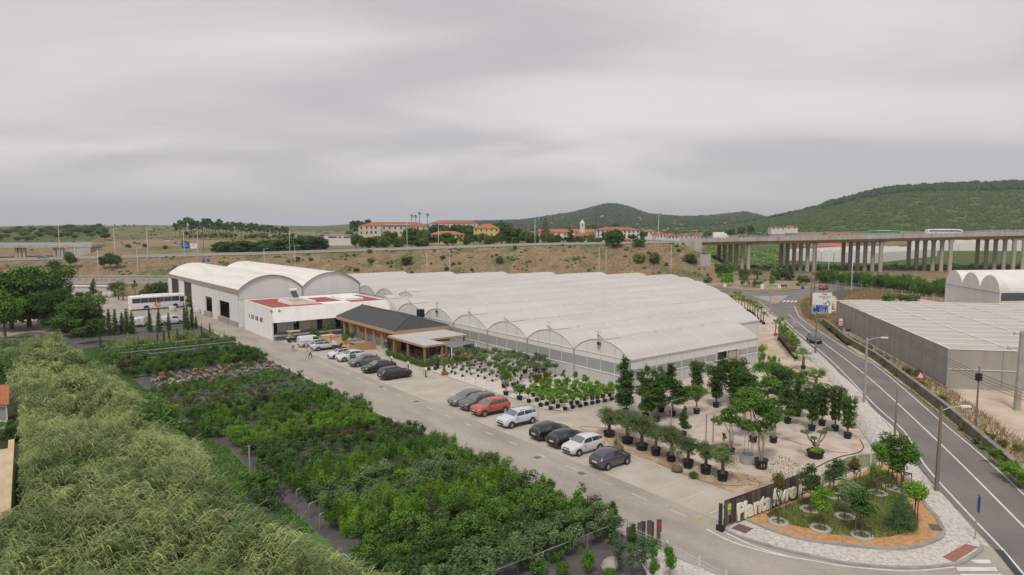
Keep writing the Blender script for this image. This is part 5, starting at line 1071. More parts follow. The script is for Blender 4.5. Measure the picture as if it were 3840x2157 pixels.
# ================================================================ PEOPLE
skin = M('skin', (0.50, 0.32, 0.23), .6); hair = M('hair', (0.06, 0.045, 0.035), .8); haig = M('grey_hair', (0.35, 0.33, 0.31), .8)
def person(label, loc, hd, shirt, trous, hairm, pose='stand'):
    J = {'pel': (0, 0, .95), 'wai': (0, 0, 1.10), 'che': (0, 0, 1.32), 'nec': (0, 0, 1.48), 'hb': (.02, 0, 1.56), 'head': (.03, 0, 1.68), 'top': (.02, 0, 1.74),
         'hl': (0, .10, .90), 'kl': (.03, .11, .50), 'al': (-.01, .12, .09), 'tl': (.14, .13, .04), 'hr': (0, -.10, .90), 'kr': (.06, -.11, .50), 'ar': (0, -.12, .09), 'tr': (.15, -.13, .04),
         'sl': (0, .19, 1.41), 'el': (-.03, .25, 1.13), 'wl': (.10, .24, .90), 'fl': (.14, .23, .80), 'sr': (0, -.19, 1.41), 'er': (-.03, -.25, 1.13), 'wr': (.08, -.25, .90), 'fr': (.12, -.25, .80)}
    if pose == 'walk': J.update(kl=(.18, .11, .52), al=(.10, .12, .12), tl=(.25, .13, .10), kr=(-.04, -.11, .50), ar=(-.22, -.12, .12), tr=(-.10, -.13, .04), wl=(-.12, .26, .92), fl=(-.14, .26, .82), wr=(.2, -.24, .95), fr=(.26, -.23, .88))
    if pose == 'hold': J.update(el=(.02, .25, 1.12), wl=(.25, .12, 1.12), fl=(.32, .08, 1.14), er=(.02, -.25, 1.12), wr=(.25, -.12, 1.12), fr=(.32, -.08, 1.14))
    if pose == 'sit':
        for k_ in J: J[k_] = (J[k_][0], J[k_][1], J[k_][2] - .45)
        J.update(kl=(.44, .11, .50), al=(.46, .12, .09), tl=(.60, .13, .04), kr=(.44, -.11, .50), ar=(.46, -.12, .09), tr=(.60, -.13, .04), wl=(.25, .16, .62), fl=(.33, .14, .60), wr=(.25, -.16, .62), fr=(.33, -.14, .60))
    rad = dict(pel=.145, wai=.13, che=.15, nec=.055, hb=.075, head=.098, top=.07, hl=.095, kl=.065, al=.045, tl=.04, hr=.095, kr=.065, ar=.045, tr=.04, sl=.07, el=.048, wl=.035, fl=.03, sr=.07, er=.048, wr=.035, fr=.03)
    E = [('pel', 'wai'), ('wai', 'che'), ('che', 'nec'), ('nec', 'hb'), ('hb', 'head'), ('head', 'top'), ('pel', 'hl'), ('hl', 'kl'), ('kl', 'al'), ('al', 'tl'), ('pel', 'hr'), ('hr', 'kr'), ('kr', 'ar'), ('ar', 'tr'), ('che', 'sl'), ('sl', 'el'), ('el', 'wl'), ('wl', 'fl'), ('che', 'sr'), ('sr', 'er'), ('er', 'wr'), ('wr', 'fr')]
    keys = list(J); me = bpy.data.meshes.new('body'); me.from_pydata([J[k_] for k_ in keys], [(keys.index(a), keys.index(b)) for a, b in E], [])
    ob_ = bpy.data.objects.new('body', me); md = ob_.modifiers.new('skin', 'SKIN'); ob_.modifiers.new('sub', 'SUBSURF').levels = 2
    if not me.skin_vertices: me.update()
    sv = me.skin_vertices[0].data if me.skin_vertices else None
    if sv:
        for i, k_ in enumerate(keys): sv[i].radius = (rad[k_], rad[k_]); sv[i].use_root = (k_ == 'pel')
    m2 = bake(ob_)
    m2.materials.clear(); [m2.materials.append(x) for x in (shirt, trous, skin, black_m, hairm)]
    dz = -.45 if pose == 'sit' else 0
    for p_ in m2.polygons:
        c = p_.center; p_.use_smooth = True; arm = abs(c.y) > .17 and c.z > .7 + dz
        if c.z > 1.5 + dz: p_.material_index = 4 if (c.z > 1.70 + dz or c.x < -.03) else 2
        elif c.z > 1.46 + dz and abs(c.y) < .1: p_.material_index = 2
        elif pose == 'sit' and c.x > .16 and c.z < .6: p_.material_index = 3 if c.z < .1 else 1
        elif arm and c.z < 1.2 + dz: p_.material_index = 2
        elif c.z > .98 + dz: p_.material_index = 0
        elif c.z < .09: p_.material_index = 3
        else: p_.material_index = 1
    t = thing('person', label, 'person', loc, hd); put('body', m2, t); return t
jeans = M('jeans', (0.12, 0.17, 0.25), .9); navy = M('navy_cloth', (0.03, 0.035, 0.055), .9); wshirt = M('white_shirt', (0.62, 0.60, 0.60), .9); lil = M('lilac_shirt', (0.42, 0.30, 0.46), .9); orange = M('orange_top', (0.62, 0.22, 0.10), .9); tan_m = M('tan_cloth', (0.45, 0.30, 0.2), .9)
p = P(1100, 1318); person('person in white shirt and jeans standing behind the white van', (p.x, p.y, .012), -2.2, wshirt, jeans, haig)
p = P(1163, 1345); person('person in white top and dark trousers walking on the driveway', (p.x, p.y, .012), -1.2, wshirt, navy, hair, 'walk')
p = P(1162, 1322); person('person in lilac shirt leaning by the silver crossover tail', (p.x - .3, p.y + .6, .012), .9, lil, tan_m, hair, 'hold')
person('person in orange top sitting on the veranda edge', (40.0, 116.75, .45), -PI / 2, orange, navy, hair, 'sit')
# ================================================================ VEGETATION
def unit(a): return a / np.maximum(np.linalg.norm(a, axis=1, keepdims=True), 1e-6)
def leaves(rng, Pt, Nn, L_, W_l, tone, mat, droop=0.0, name='foliage'):
    n = len(Pt); Nn = unit(Nn); r = rng.normal(size=(n, 3)); t = unit(r - (r * Nn).sum(1, keepdims=True) * Nn); t[:, 2] -= droop; t = unit(t); b = np.cross(Nn, t)
    l = (L_ * rng.uniform(.7, 1.3, n))[:, None]; w_ = (W_l * rng.uniform(.7, 1.3, n))[:, None]
    V = np.stack([Pt - t * l * .5, Pt + b * w_ * .5 + t * l * .05, Pt + t * l * .5, Pt - b * w_ * .5 + t * l * .05], 1).reshape(-1, 3)
    return npmesh(name, V, np.arange(4 * n).reshape(n, 4), mat, tone)
def crown(seed, blobs, n, L_, W_l, mat, out=.8, up=.45, jit=.55, droop=0.0, shell=.42, gap=.22, name='foliage'):
    rng = np.random.default_rng(seed); B = np.array(blobs, float); wt = (B[:, 3] * B[:, 4] + B[:, 3] * B[:, 5]) ; wt /= wt.sum()
    k = rng.choice(len(B), int(n * 1.35), p=wt); dr = unit(rng.normal(size=(len(k), 3))); rad = rng.uniform(0, 1, len(k)) ** shell * (1 + .13 * rng.normal(size=len(k)))
    Pt = B[k, :3] + dr * rad[:, None] * B[k, 3:6]; sc_ = B[k, 3].mean() * .55
    q = Pt / sc_; f = np.sin(q[:, 0] * 2.3 + seed) * np.sin(q[:, 1] * 2.1 + 1.7 * seed) + np.sin(q[:, 2] * 2.6 + .7 * seed) * .6
    keep = f > np.quantile(f, gap); Pt = Pt[keep][:n]; k = k[keep][:n]; dr = dr[keep][:n]
    Nn = dr * out + np.array([0, 0, up]) + rng.normal(size=Pt.shape) * jit
    ct = rng.uniform(-.22, .22, len(B)); tone = .45 + ct[k] + rng.normal(size=len(Pt)) * .2
    return leaves(rng, Pt, Nn, L_ * 1.12, W_l * 1.55, tone, mat, droop, name)
def blobs_round(rng, n, r, rz, zc, br, flat=1.0):
    o = []
    for i in range(n):
        d = np.array([rng.gauss(0, 1), rng.gauss(0, 1), rng.gauss(0, 1)]); d /= np.linalg.norm(d); k = rng.uniform(.35, .75)
        b = br * rng.uniform(.75, 1.25); o.append((d[0] * r * k, d[1] * r * k, zc + d[2] * rz * k, b, b, b * flat))
    return o
def trunk_mesh(rng, h0, targets, r0, mat, lean=.0, n=7, name='trunk', r1=.45):
    m = MB(); top = (lean * h0 * .3, 0, h0); m.tube([(0, 0, -.05), (lean * h0 * .05, .02, h0 * .35), (lean * h0 * .18, -.02, h0 * .7), top], [r0 * 1.25, r0, r0 * .85, r0 * .75], n)
    for t in targets:
        a = Vector(top); b = Vector(t); md = a.lerp(b, .5) + Vector((rng.uniform(-.1, .1), rng.uniform(-.1, .1), -.08)) * (b - a).length
        m.tube([a - Vector((0, 0, h0 * .05)), md, b], [r0 * .6, r0 * r1, r0 * .14], 5)
    return m.mesh(name, mat)
bark = M('bark', (0.17, 0.125, 0.09), .95, (0.10, 0.075, 0.055), 4, 5, bump=.5, bscale=12); bark_p = M('pale_bark', (0.36, 0.29, 0.215), .95, (0.24, 0.19, 0.14), 3, 5)
LF = dict(
 dark=leafmat('leaf_dark', (0.028, 0.050, 0.020), (0.082, 0.122, 0.046)), mid=leafmat('leaf_mid', (0.040, 0.076, 0.020), (0.115, 0.175, 0.050)), lime=leafmat('leaf_lime', (0.070, 0.125, 0.018), (0.165, 0.235, 0.045)),
 olive=leafmat('leaf_olive', (0.070, 0.088, 0.056), (0.175, 0.195, 0.135)), grey=leafmat('leaf_grey', (0.060, 0.085, 0.055), (0.155, 0.185, 0.125)), red=leafmat('leaf_red', (0.060, 0.055, 0.025), (0.150, 0.085, 0.045)),
 yel=leafmat('leaf_yellow', (0.13, 0.15, 0.025), (0.27, 0.27, 0.06)), blue=leafmat('leaf_blue', (0.045, 0.070, 0.050), (0.115, 0.150, 0.110)), pine=leafmat('leaf_pine', (0.024, 0.044, 0.015), (0.075, 0.112, 0.036)), far=leafmat('leaf_far', (0.046, 0.070, 0.032), (0.115, 0.145, 0.065)),
 palm=leafmat('leaf_palm', (0.055, 0.085, 0.025), (0.155, 0.185, 0.065)), silver=leafmat('leaf_silver', (0.14, 0.17, 0.13), (0.27, 0.30, 0.24)), scrub=leafmat('leaf_scrub', (0.070, 0.078, 0.034), (0.165, 0.150, 0.075)),
 flower=leafmat('flower_pink', (0.62, 0.21, 0.24), (0.72, 0.58, 0.55)), white=leafmat('flower_white', (0.60, 0.50, 0.48), (0.75, 0.72, 0.69)), rose=leafmat('flower_rose', (0.50, 0.05, 0.06), (0.60, 0.22, 0.20)), violet=leafmat('flower_violet', (0.10, 0.06, 0.30), (0.22, 0.14, 0.42)))
potm = M('black_pot', (0.030, 0.032, 0.036), .6); terrapot = M('clay_pot', (0.42, 0.15, 0.09), .8); potsoil = M('pot_soil', (0.07, 0.05, 0.035), .95)
def pot_me(r, h): return MB().lathe([(r * .82, 0), (r * .98, h * .93), (r * 1.06, h * .93), (r * 1.06, h), (r * .94, h), (r * .92, h * .88), (0, h * .88)], n=14).mesh('pot', potm)
def pot_soil_fix(me): return me
POT = {}
def pot(parent, r, h, mat=None):
    key = (round(r, 2), round(h, 2), mat.name if mat else '')
    if key not in POT:
        me = pot_me(*key[:2])
        if mat: me.materials[0] = mat
        POT[key] = me
    return put('pot', POT[key], parent)
VAR = {}
def tree_var(kind, v):
    """(crown mesh, trunk mesh) of one variant, real size about the natural height noted"""
    if (kind, v) in VAR: return VAR[(kind, v)]
    rg = random.Random(hash(kind) % 1000 * 0 + sum(map(ord, kind)) * 13 + v); sd = rg.randint(1, 9999)
    if kind == 'olive':      # 2.6 m
        bl = blobs_round(rg, 12, 1.0, .7, 1.7, .5); c = crown(sd, bl, 8500, .105, .022, LF['olive'], gap=.24, jit=.8); t = trunk_mesh(rg, 1.0, [b[:3] for b in bl[:6]], .17, bark, .1)
    elif kind == 'column':   # 5 m columnar evergreen
        bl = [(rg.gauss(0, .16 + .2 * (1 - i / 13)), rg.gauss(0, .16 + .2 * (1 - i / 13)), .9 + i * .32, .62 * (1 - .72 * (i / 13) ** 1.5), .62 * (1 - .72 * (i / 13) ** 1.5), .45) for i in range(13)]; c = crown(sd, bl, 6500, .125, .056, LF['dark'], gap=.27, jit=.75); t = trunk_mesh(rg, 1.0, [(0, 0, 4.2)], .07, bark)
    elif kind == 'vase':     # 4 m broad upright
        bl = [(math.cos(a) * .45 * k / 5 + rg.gauss(0, .1), math.sin(a) * .45 * k / 5 + rg.gauss(0, .1), 1.0 + k * .5, .48, .48, .45) for a in (0, 2.1, 4.2) for k in range(6)]; c = crown(sd, bl, 6500, .125, .052, LF['dark'], gap=.3, jit=.75); t = trunk_mesh(rg, .7, [b[:3] for b in bl[4::6]], .08, bark)
    elif kind == 'multi':    # 4.6 m loose multi stem
        bl = [(rg.gauss(0, .55), rg.gauss(0, .55), rg.uniform(2.2, 4.2), rg.uniform(.35, .6), rg.uniform(.35, .6), rg.uniform(.3, .5)) for _ in range(11)]; c = crown(sd, bl, 4800, .13, .056, LF['mid'], gap=.32, jit=.75)
        m = MB()
        for k in range(3): a = 2.1 * k; m.tube([(.08 * math.cos(a), .08 * math.sin(a), 0), (.2 * math.cos(a), .2 * math.sin(a), 1.2), (bl[k][0], bl[k][1], bl[k][2])], [.075, .06, .025], 6)
        t = m.mesh('trunk', bark_p)
    elif kind == 'spread':   # 4.5 m wide crown on pale limbs
        bl = [(math.cos(a) * rr, math.sin(a) * rr, rg.uniform(2.9, 3.7), .8, .8, .55) for a, rr in [(i * .9, rg.uniform(.5, 1.6)) for i in range(10)]] + [(0, 0, 3.9, .9, .9, .6)]; c = crown(sd, bl, 7000, .13, .056, LF['mid'], gap=.26, jit=.75); t = trunk_mesh(rg, 1.3, [b[:3] for b in bl], .16, bark_p)
    elif kind == 'citrus':   # 1.5 m crown on short stem (without pot)
        bl = blobs_round(rg, 7, .36, .5, 1.0, .24); c = crown(sd, bl, 900, .12, .04, LF['lime'], gap=.25, jit=.75); t = trunk_mesh(rg, .5, [b[:3] for b in bl[:4]], .03, bark_p)
    elif kind == 'standard': # 1.7 m lollipop
        bl = blobs_round(rg, 6, .26, .34, 1.35, .22); c = crown(sd, bl, 420, .12, .045, LF['grey'], gap=.15); t = trunk_mesh(rg, .95, [b[:3] for b in bl[:3]], .022, bark)
    elif kind == 'ball':     # 1.2 m
        c = crown(sd, blobs_round(rg, 8, .4, .4, .65, .33), 900, .12, .05, LF['mid'], gap=.1); t = trunk_mesh(rg, .3, [(0, 0, .6)], .04, bark)
    elif kind.startswith('street'):  # 3.4 m young street tree with clear stem
        f = {'street_d': 'dark', 'street_l': 'lime', 'street_r': 'red', 'street_g': 'silver', 'street_m': 'mid', 'street_b': 'blue'}[kind]
        bl = [(rg.gauss(0, .2), rg.gauss(0, .2), rg.uniform(2.35 if f == 'red' else 1.5, 3.1), .36, .36, .38) for _ in range(10)]; c = crown(sd, bl, 2900, .105, .042, LF[f], gap=.27, jit=.75); t = trunk_mesh(rg, 1.5, [b[:3] for b in bl[:5]], .045, bark)
    elif kind == 'cedar':    # 4.4 m layered conifer
        bl = []
        for k in range(11):
            rr = 1.55 * (1 - k / 11) ** .85 + .1
            for a in range(max(3, int(7 - k * .4))): g = a * 6.28 / max(3, int(7 - k * .4)) + k; bl.append((math.cos(g) * rr * .62, math.sin(g) * rr * .62, .45 + k * .36 - .1 * rr, .5 * rr + .08, .5 * rr + .08, .17))
        c = crown(sd, bl, 5200, .20, .035, LF['blue'], gap=.12, up=.6, droop=.25); t = trunk_mesh(rg, 1.2, [(0, 0, 4.0)], .08, bark)
    elif kind == 'cypress':  # 4 m narrow
        bl = [(0, 0, .4 + i * .4, .33 * (1 - (i / 10) ** 2 * .8), .33 * (1 - (i / 10) ** 2 * .8), .35) for i in range(10)]; c = crown(sd, bl, 1600, .13, .05, LF['dark'], gap=.16); t = trunk_mesh(rg, .4, [(0, 0, 3)], .05, bark)
    elif kind == 'conic':    # 1.8 m
        bl = [(0, 0, .3 + i * .28, .38 * (1 - i / 6.5), .38 * (1 - i / 6.5), .26) for i in range(6)]; c = crown(sd, bl, 320, .13, .055, LF['yel'], gap=.1); t = None
    elif kind.startswith('shrub'):   # 1.8 m dense nursery shrub
        f = kind.split('_')[1]; tall = .15 if f in ('lime', 'mid') else 0
        bl = [(rg.gauss(0, .36), rg.gauss(0, .36), rg.uniform(.5, 1.6 + tall), .30, .30, .38) for _ in range(13)]; c = crown(sd, bl, 1900, .125, .042, LF[f], gap=.25, jit=.7); t = None
    elif kind.startswith('feather'): # 1.9 m upright wispy
        f = kind.split('_')[1]; bl = [(rg.gauss(0, .34), rg.gauss(0, .34), rg.uniform(.6, 1.5), .2, .2, .6) for _ in range(13)]; c = crown(sd, bl, 1900, .18, .024, LF[f], gap=.22, up=.1, droop=-.8); t = None
    elif kind == 'low':      # .7 m
        c = crown(sd, blobs_round(rg, 6, .4, .2, .4, .28), 420, .13, .05, LF['blue'], gap=.1); t = None
    elif kind.startswith('bloom'):
        f = {'bloom_p': 'flower', 'bloom_w': 'white', 'bloom_r': 'rose'}[kind]; bl = blobs_round(rg, 7, .5, .3, .7, .33); c = crown(sd, bl, 620, .15, .06, LF['mid'], gap=.1)
        t = crown(sd + 1, [(b[0], b[1], b[2] + .12, b[3], b[4], b[5]) for b in bl], 85, .17, .15, LF[f], shell=.1, up=1.0, name='blossom')
    elif kind == 'umbrella': # 9 m stone pine, broad dome
        bl = [(math.cos(a) * rr, math.sin(a) * rr, 6.4 + rg.uniform(-.5, 1.2) - rr * .25, 1.7, 1.7, 1.1) for a, rr in [(i * 2.4, math.sqrt(i / 14) * 3.6) for i in range(14)]] + [(math.cos(a) * 2.6, math.sin(a) * 2.6, 3.6, 2.0, 2.0, 1.8) for a in (0, 1.3, 2.6, 3.9, 5.2)]; c = crown(sd, bl, 3000, .8, .42, LF['pine'], gap=.06); t = trunk_mesh(rg, 3.6, [b[:3] for b in bl[:9]], .28, bark)
    elif kind == 'bigpine':  # 11 m dark pine, wide
        bl = [(rg.gauss(0, 1.9), rg.gauss(0, 1.9), rg.uniform(2.2, 9.0), rg.uniform(1.5, 2.4), rg.uniform(1.5, 2.4), rg.uniform(.9, 1.4)) for _ in range(44)]; c = crown(sd, bl, 17000, .42, .17, LF['pine'], gap=.18); t = trunk_mesh(rg, 4, [b[:3] for b in bl[:14]], .32, bark)
    elif kind == 'broad':    # 8 m leafy tree
        f = 'mid'; bl = blobs_round(rg, 22, 2.9, 2.6, 5.0, 1.25); c = crown(sd, bl, 4200, .40, .22, LF['far'], gap=.15); t = trunk_mesh(rg, 2.4, [b[:3] for b in bl[:8]], .2, bark)
    elif kind == 'limetree':
        bl = blobs_round(rg, 24, 2.9, 2.6, 4.8, 1.15); c = crown(sd, bl, 9000, .28, .15, LF['lime'], gap=.15); t = trunk_mesh(rg, 2.4, [b[:3] for b in bl[:8]], .2, bark)
    elif kind == 'euc':      # 15 m tall bare stems with tufted tops
        bl = [(rg.gauss(0, .9), rg.gauss(0, .9), rg.uniform(8, 14.2), rg.uniform(.9, 1.6), rg.uniform(.9, 1.6), rg.uniform(.8, 1.4)) for _ in range(8)]; c = crown(sd, bl, 560, 1.2, .6, LF['far'], gap=.15); t = trunk_mesh(rg, 8.5, [b[:3] for b in bl[:4]], .22, bark)
    elif kind == 'conif':    # 12 m araucaria
        bl = [(math.cos(a) * 1.9 * (1 - k / 12), math.sin(a) * 1.9 * (1 - k / 12), 1.2 + k * .9, 1.3 * (1 - k / 12) + .15, 1.3 * (1 - k / 12) + .15, .28) for k in range(12) for a in (k, k + 2.1, k + 4.2)]; c = crown(sd, bl, 900, .7, .25, LF['far'], gap=.1); t = trunk_mesh(rg, 3, [(0, 0, 11.5)], .2, bark)
    elif kind == 'bush':     # 2 m scrub
        bl = blobs_round(rg, 9, 1.1, .7, .9, .6); c = crown(sd, bl, 700, .32, .16, LF['scrub'], gap=.12); t = None
    elif kind == 'gbush':
        bl = blobs_round(rg, 11, 1.3, 1.0, 1.3, .75); c = crown(sd, bl, 1100, .32, .16, LF['far'], gap=.12); t = None
    VAR[(kind, v)] = (c, t); return VAR[(kind, v)]
NAT = dict(olive=2.6, column=5.2, vase=4.0, multi=4.6, spread=4.5, citrus=1.6, standard=1.75, ball=1.2, cedar=4.6, cypress=4.2, conic=2.0, low=.75, umbrella=8.8, bigpine=10.5, broad=8, limetree=7.6, euc=15, conif=12, bush=1.9, gbush=2.7)
pr = random.Random(11)
def plant(kind, name, label, cat, loc, h, group=None, wide=1.0, nv=3, potr=None, poth=None, potmat=None, trunk='trunk', crown_n='crown'):
    nat = NAT.get(kind, 3.4 if kind.startswith('street') else 1.9)
    v = pr.randrange(nv); c, t = tree_var(kind, v); s = h / nat; rz = pr.uniform(0, 6.28)
    zoff = poth * .85 if poth else 0
    if t is None and not potr:
        o = put(name, c, None, loc, rz, (s * wide, s * wide, s)); return tag(o, label, cat, group)
    th_ = thing(name, label, cat, loc, rz, group); s2 = (h - zoff) / nat
    if potr:
        po = pot(th_, potr, poth, potmat)
    put(crown_n, c, th_, (0, 0, zoff), 0, (s2 * wide, s2 * wide, s2))
    if t is not None: put('blossom' if t.name.startswith('blossom') else trunk, t, th_, (0, 0, zoff), 0, (s2 * (wide if t.name.startswith('blossom') else 1), s2 * (wide if t.name.startswith('blossom') else 1), s2))
    return th_

# ---- giant reed thicket (uncountable): arching blades on leaning canes
rng = np.random.default_rng(5)
def in_poly(x, y, poly):
    inside = np.zeros(len(x), bool); j = len(poly) - 1
    for i in range(len(poly)):
        xi, yi = poly[i][:2]; xj, yj = poly[j][:2]
        c = ((yi > y) != (yj > y)) & (x < (xj - xi) * (y - yi) / (yj - yi + 1e-9) + xi); inside ^= c; j = i
    return inside
reed_poly = [(-14, 14), (-14, 60), (-9, 80), (-14, 128), (-4, 131), (5.5, 126), (7.5, 110), (8.0, 95), (10.8, 84), (10.2, 74), (12.4, 64), (11.5, 56), (12.4, 48), (13.6, 42), (15.5, 36.5), (18.5, 32.5), (20.2, 28), (20.2, 20), (14, 14)]
N0 = 60000; rx_ = rng.uniform(-30, 21, N0); ry_ = rng.uniform(10, 132, N0); dd_ = rx_ * sH + ry_ * cH; xx_ = rx_ * cH - ry_ * sH
ok = in_poly(rx_, ry_, reed_poly) & (np.abs(xx_) < dd_ * .80 + 3) & (rng.uniform(0, 1, N0) < np.clip(62 / dd_, .35, 1.0))
ok &= ~((rx_ < -6) & (ry_ < 72) & (ry_ > 40) & (xx_ < -.735 * dd_))
rx_, ry_ = rx_[ok], ry_[ok]; n = len(rx_)
htop = 2.8 + .8 * hnoise(rx_, ry_, 5.0) + .55 * hnoise(rx_ + 50, ry_, 2.0) + .75 * hnoise(rx_ * 1.3 - 20, ry_, 1.05) + rng.normal(size=n) * .35
lay = rng.uniform(0, 1, n); htop = np.where(lay < .25, htop * rng.uniform(.5, .85, n), htop)
edge = np.clip((20.5 - rx_) / 8, .5, 1); htop *= np.where(ry_ < 45, edge, 1)
def to_photo(X, Y, z):
    x = X * cH - Y * sH; d = X * sH + Y * cH; Fw = d * math.cos(TH) - (z - CH) * math.sin(TH); U_ = d * math.sin(TH) + (z - CH) * math.cos(TH); return 1920 + F * x / Fw, 1078.5 - F * U_ / Fw
qx, qy = to_photo(rx_, ry_, htop + .3)     # keep the reeds clear of the turf strip, the cloth path and the garden house
lim = np.interp(qy, [1200, 1240, 1320, 1430, 1560, 1650, 1760, 1850, 1920, 1990, 2060, 2140, 2200], [160, 330, 350, 450, 545, 740, 785, 860, 990, 1110, 1240, 1440, 1560]) + 45 * hnoise(rx_ * 3, ry_ * 3, 7.0)
ok = (qx < lim) & ~((qx < 62) & (qy > 1440) & (qy < 1900)) & ~((qx < 20) & (qy > 1330) & (qy < 1440)); rx_, ry_, htop = rx_[ok], ry_[ok], htop[ok]; n = len(rx_)
NBL = 12
lean = np.array([.75, -.30]); base = np.stack([rx_, ry_, htop], 1)
VV = []; TT = []
ctone = np.clip(.45 + .28 * hnoise(rx_ + 9, ry_, 2.4) + .2 * hnoise(rx_ + 31, ry_, 7.) + .16 * rng.normal(size=n), .02, .98)
for k in range(NBL):
    az = rng.uniform(0, 2 * np.pi, n); dirh = np.stack([np.cos(az), np.sin(az)], 1) * .7 + lean * 1.0; dirh /= np.linalg.norm(dirh, axis=1, keepdims=True)
    ln_ = rng.uniform(.45, .95, n) * 1.05; z0 = base[:, 2] - rng.uniform(0, 1.3, n) * (k / NBL + .2); p0 = base.copy(); p0[:, 2] = z0; p0[:, :2] += rng.normal(size=(n, 2)) * .16 + lean * (.35 * rng.uniform(0, 1, (n, 1)))
    side = np.stack([-dirh[:, 1], dirh[:, 0], np.zeros(n)], 1); wd = rng.uniform(.018, .04, n) * np.where(np.hypot(rx_, ry_) > 75, 1.5, 1.0)
    rows = []
    for (u, hz_, vt, wf) in ((0, 0, 0, .55), (.38, .36, .26, 1.0), (.72, .72, .22, .8), (1.0, .98, -.08, .06)):
        c = p0.copy(); c[:, :2] += dirh * (hz_ * ln_)[:, None]; c[:, 2] += vt * ln_; rows.append((c - side * (wd * wf)[:, None], c + side * (wd * wf)[:, None]))
    V_ = np.stack([rows[0][0], rows[0][1], rows[1][0], rows[1][1], rows[2][0], rows[2][1], rows[3][0], rows[3][1]], 1); VV.append(V_.reshape(-1, 3)); TT.append(np.repeat(np.clip(ctone + rng.normal(size=n) * .16, 0, 1), 3))
V = np.concatenate(VV); nb_ = len(V) // 8; b0 = np.arange(nb_)[:, None] * 8; Q = np.concatenate([b0 + np.array([0, 1, 3, 2]), b0 + np.array([2, 3, 5, 4]), b0 + np.array([4, 5, 7, 6])], 1).reshape(-1, 4)
reedm = leafmat('reed_leaf', (0.062, 0.135, 0.035), (0.52, 0.60, 0.25), .35, .2, 0)
tag(put('reed_thicket', npmesh('reed_thicket', V, Q, reedm, np.concatenate(TT))), 'tall pale green giant reeds leaning in the wind at the left', 'reeds', kind='stuff')
cm = MB(); cr = random.Random(9)
sel = [i for i in range(n) if cr.random() < .045]
for i in sel:
    h_ = htop[i] + cr.uniform(-.1, .7); cm.tube([(rx_[i] - .5, ry_[i] + .2, h_ * .35), (rx_[i] + .3, ry_[i] - .15, h_ * .8), (rx_[i] + 1.0, ry_[i] - .45, h_ + .1)], [.025, .02, .012], 4, cap=False)
tag(cm.build('reed_canes', [M('dry_cane', (0.50, 0.40, 0.26), .9)]), 'dry tan reed canes standing out of the thicket', 'reeds', kind='stuff')
# dark green sheet painted as the shade between the reeds
sheet('reed_floor', [(a, b) for a, b in reed_poly], S(4), M('reed_shade', (0.05, 0.055, 0.025), .95))
# violet creeper and bushes at the reed edge
for i, (px, py, h_, k, lb_) in enumerate(((985, 1930, 1.9, 'shrub_dark', 'dense dark bush with violet flowers at the end of the cloth path'), (1010, 1850, 2.4, 'shrub_mid', 'rounded green bush beside the white post at the reed edge'), (470, 1400, 2.4, 'shrub_red', 'olive brown bush between reeds and the flower rows'), (420, 1370, 2.2, 'shrub_mid', 'green bush at the far end of the turf strip'), (555, 1570, 2.6, 'shrub_grey', 'grey green willow bush rising out of the reeds'), (330, 1290, 4.0, 'shrub_dark', 'tall dark bush where the reeds meet the far rows'), (60, 1470, 3.4, 'shrub_mid', 'bright green garden tree above the orange tile roof'), (62, 1660, 1.7, 'shrub_dark', 'dark creeper bush between the garden house and its wall'), (22, 1650, 1.9, 'shrub_mid', 'green bush under the garden house window'), (95, 1640, 2.0, 'shrub_dark', 'dark bush at the right foot of the garden house'), (600, 1660, 3.9, 'shrub_mid', 'dark green bush rising in the middle of the reeds'), (260, 1560, 3.8, 'shrub_dark', 'dark bush in the reeds near the tile roof'), (520, 1990, 3.4, 'shrub_dark', 'low dark bush in a hollow of the near reeds'), (300, 1890, 3.5, 'shrub_mid', 'green bush in the reeds above the bottom edge'))):
    p = P(px, py); o = plant(k, 'edge_bush', lb_, 'bush', (p.x, p.y, 0), h_, wide=1.35)
    if i == 0:
        rg = np.random.default_rng(3); t = crown(44, [(0, 0, .9, 1.3, 1.3, .8)], 160, .10, .09, LF['violet'], shell=.12, up=.8, name='blossom'); o2 = put('blossom', t, o)
# grass blades on the turf strip and lawn
def grass(name, label, polys, dens, h, mat, seed, bbox, z=0.0):
    rg = np.random.default_rng(seed); x0, x1, y0, y1 = bbox; n = int((x1 - x0) * (y1 - y0) * dens); x = rg.uniform(x0, x1, n); y = rg.uniform(y0, y1, n); ok = np.zeros(n, bool)
    for po in polys: ok |= in_poly(x, y, [(p[0], p[1]) for p in po])
    ok &= hnoise(x * 3, y * 3, 1.5) > -.75
    x, y = x[ok], y[ok]; n = len(x); az = rg.uniform(0, 6.28, n); l = h * rg.uniform(.5, 1.4, n); w_ = .035 * rg.uniform(.6, 1.4, n); tx, ty = np.cos(az), np.sin(az); lx = rg.normal(size=n) * l * .45; ly = rg.normal(size=n) * l * .45
    V = np.stack([np.stack([x - tx * w_, y - ty * w_, np.full(n, z)], 1), np.stack([x + tx * w_, y + ty * w_, np.full(n, z)], 1), np.stack([x + lx, y + ly, z + l], 1)], 1).reshape(-1, 3)
    tag(put(name, npmesh(name, V, np.arange(3 * n).reshape(n, 3), mat, .5 + .25 * hnoise(x, y, 1.2) + .2 * rg.normal(size=n))), label, 'grass', kind='stuff')
gl1 = leafmat('grass_bright', (0.075, 0.17, 0.03), (0.15, 0.27, 0.06), .35, .2, 0); gl2 = leafmat('grass_olive', (0.15, 0.23, 0.06), (0.34, 0.36, 0.13), .35, .2, 0); gl3 = leafmat('grass_dry', (0.20, 0.145, 0.06), (0.40, 0.31, 0.16), .35, .2, 0)
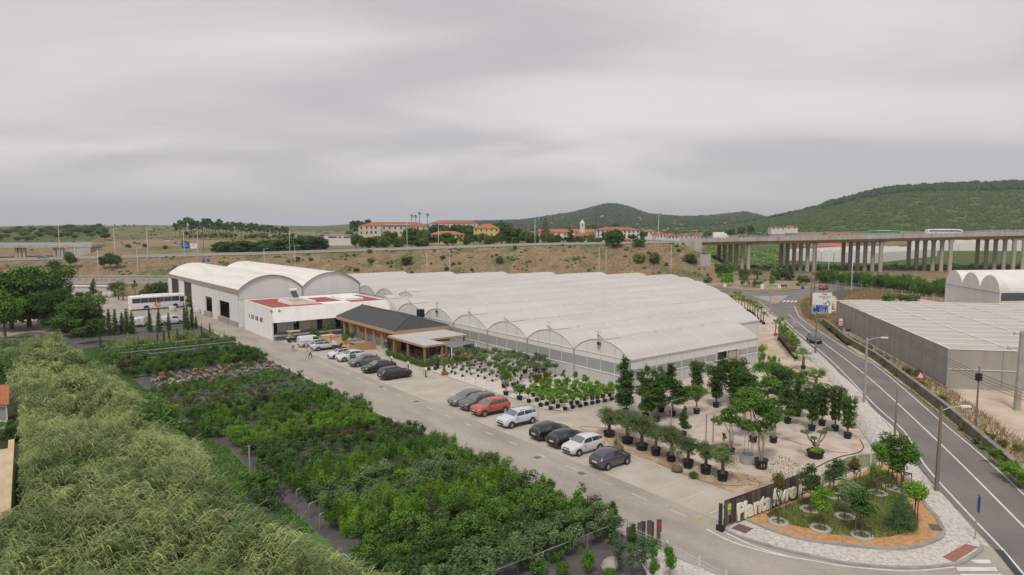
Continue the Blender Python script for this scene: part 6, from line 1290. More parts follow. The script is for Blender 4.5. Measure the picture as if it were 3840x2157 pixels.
grass('turf_grass', 'bright green grass strip between reeds and nursery rows', [[(9.8, 128), (11.9, 128), (13.2, 90), (13.4, 73), (15.3, 62), (15.2, 52), (15.4, 41), (12, 42), (10.5, 56), (10.5, 66), (9.5, 80), (8, 100)]], 90, .22, gl1, 1, (7, 16, 40, 128))
grass('lawn_grass', 'low olive green ground cover around the staked trees', [gpoly], 260, .17, gl2, 2, (39, 62, 12, 33), .17)
ygp = smooth_line(PX([(2985, 1870), (3060, 1800), (3180, 1715), (3300, 1690), (3230, 1590), (3190, 1520), (3215, 1525), (3290, 1625), (3330, 1700), (3290, 1735), (3180, 1775), (3050, 1835)]), 4, True)
grass('yard_grass_blades', 'rough green grass along the white mesh fence', [ygp], 130, .12, gl2, 3, (44, 82, 20, 45))
grass('yard_grass_tufts', 'thin green tufts on the brown soil behind the name fence', [PX([(2850, 1760), (2930, 1705), (3000, 1745), (2985, 1800), (2900, 1815)]), PX([(2480, 1700), (2900, 1810), (2860, 1840), (2500, 1740)])], 22, .12, gl1, 6, (40, 60, 22, 45))
dgp = [PX([(3130, 1245), (3290, 1362), (3560, 1575), (3860, 1835), (3900, 1700), (3700, 1560), (3545, 1450), (3137, 1235)]), PX([(3015, 1190), (3000, 1150), (3020, 1120), (3110, 1110), (3135, 1180), (3140, 1240), (3090, 1225)]), PX([(3120, 1098), (3260, 1080), (3360, 1100), (3440, 1125), (3140, 1125)])]
grass('roadside_dry_grass', 'dry yellow grass tufts on the far roadside', dgp, 26, .55, gl3, 4, (55, 260, 10, 120))

# ---- nursery field: rows of container plants parallel to the front fence
fr_ = random.Random(21)
BANDS = [  # Y from, Y to, row step, plant step, kinds, height, label words, xmin
 (28.9, 30.2, 1.3, 1.15, ['standard', 'shrub_grey'], 2.35, 'grey green olive standard in the row along the front pipe rail', 16.4),
 (31.4, 32.4, 1.3, 1.3, ['shrub_dark', 'shrub_mid'], 2.3, 'leafy green tree just behind the front olive standards', 15.4),
 (33.2, 36.4, 1.5, 1.5, ['shrub_mid', 'shrub_dark'], 2.5, 'glossy green young tree in the second band behind the front pipe rail', 15.2),
 (37.6, 41.0, 1.6, 1.6, ['feather_lime', 'shrub_mid'], 2.3, 'wispy lime green shrub in the near nursery rows', 16.2),
 (42.2, 45.5, 1.6, 1.55, ['shrub_grey', 'shrub_mid', 'shrub_lime'], 2.2, 'mixed green shrub in the rows beside the cloth path', 16.8),
 (46.6, 50.2, 1.6, 1.5, ['feather_mid', 'feather_lime'], 2.3, 'feathery bright green shrub opposite the grey hatchback', 16.4),
 (51.4, 54.6, 1.6, 1.45, ['shrub_dark', 'shrub_blue'], 1.8, 'dark blue green shrub opposite the white sport utility', 16.6),
 (55.8, 59.0, 1.6, 1.4, ['shrub_dark', 'shrub_red'], 1.6, 'brownish shrub in the middle nursery rows', 16.4),
 (60.2, 65.0, 1.6, 1.45, ['shrub_lime', 'shrub_mid'], 1.7, 'fresh green shrub in the middle nursery rows', 16.0),
 (66.4, 73.6, 1.8, 1.5, ['shrub_mid', 'shrub_dark'], 1.9, 'dense dark green shrub in the wide middle block', 14.3),
 (75.0, 80.0, 1.7, 1.4, ['shrub_grey', 'shrub_red'], 1.5, 'dull green shrub in the rows in front of the roses', 13.9),
 (84.0, 87.0, 1.5, 1.3, ['shrub_mid', 'shrub_grey'], 1.2, 'low green shrub just in front of the flowering rows', 13.4),
 (88.4, 89.8, 1.4, 1.25, ['shrub_mid', 'bloom_r'], 1.1, 'red flowering shrub at the front of the flower rows', 14.6),
 (91.0, 93.6, 1.3, 1.2, ['bloom_w', 'bloom_p'], 1.2, 'white and pink flowering shrub in the flower rows', 14.6),
 (95.0, 97.6, 1.3, 1.2, ['bloom_p', 'bloom_r', 'shrub_mid'], 1.2, 'pink flowering shrub at the back of the flower rows', 14.6),
 (99.4, 107.5, 2.0, 1.55, ['shrub_dark', 'shrub_mid'], 2.1, 'dark leafy shrub in the block behind the flowers', 12.8),
 (109.6, 115.0, 1.9, 1.2, ['shrub_blue', 'low'], 1.25, 'low grey blue plant in the rows with white pipes', 12.8),
 (117.0, 121.0, 1.6, 1.2, ['feather_grey', 'shrub_mid'], 1.5, 'grey green grassy plant in the rows with white pipes', 12.4),
 (123.0, 125.5, 1.6, 1.3, ['conic', 'shrub_blue'], 1.9, 'small yellow green conifer in the far row', 12.2),
 (127.5, 129.0, 1.5, 1.8, ['conic', 'cypress'], 2.2, 'small narrow conifer at the far end of the field', 11.8)]
KN = dict(standard='olive_standard', shrub_mid='green_shrub', shrub_dark='dark_green_shrub', feather='feathery_shrub', shrub_grey='grey_green_shrub', shrub_lime='lime_green_shrub', shrub_blue='blue_green_shrub', shrub_red='reddish_shrub', bloom='flowering_shrub', low='low_shrub', conic='small_conifer', cypress='young_cypress')
for (ya, yb, rs_, ps, kinds, hh_, lb_, xm) in BANDS:
    y = ya - .15; yb += .45; rs_ *= 1.06; ps *= .85
    while y <= yb + .01:
        x = xm + fr_.uniform(0, .6); xr_ = 30.5 if ya > 31.5 else 30.9
        while x < xr_:
            if fr_.random() > .06:
                k = kinds[0] if fr_.random() < .62 else fr_.choice(kinds); lk = lb_
                plant(k, KN[k.split('_')[0] if k[:5] in ('bloom', 'feath') else k], lk, 'shrub', (x + fr_.uniform(-.15, .15), y + fr_.uniform(-.2, .2), .02), hh_ * (.82 if ya < 51 else .8) * fr_.uniform(.8, 1.2) * (1.3 if k == 'cypress' else 1), 'nursery plants: ' + lb_, (1.22 if ya < 51 else 1.25) + fr_.uniform(-.2, .2), 4)
            x += ps * fr_.uniform(.85, 1.15)
        y += rs_
# tall cypresses at the far end
for i, (px, pyb, pyt, k) in enumerate(((360, 1255, 1170, 'cypress'), (382, 1258, 1155, 'cypress'), (410, 1258, 1160, 'cypress'), (434, 1256, 1160, 'cypress'), (459, 1252, 1172, 'cypress'), (477, 1254, 1158, 'cypress'), (497, 1252, 1168, 'cypress'), (562, 1246, 1160, 'cypress'), (597, 1246, 1160, 'cypress'), (634, 1240, 1172, 'cypress'), (693, 1238, 1135, 'cypress'), (702, 1238, 1150, 'cypress'), (721, 1234, 1110, 'cypress'), (736, 1232, 1185, 'cypress'))):
    p = P(px, pyb); plant(k, 'cypress_tree', 'tall slim cypress in the far row before the rear yard', 'cypress', (p.x, p.y, 0), hgt(p, pyt), 'slim cypresses before the rear yard', 1.8 if pyt > 1140 else .9)
# single trees sticking out at the road edge
for i, (px, pyb, pyt, k, lb_) in enumerate(((1858, 1800, 1700, 'street_m', 'slender green sapling by the driveway edge, left of a pair'), (1888, 1790, 1712, 'street_m', 'slender green sapling by the driveway edge, right of a pair'), (2300, 1985, 1868, 'street_m', 'tall leafy sapling at the end of the front pipe rail'), (2285, 2000, 1905, 'street_g', 'silvery sapling at the end of the front pipe rail'), (2064, 1905, 1785, 'street_m', 'tallest sapling sticking out over the driveway'), (2040, 1880, 1780, 'street_l', 'lime sapling beside the tallest sapling'))):
    p = P(px, pyb); plant(k, 'sapling', lb_, 'sapling', (p.x, p.y, .02), hgt(p, pyt), potr=.22, poth=.35)
# small plants on the dark cloth by the gate
for i, (px, py, h_, k, lb_) in enumerate(((2018, 2160, 1.2, 'ball', 'bright round shrub at the bottom edge, left one'), (2110, 2165, 1.0, 'ball', 'small round shrub at the bottom edge beside the left one'), (2080, 2110, 1.0, 'shrub_mid', 'small dark green shrub on the cloth before the pipe rail'), (2200, 2150, 1.4, 'shrub_lime', 'light green shrub alone on the dark cloth'), (2285, 2170, .8, 'ball', 'low bright shrub at the bottom edge near the stone'), (2318, 2160, 2.2, 'street_b', 'slender grey green tree left of the gate fence'), (2360, 2175, 2.2, 'street_b', 'grey green tree at the foot of the gate fence'), (2405, 2175, 2.6, 'street_b', 'grey green tree against the white mesh fence'), (2375, 2095, 2.2, 'street_d', 'dark slim tree behind the first fence post'), (2450, 2200, 1.8, 'street_m', 'leafy tree low in front of the mesh fence'), (2510, 2200, 2.4, 'street_m', 'bushy tree right of the third fence post'), (2445, 2140, 2.0, 'street_m', 'thin green tree between the fence posts'))):
    p = P(px, py); plant(k, 'cloth_plant', lb_, 'plant', (p.x, p.y, .02), h_)
# ---- potted citrus on the white bed
cit = [(1983, 1512), (2013, 1507), (2027, 1527), (2051, 1522), (2065, 1540), (2092, 1531), (2119, 1542), (2142, 1519), (2148, 1535), (2164, 1518), (2175, 1531), (2197, 1523), (2221, 1520), (2242, 1515), (2268, 1511), (2286, 1488), (2294, 1504), (2320, 1499), (2260, 1493), (2075, 1515), (2105, 1512), (2220, 1500), (2190, 1503), (2240, 1497), (2035, 1500), (2060, 1500), (2090, 1495), (2120, 1498), (2150, 1493), (2180, 1488), (2210, 1483), (2240, 1480), (2000, 1488), (2030, 1480), (2060, 1478), (2090, 1473), (2125, 1476), (2160, 1470), (2195, 1465)]
for i, (px, py) in enumerate(cit):
    p = P(px, py, 0); plant('citrus', 'potted_citrus', 'small bright green tree in a black pot on the white bed', 'potted tree', (p.x, p.y, .025), pr.uniform(1.75, 2.2), 'small potted trees on the white bed', 1.3, 4, .25, .42)
for (px, py, pt_, k, lb_, wd) in ((1897, 1484, 1385, 'spread', 'big potted tree with pale forked stem at the bed edge', .62), (1948, 1502, 1428, 'ball', 'bushy yellowish shrub in a wide black pot at the bed edge', 1.0), (1890, 1455, 1368, 'multi', 'full green tree behind the forked potted tree', .9), (1926, 1452, 1378, 'multi', 'leafy tree rising behind the bushy potted shrub', .9), (2010, 1465, 1400, 'shrub_red', 'reddish green shrub behind the small potted trees', 1.1), (2045, 1455, 1395, 'shrub_red', 'second reddish shrub near the greenhouse wall', 1.1), (2110, 1455, 1385, 'multi', 'spreading potted tree close to the greenhouse post', .7), (2155, 1445, 1392, 'citrus', 'dark round potted tree under the greenhouse post', 1.2), (2013, 1395, 1320, 'standard', 'tall lollipop tree against the film wall, left one', 1.2), (2038, 1398, 1322, 'standard', 'tall lollipop tree against the film wall, right one', 1.2), (1968, 1400, 1325, 'standard', 'lollipop tree at the back corner of the bed', 1.2)):
    p = P(px, py); plant(k, 'potted_tree', lb_, 'potted tree', (p.x, p.y, .025), hgt(p, pt_), None, wd, potr=.33, poth=.5)
sr = random.Random(4)
for i in range(10):
    for j in range(7):
        x, y = 48.0 + j * 1.6 + sr.uniform(-.2, .2), 65.6 + i * 1.55 + sr.uniform(-.2, .2)
        if sr.random() < .12 or (i < 3 and j < 1): continue
        plant('standard', 'potted_standard', 'grey green lollipop tree in a small pot in the railed bed', 'potted tree', (x, y, .025), sr.uniform(1.9, 2.7) if j > 1 else sr.uniform(1.2, 1.8), 'small standards in the railed bed', 1.75, 4, .17, .28)
p = P(1667, 1408); plant('olive', 'potted_olive', 'round olive in a terracotta bowl at the bed corner', 'potted tree', (p.x, p.y, .025), hgt(p, 1342), None, .85, potr=.48, poth=.45, potmat=terrapot)
for (px, py, pt_) in ((1608, 1390, 1340), (1632, 1388, 1330), (1640, 1375, 1335)): p = P(px, py); plant('standard', 'potted_standard', 'dark potted plant at the end of the clipped hedge', 'potted tree', (p.x, p.y, .025), hgt(p, pt_), 'potted plants at the end of the hedge', 1.2, 4, .25, .4)
# clipped hedge by the terrace
hm_ = [(46.4, 83 + i * .62, .55) for i in range(18)] 
hb_ = [(46.75, 81.9 + .0 + i * .6, .5, .42, .42, .45) for i in range(19)] + [(46.9 + i * .6, 81.5, .5, .42, .42, .45) for i in range(14)]
tag(put('clipped_hedge', crown(77, hb_, 5200, .16, .075, LF['mid'], shell=.25, gap=.06)), 'low clipped green hedge around the restaurant terrace', 'hedge')
# restaurant garden shrubs
for (px, py, pt_, k, lb_) in ((1240, 1270, 1200, 'multi', 'leafy garden tree before the timber wall'), (1175, 1268, 1225, 'shrub_mid', 'thin green shrub before the veranda steps'), (1310, 1280, 1228, 'shrub_mid', 'upright shrub against the timber panels'), (1292, 1290, 1250, 'shrub_lime', 'pale shrub at the timber screen corner'), (1455, 1315, 1280, 'shrub_dark', 'dark shrub at the restaurant corner'), (1215, 1258, 1225, 'shrub_lime', 'low light green shrub on the mulch mound'), (1628, 1345, 1295, 'column', 'potted evergreen by the terrace posts')):
    p = P(px, py); plant(k, 'garden_shrub', lb_, 'shrub', (p.x, p.y, .03), hgt(p, pt_), None, .9)
# ---- big potted trees in the gravel yard
for (px, py, pt_, wd, lb_) in ((2284, 1638, 1528, 1.2, 'old olive in a wide black tub, farthest left of the row'), (2353, 1663, 1540, 1.1, 'old olive in a wide black tub, second of the row'), (2407, 1687, 1558, 1.15, 'old olive with thick twisted trunk, third of the row'), (2459, 1707, 1592, 1.0, 'olive in a tall black pot, fourth of the row'), (2517, 1730, 1592, 1.0, 'olive in a tall black pot, fifth of the row'), (2580, 1755, 1640, 1.1, 'olive in a black pot behind the bonsai ball'), (2646, 1777, 1655, .95, 'narrow olive in a black pot, second from the right end'), (2709, 1802, 1668, .9, 'olive with low foliage over its pot, right end of the row')):
    p = P(px, py); plant('olive', 'potted_olive', lb_, 'olive tree', (p.x, p.y, .02), hgt(p, pt_), 'row of potted olives', wd * 1.3, 4, .56 if px < 2420 else .44, .5 if px < 2420 else .66)
yard = [('column', 2348, 1552, 1329, .85, 'tall dark column tree by the greenhouse corner, leftmost'), ('column', 2421, 1569, 1362, .8, 'tall dark column tree, second from the greenhouse corner'), ('column', 2463, 1582, 1375, 1.0, 'full dark column tree, third from the greenhouse corner'), ('column', 2522, 1560, 1360, 1.05, 'full dark column tree, fourth from the greenhouse corner'), ('spread', 2612, 1552, 1440, .6, 'broad potted tree with a yellow mark on its tub'), ('vase', 2612, 1500, 1352, .7, 'twin stemmed upright tree behind the broad potted tree'), ('vase', 2685, 1528, 1367, .75, 'dark upright tree in a black pot before the doorway'), ('vase', 2748, 1514, 1340, 1.1, 'large dark irregular tree right of the doorway'), ('spread', 2891, 1476, 1356, .95, 'wide spreading tree on pale limbs behind the yard'), ('multi', 2828, 1500, 1400, .9, 'green tree between the doorway and the spreading tree'), ('column', 2953, 1588, 1420, .9, 'dark column tree in a pot near the middle of the yard'), ('column', 2990, 1560, 1410, .9, 'dark column tree just behind the middle pot'), ('vase', 3044, 1616, 1450, .62, 'upright evergreen in a pot behind the cloud bonsai, left'), ('vase', 3082, 1596, 1440, .62, 'upright evergreen in a pot behind the cloud bonsai, second'), ('vase', 3131, 1616, 1445, .62, 'upright evergreen in a pot right of the cloud bonsai'), ('vase', 3178, 1644, 1480, .62, 'upright evergreen in a pot nearest the grass bank'), ('multi', 2740, 1703, 1515, .8, 'loose multi stemmed tree beside the concrete ring'), ('multi', 2824, 1658, 1462, .85, 'loose tree in a big woven planter'), ('multi', 2854, 1756, 1475, .8, 'leaning trees in the black pot marked 11'), ('multi', 2900, 1660, 1480, .8, 'leafy tree behind the pot marked 11'), ('column', 2560, 1640, 1520, .7, 'shaggy brownish shrub tree behind the olives'), ('multi', 2715, 1690, 1620, .5, 'small tree with a ball crown behind the olives'), ('vase', 2775, 1545, 1380, .9, 'dark leafy tree right of the doorway trees'), ('multi', 2860, 1560, 1405, 1.0, 'green leafy tree in the middle of the yard crowd'), ('vase', 2925, 1520, 1375, .95, 'dense evergreen behind the middle pots'), ('multi', 2790, 1610, 1450, .9, 'airy green tree left of the woven planter'), ('spread', 2960, 1480, 1385, .8, 'low wide crown tree near the palms'), ('column', 2480, 1545, 1385, .9, 'dark column tree behind the third and fourth')]
for (k, px, py, pt_, wd, lb_) in yard:
    p = P(px, py); big = px == 2854; o = plant(k, 'potted_tree', lb_, 'potted tree', (p.x, p.y, .02), hgt(p, pt_), None, wd * 1.68, 4, .55 if big else .36, .75 if big else .52)
    if big:
        o.rotation_euler = (0, 0, 0); tm_ = text_mesh('11', .42, signyel, .01); q = put('painted_number', tm_, o, (-.40, -.40, .38)); q.rotation_euler = (R(87), 0, -R(45))
# cloud bonsai and root balls
t = thing('cloud_bonsai', 'cloud pruned bonsai with flat foliage pads in a wide black tub', 'bonsai', P(3057, 1716) + Vector((0, 0, .02)), -.6)
pot(t, .72, .6); m = MB(); m.tube([(0, 0, .5), (.05, 0, 1.1)], [.16, .12], 7)
pads = [(-.85, .1, 2.2, .5), (-.3, -.2, 1.75, .3), (.55, .1, 2.15, .4), (.95, -.1, 2.45, .45), (.1, .2, 1.0, .28)]
for (a, b, c_, r_) in pads: m.tube([(.05, 0, 1.05), (a * .6, b, 1.05 + (c_ - 1.05) * .45), (a, b, c_)], [.1, .075, .04], 6)
m.build('trunk', [bark_p], t)
for i, (a, b, c_, r_) in enumerate(pads): put('foliage_pad', crown(i + 50, [(a, b, c_ + .05, r_, r_, .14)], 420, .09, .04, LF['olive'], shell=.3, gap=.02), t)
put('underplanting', crown(90, [(0, 0, .65, .6, .6, .22)], 260, .2, .1, LF['lime'], gap=.05), t)
for (px, py, lb_) in ((2539, 1770, 'small pruned bonsai on a root ball before the fifth olive'), (2319, 1689, 'thin stem on a burlap root ball between the first olives')):
    t = thing('balled_bonsai', lb_, 'bonsai', P(px, py) + Vector((0, 0, .02)), 1.0); MB().lathe([(0, 0), (.35, .05), (.5, .25), (.35, .45), (0, .5)], n=10).build('root_ball', [M('burlap', (0.15, 0.115, 0.08), .95)], t)
    m = MB(); m.tube([(0, 0, .4), (.05, 0, 1.0), (-.05, .1, 1.3)], [.09, .08, .06], 6)
    if px > 2400: [m.tube([(-.05, .1, 1.25), (a, b, 1.75)], [.06, .03], 5) for a, b in ((.6, .1), (-.5, 0), (.1, .4))]
    else: m.tube([(-.05, .1, 1.25), (0, .1, 2.0)], [.06, .03], 5)
    m.build('trunk', [bark_p], t); put('foliage', crown(px, [(.6, .1, 1.8, .35, .3, .14), (-.5, 0, 1.8, .3, .3, .14), (.1, .4, 1.85, .3, .3, .14)] if px > 2400 else [(.35, .1, .6, .3, .3, .3)], 500, .1, .035, LF['olive'], gap=.02), t)
p = P(2601, 1797); plant('ball', 'balled_shrub', 'low round green shrub on the brown soil by the last bays', 'shrub', (p.x, p.y, 0), .75, wide=1.3)
t = thing('concrete_ring', 'pale concrete well ring standing in the gravel yard', 'ring', P(2803, 1736) + Vector((0, 0, .02))); MB().lathe([(.62, 0), (.62, .75), (.5, .75), (.5, .55), (0, .5)], n=20).build('ring_wall', [concrete], t)
for a, b in ((.2, .1), (-.25, .15), (.05, -.3), (.35, -.25)): MB().tube([(a, b, .4), (a, b, 2.9)], .02, 5).build('stake', [galv], t)
# ---- palms in pots along the dirt track
def palm_mesh(seed, R_, nf, fan=True):
    rg = np.random.default_rng(seed); Vs, Qs, Tn = [], [], []; c = 0
    for i in range(nf):
        az = rg.uniform(0, 6.28); el = rg.uniform(-.35, 1.25); d = np.array([math.cos(az) * math.cos(el), math.sin(az) * math.cos(el), math.sin(el)]); L1 = R_ * rg.uniform(.75, 1.1)
        side = np.array([-math.sin(az), math.cos(az), 0.]); up_ = np.cross(d, side) * -1
        pts = [d * L1 * u + np.array([0, 0, -.55 * L1 * u * u * math.cos(el)]) for u in (0, .35, .7, 1)]
        for k in range(11):
            f = k / 10; sgn = (-1) ** k; u = .3 + .7 * f if not fan else .55; p_ = pts[0] * 0 + d * L1 * u + np.array([0, 0, -.55 * L1 * u * u * math.cos(el)])
            if fan: ang = (f - .5) * 3.0; dv = d * math.cos(ang) + side * math.sin(ang); ll = L1 * .55 * (1 - .25 * abs(f - .5) * 2)
            else: dv = d * .6 + side * sgn * .8; ll = L1 * .35
            dv = dv / np.linalg.norm(dv); q = p_ + dv * ll + np.array([0, 0, -.18 * ll]); wv_ = np.cross(dv, up_); wv_ /= max(np.linalg.norm(wv_), 1e-5); w_ = .035 * R_
            Vs += [p_, p_ + dv * ll * .5 + wv_ * w_, q, p_ + dv * ll * .5 - wv_ * w_]; Qs.append((c, c + 1, c + 2, c + 3)); c += 4; Tn.append(.5 + .25 * rg.normal())
        p_ = d * L1 * .55; wv_ = side * .02; Vs += [-wv_, wv_, p_ + wv_ + np.array([0, 0, -.15 * L1]), p_ - wv_ + np.array([0, 0, -.15 * L1])]; Qs.append((c, c + 1, c + 2, c + 3)); c += 4; Tn.append(.6)
    return np.array(Vs), np.array(Qs), np.array(Tn)
PALM = {}
for v in range(3):
    for (k, mt_) in (('palm', LF['palm']), ('silver', LF['silver'])): PALM[(k, v)] = npmesh('fronds', *(lambda q: (q[0], q[1]))(palm_mesh(v * 7 + 1, 1.0, 20)), mt_, palm_mesh(v * 7 + 1, 1.0, 20)[2])
palm_tr = MB().tube([(0, 0, 0), (.02, 0, .35), (-.01, .01, .7), (0, 0, 1)], [.15, .13, .12, .13], 8).mesh('trunk', M('palm_trunk', (0.26, 0.17, 0.11), .95, (0.16, 0.10, 0.07), 8, 4, bump=.8, bscale=18))
def palm(px, py, pt_, label, group=None, R_=1.0, k='palm', potmat=None, thick=1.0, pot_=True):
    p = P(px, py); p.z = .02; h = hgt(p, pt_); t = thing('potted_palm', label, 'palm', p, pr.uniform(0, 6), group); ph = .5 if pot_ else 0
    if pot_: pot(t, .33, .5, potmat)
    th_ = max(.4, h - ph - R_ * .75); put('trunk', palm_tr, t, (0, 0, ph * .85), 0, (thick, thick, th_)); put('fronds', PALM[(k, pr.randrange(3))], t, (0, 0, ph * .85 + th_), 0, R_)
for (px, py, pt_) in ((2758, 1138, 1090), (2770, 1150, 1090), (2781, 1159, 1105), (2792, 1162, 1115), (2803, 1169, 1118), (2812, 1172, 1122), (2822, 1178, 1125), (2829, 1187, 1125), (2841, 1200, 1140), (2853, 1209, 1145), (2863, 1217, 1165), (2745, 1130, 1105)): palm(px, py, pt_, 'fan palm on a bare trunk in the far row beside the greenhouse', 'far row of palms', 1.15, thick=.8)
palm(2908, 1261, 1195, 'slim palm in a terracotta pot at the head of the near row', None, 1.0, potmat=terrapot, thick=.8); palm(2922, 1278, 1185, 'thick grey trunk palm, second in the near row', None, 1.2, thick=1.9)
for i in range(11): u = i / 10; palm(2932 + 52 * u, 1286 + 62 * u, 1212 + 55 * u + pr.uniform(-8, 5), 'shaggy potted palm in the dense near row beside the road', 'near row of palms', 1.15, thick=1.3)
palm(3012, 1385, 1300, 'silvery blue fan palm at the lower end of the palm row', None, 1.9, 'silver', thick=1.4); palm(3059, 1461, 1375, 'wide green fan palm on a brown trunk by the roadside wall', None, 1.9, thick=1.5); palm(3010, 1440, 1385, 'green palm with drooping fronds beside the spreading tree', None, 1.5, thick=1.3)
for (px, py, pt_, lb_) in ((2840, 1330, 1290, 'clump of yellow green shrubs at the greenhouse end'), (2860, 1365, 1325, 'low green planting at the greenhouse corner'), (2900, 1370, 1335, 'leafy low bush between track and spreading tree')): p = P(px, py); plant('feather_lime', 'corner_shrub', lb_, 'shrub', (p.x, p.y, 0), hgt(p, pt_), None, 1.6)
# ---- staked trees in the verge garden
ringm = M('ring_stone', (0.40, 0.385, 0.36), .9); stakem = M('stake_wood', (0.13, 0.10, 0.075), .9)
gt = [('street_r', 2918, 1968, 1765, .5, 'reddish leaved tree in front of the name fence lettering'), ('street_d', 3036, 1922, 1740, .85, 'dark conical evergreen at the right end of the name fence'), ('street_l', 3075, 1993, 1820, .9, 'lime green small tree in the front of the garden'), ('street_b', 3125, 1870, 1715, 1.1, 'blue grey gum tree before the mesh fence'), ('street_g', 3169, 1950, 1790, .9, 'silver leaved tree in the middle of the garden'), ('street_d', 3232, 2020, 1812, 1.15, 'dark teardrop evergreen with three stakes at the front'), ('street_m', 3290, 1860, 1660, .7, 'thin tall tree tied to three stakes near the mesh fence'), ('street_m', 3345, 1840, 1628, 1.0, 'tall leafy tree at the back of the garden'), ('street_m', 3385, 1850, 1630, 1.1, 'tallest tree at the roadside of the garden'), ('street_r', 3200, 1840, 1710, .8, 'pale drooping small tree behind the garden middle')]
for (k, px, py, pt_, wd, lb_) in gt:
    p = P(px, py); p.z = .17; h = hgt(p, pt_); plant(k, 'staked_tree', lb_, 'tree', p, h, None, wd * 1.35)
    st_ = thing('tree_stakes', 'stake frame around the ' + lb_.split(' in ')[0].split(' at ')[0].split(' before ')[0].split(' with ')[0].split(' tied ')[0].split(' behind ')[0], 'stakes', p, pr.uniform(0, 1.5)); sp_ = [(.5, .28), (-.5, .28), (0, -.55)]
    for a, b in sp_: MB().tube([(a, b, 0), (a, b, 1.45)], .035, 6).build('stake', [stakem], st_)
    for i in range(3): a, b = sp_[i], sp_[(i + 1) % 3]; MB().bar((*a, 1.38), (*b, 1.38), .03, .08).build('cross_rail', [stakem], st_)
    rg_ = MB(); rg_.lathe([(.42, .03), (.42, .12), (.68, .12), (.68, .0)], n=22); tag(rg_.build('planting_ring', [ringm], None, (p.x, p.y, p.z)), 'stone planting ring under the ' + lb_.split(' in ')[0].split(' at ')[0].split(' before ')[0].split(' with ')[0].split(' tied ')[0].split(' behind ')[0], 'ring')
p = P(3375, 1990); p.z = .17; plant('cedar', 'cedar_tree', 'blue green layered cedar in the verge garden', 'cedar', p, hgt(p, 1815), None, .95, 1)
p = P(3428, 1975); p.z = .17; bt = thing('ball_tree', 'lollipop tree with round lime crown at the mulch edge', 'tree', p)
put('crown', crown(61, blobs_round(random.Random(5), 14, .75, .6, 2.25, .42), 2400, .13, .07, LF['lime'], gap=.05), bt); MB().tube([(0, 0, 0), (0, 0, 2.0)], .045, 6).build('trunk', [bark], bt)
for s in (-.45, .45): MB().tube([(s, 0, 0), (s, 0, 1.5)], .035, 6).build('stake', [stakem], bt)
# roundabout planting
for i, (px, py, pt_, k, lb_, wd) in enumerate(((2705, 1058, 985, 'broad', 'dark tree on the roundabout under the viaduct', 1.0), (2735, 1052, 975, 'broad', 'tallest dark tree on the roundabout', 1.0), (2790, 1048, 1000, 'gbush', 'dark round bush on the roundabout, left of the olive', 1.0), (2840, 1050, 1003, 'olive', 'grey olive in the middle of the roundabout', 1.6), (2915, 1050, 992, 'gbush', 'light tipped tree on the roundabout right side', 1.0), (2955, 1052, 1000, 'gbush', 'dark round evergreen on the roundabout right side', 1.1), (3010, 1068, 1030, 'bush', 'flowering round bush at the right end of the roundabout', 1.2), (2716, 1074, 1025, 'shrub_lime', 'yucca like clump at the left front of the roundabout', 1.0), (2738, 1072, 1026, 'shrub_lime', 'bright yucca clump at the left front of the roundabout', 1.0), (2792, 1078, 1030, 'shrub_lime', 'bright yucca clump near the roundabout centre front', 1.0), (2835, 1078, 1045, 'shrub_mid', 'spreading green clump at the roundabout centre front', 1.6), (2893, 1075, 1033, 'shrub_lime', 'bright yucca clump beside the chevron board', 1.0), (2992, 1080, 1060, 'shrub_mid', 'low green clump at the right front of the roundabout', 1.0), (2655, 1062, 1035, 'bush', 'brown green bush at the left end of the roundabout', 1.4))):
    p = P(px, py); p.z = .16; plant(k, 'roundabout_plant', lb_, 'shrub' if k not in ('broad',) else 'tree', p, hgt(p, pt_), None, wd)
# ---- trees at the left
for (px, py, pt_, k, wd, lb_) in ((110, 1225, 985, 'bigpine', 1.15, 'huge dark pine at the left edge'), (330, 1258, 1128, 'bigpine', 1.0, 'low dark pine nearest the cypress row'), (45, 1235, 1000, 'bigpine', 1.2, 'second huge pine behind the lime green tree'), (285, 1262, 1105, 'bigpine', 1.15, 'smaller dark pine before the parked cars'), (20, 1270, 1085, 'limetree', .9, 'bright green broadleaf tree at the left edge'), (205, 1240, 1070, 'bigpine', .9, 'dark pine between the two large pines')):
    p = P(px, py); plant(k, 'left_tree', lb_, 'tree', (p.x, p.y, 0), hgt(p, pt_), None, wd, 2)
for (px, py, pt_, k, wd, lb_) in ((350, 1112, 1042, 'column', 1.2, 'dark upright tree at the back of the rear yard'), (432, 1110, 1050, 'olive', 1.5, 'silvery olive at the back of the rear yard'), (506, 1112, 1042, 'multi', .5, 'thin tree beside the shed back corner'), (575, 1115, 1052, 'gbush', .9, 'green bush mass behind the coach'), (610, 1112, 1048, 'gbush', .9, 'leafy bush next to the shed end'), (540, 1118, 1080, 'gbush', 1.0, 'low bush row behind the coach'), (300, 1118, 1090, 'gbush', 1.0, 'low hedge like bush at the back yard edge'), (330, 1120, 1092, 'gbush', 1.0, 'second hedge like bush at the back yard edge')):
    p = P(px, py); plant(k, 'rear_yard_tree', lb_, 'tree', (p.x, p.y, 0), hgt(p, pt_), None, wd)
palm(445, 1125, 1072, 'palm with yellowing fronds in the rear yard', None, 1.8, thick=1.2, pot_=False); palm(462, 1127, 1078, 'shorter palm in the rear yard', None, 1.7, thick=1.2, pot_=False)
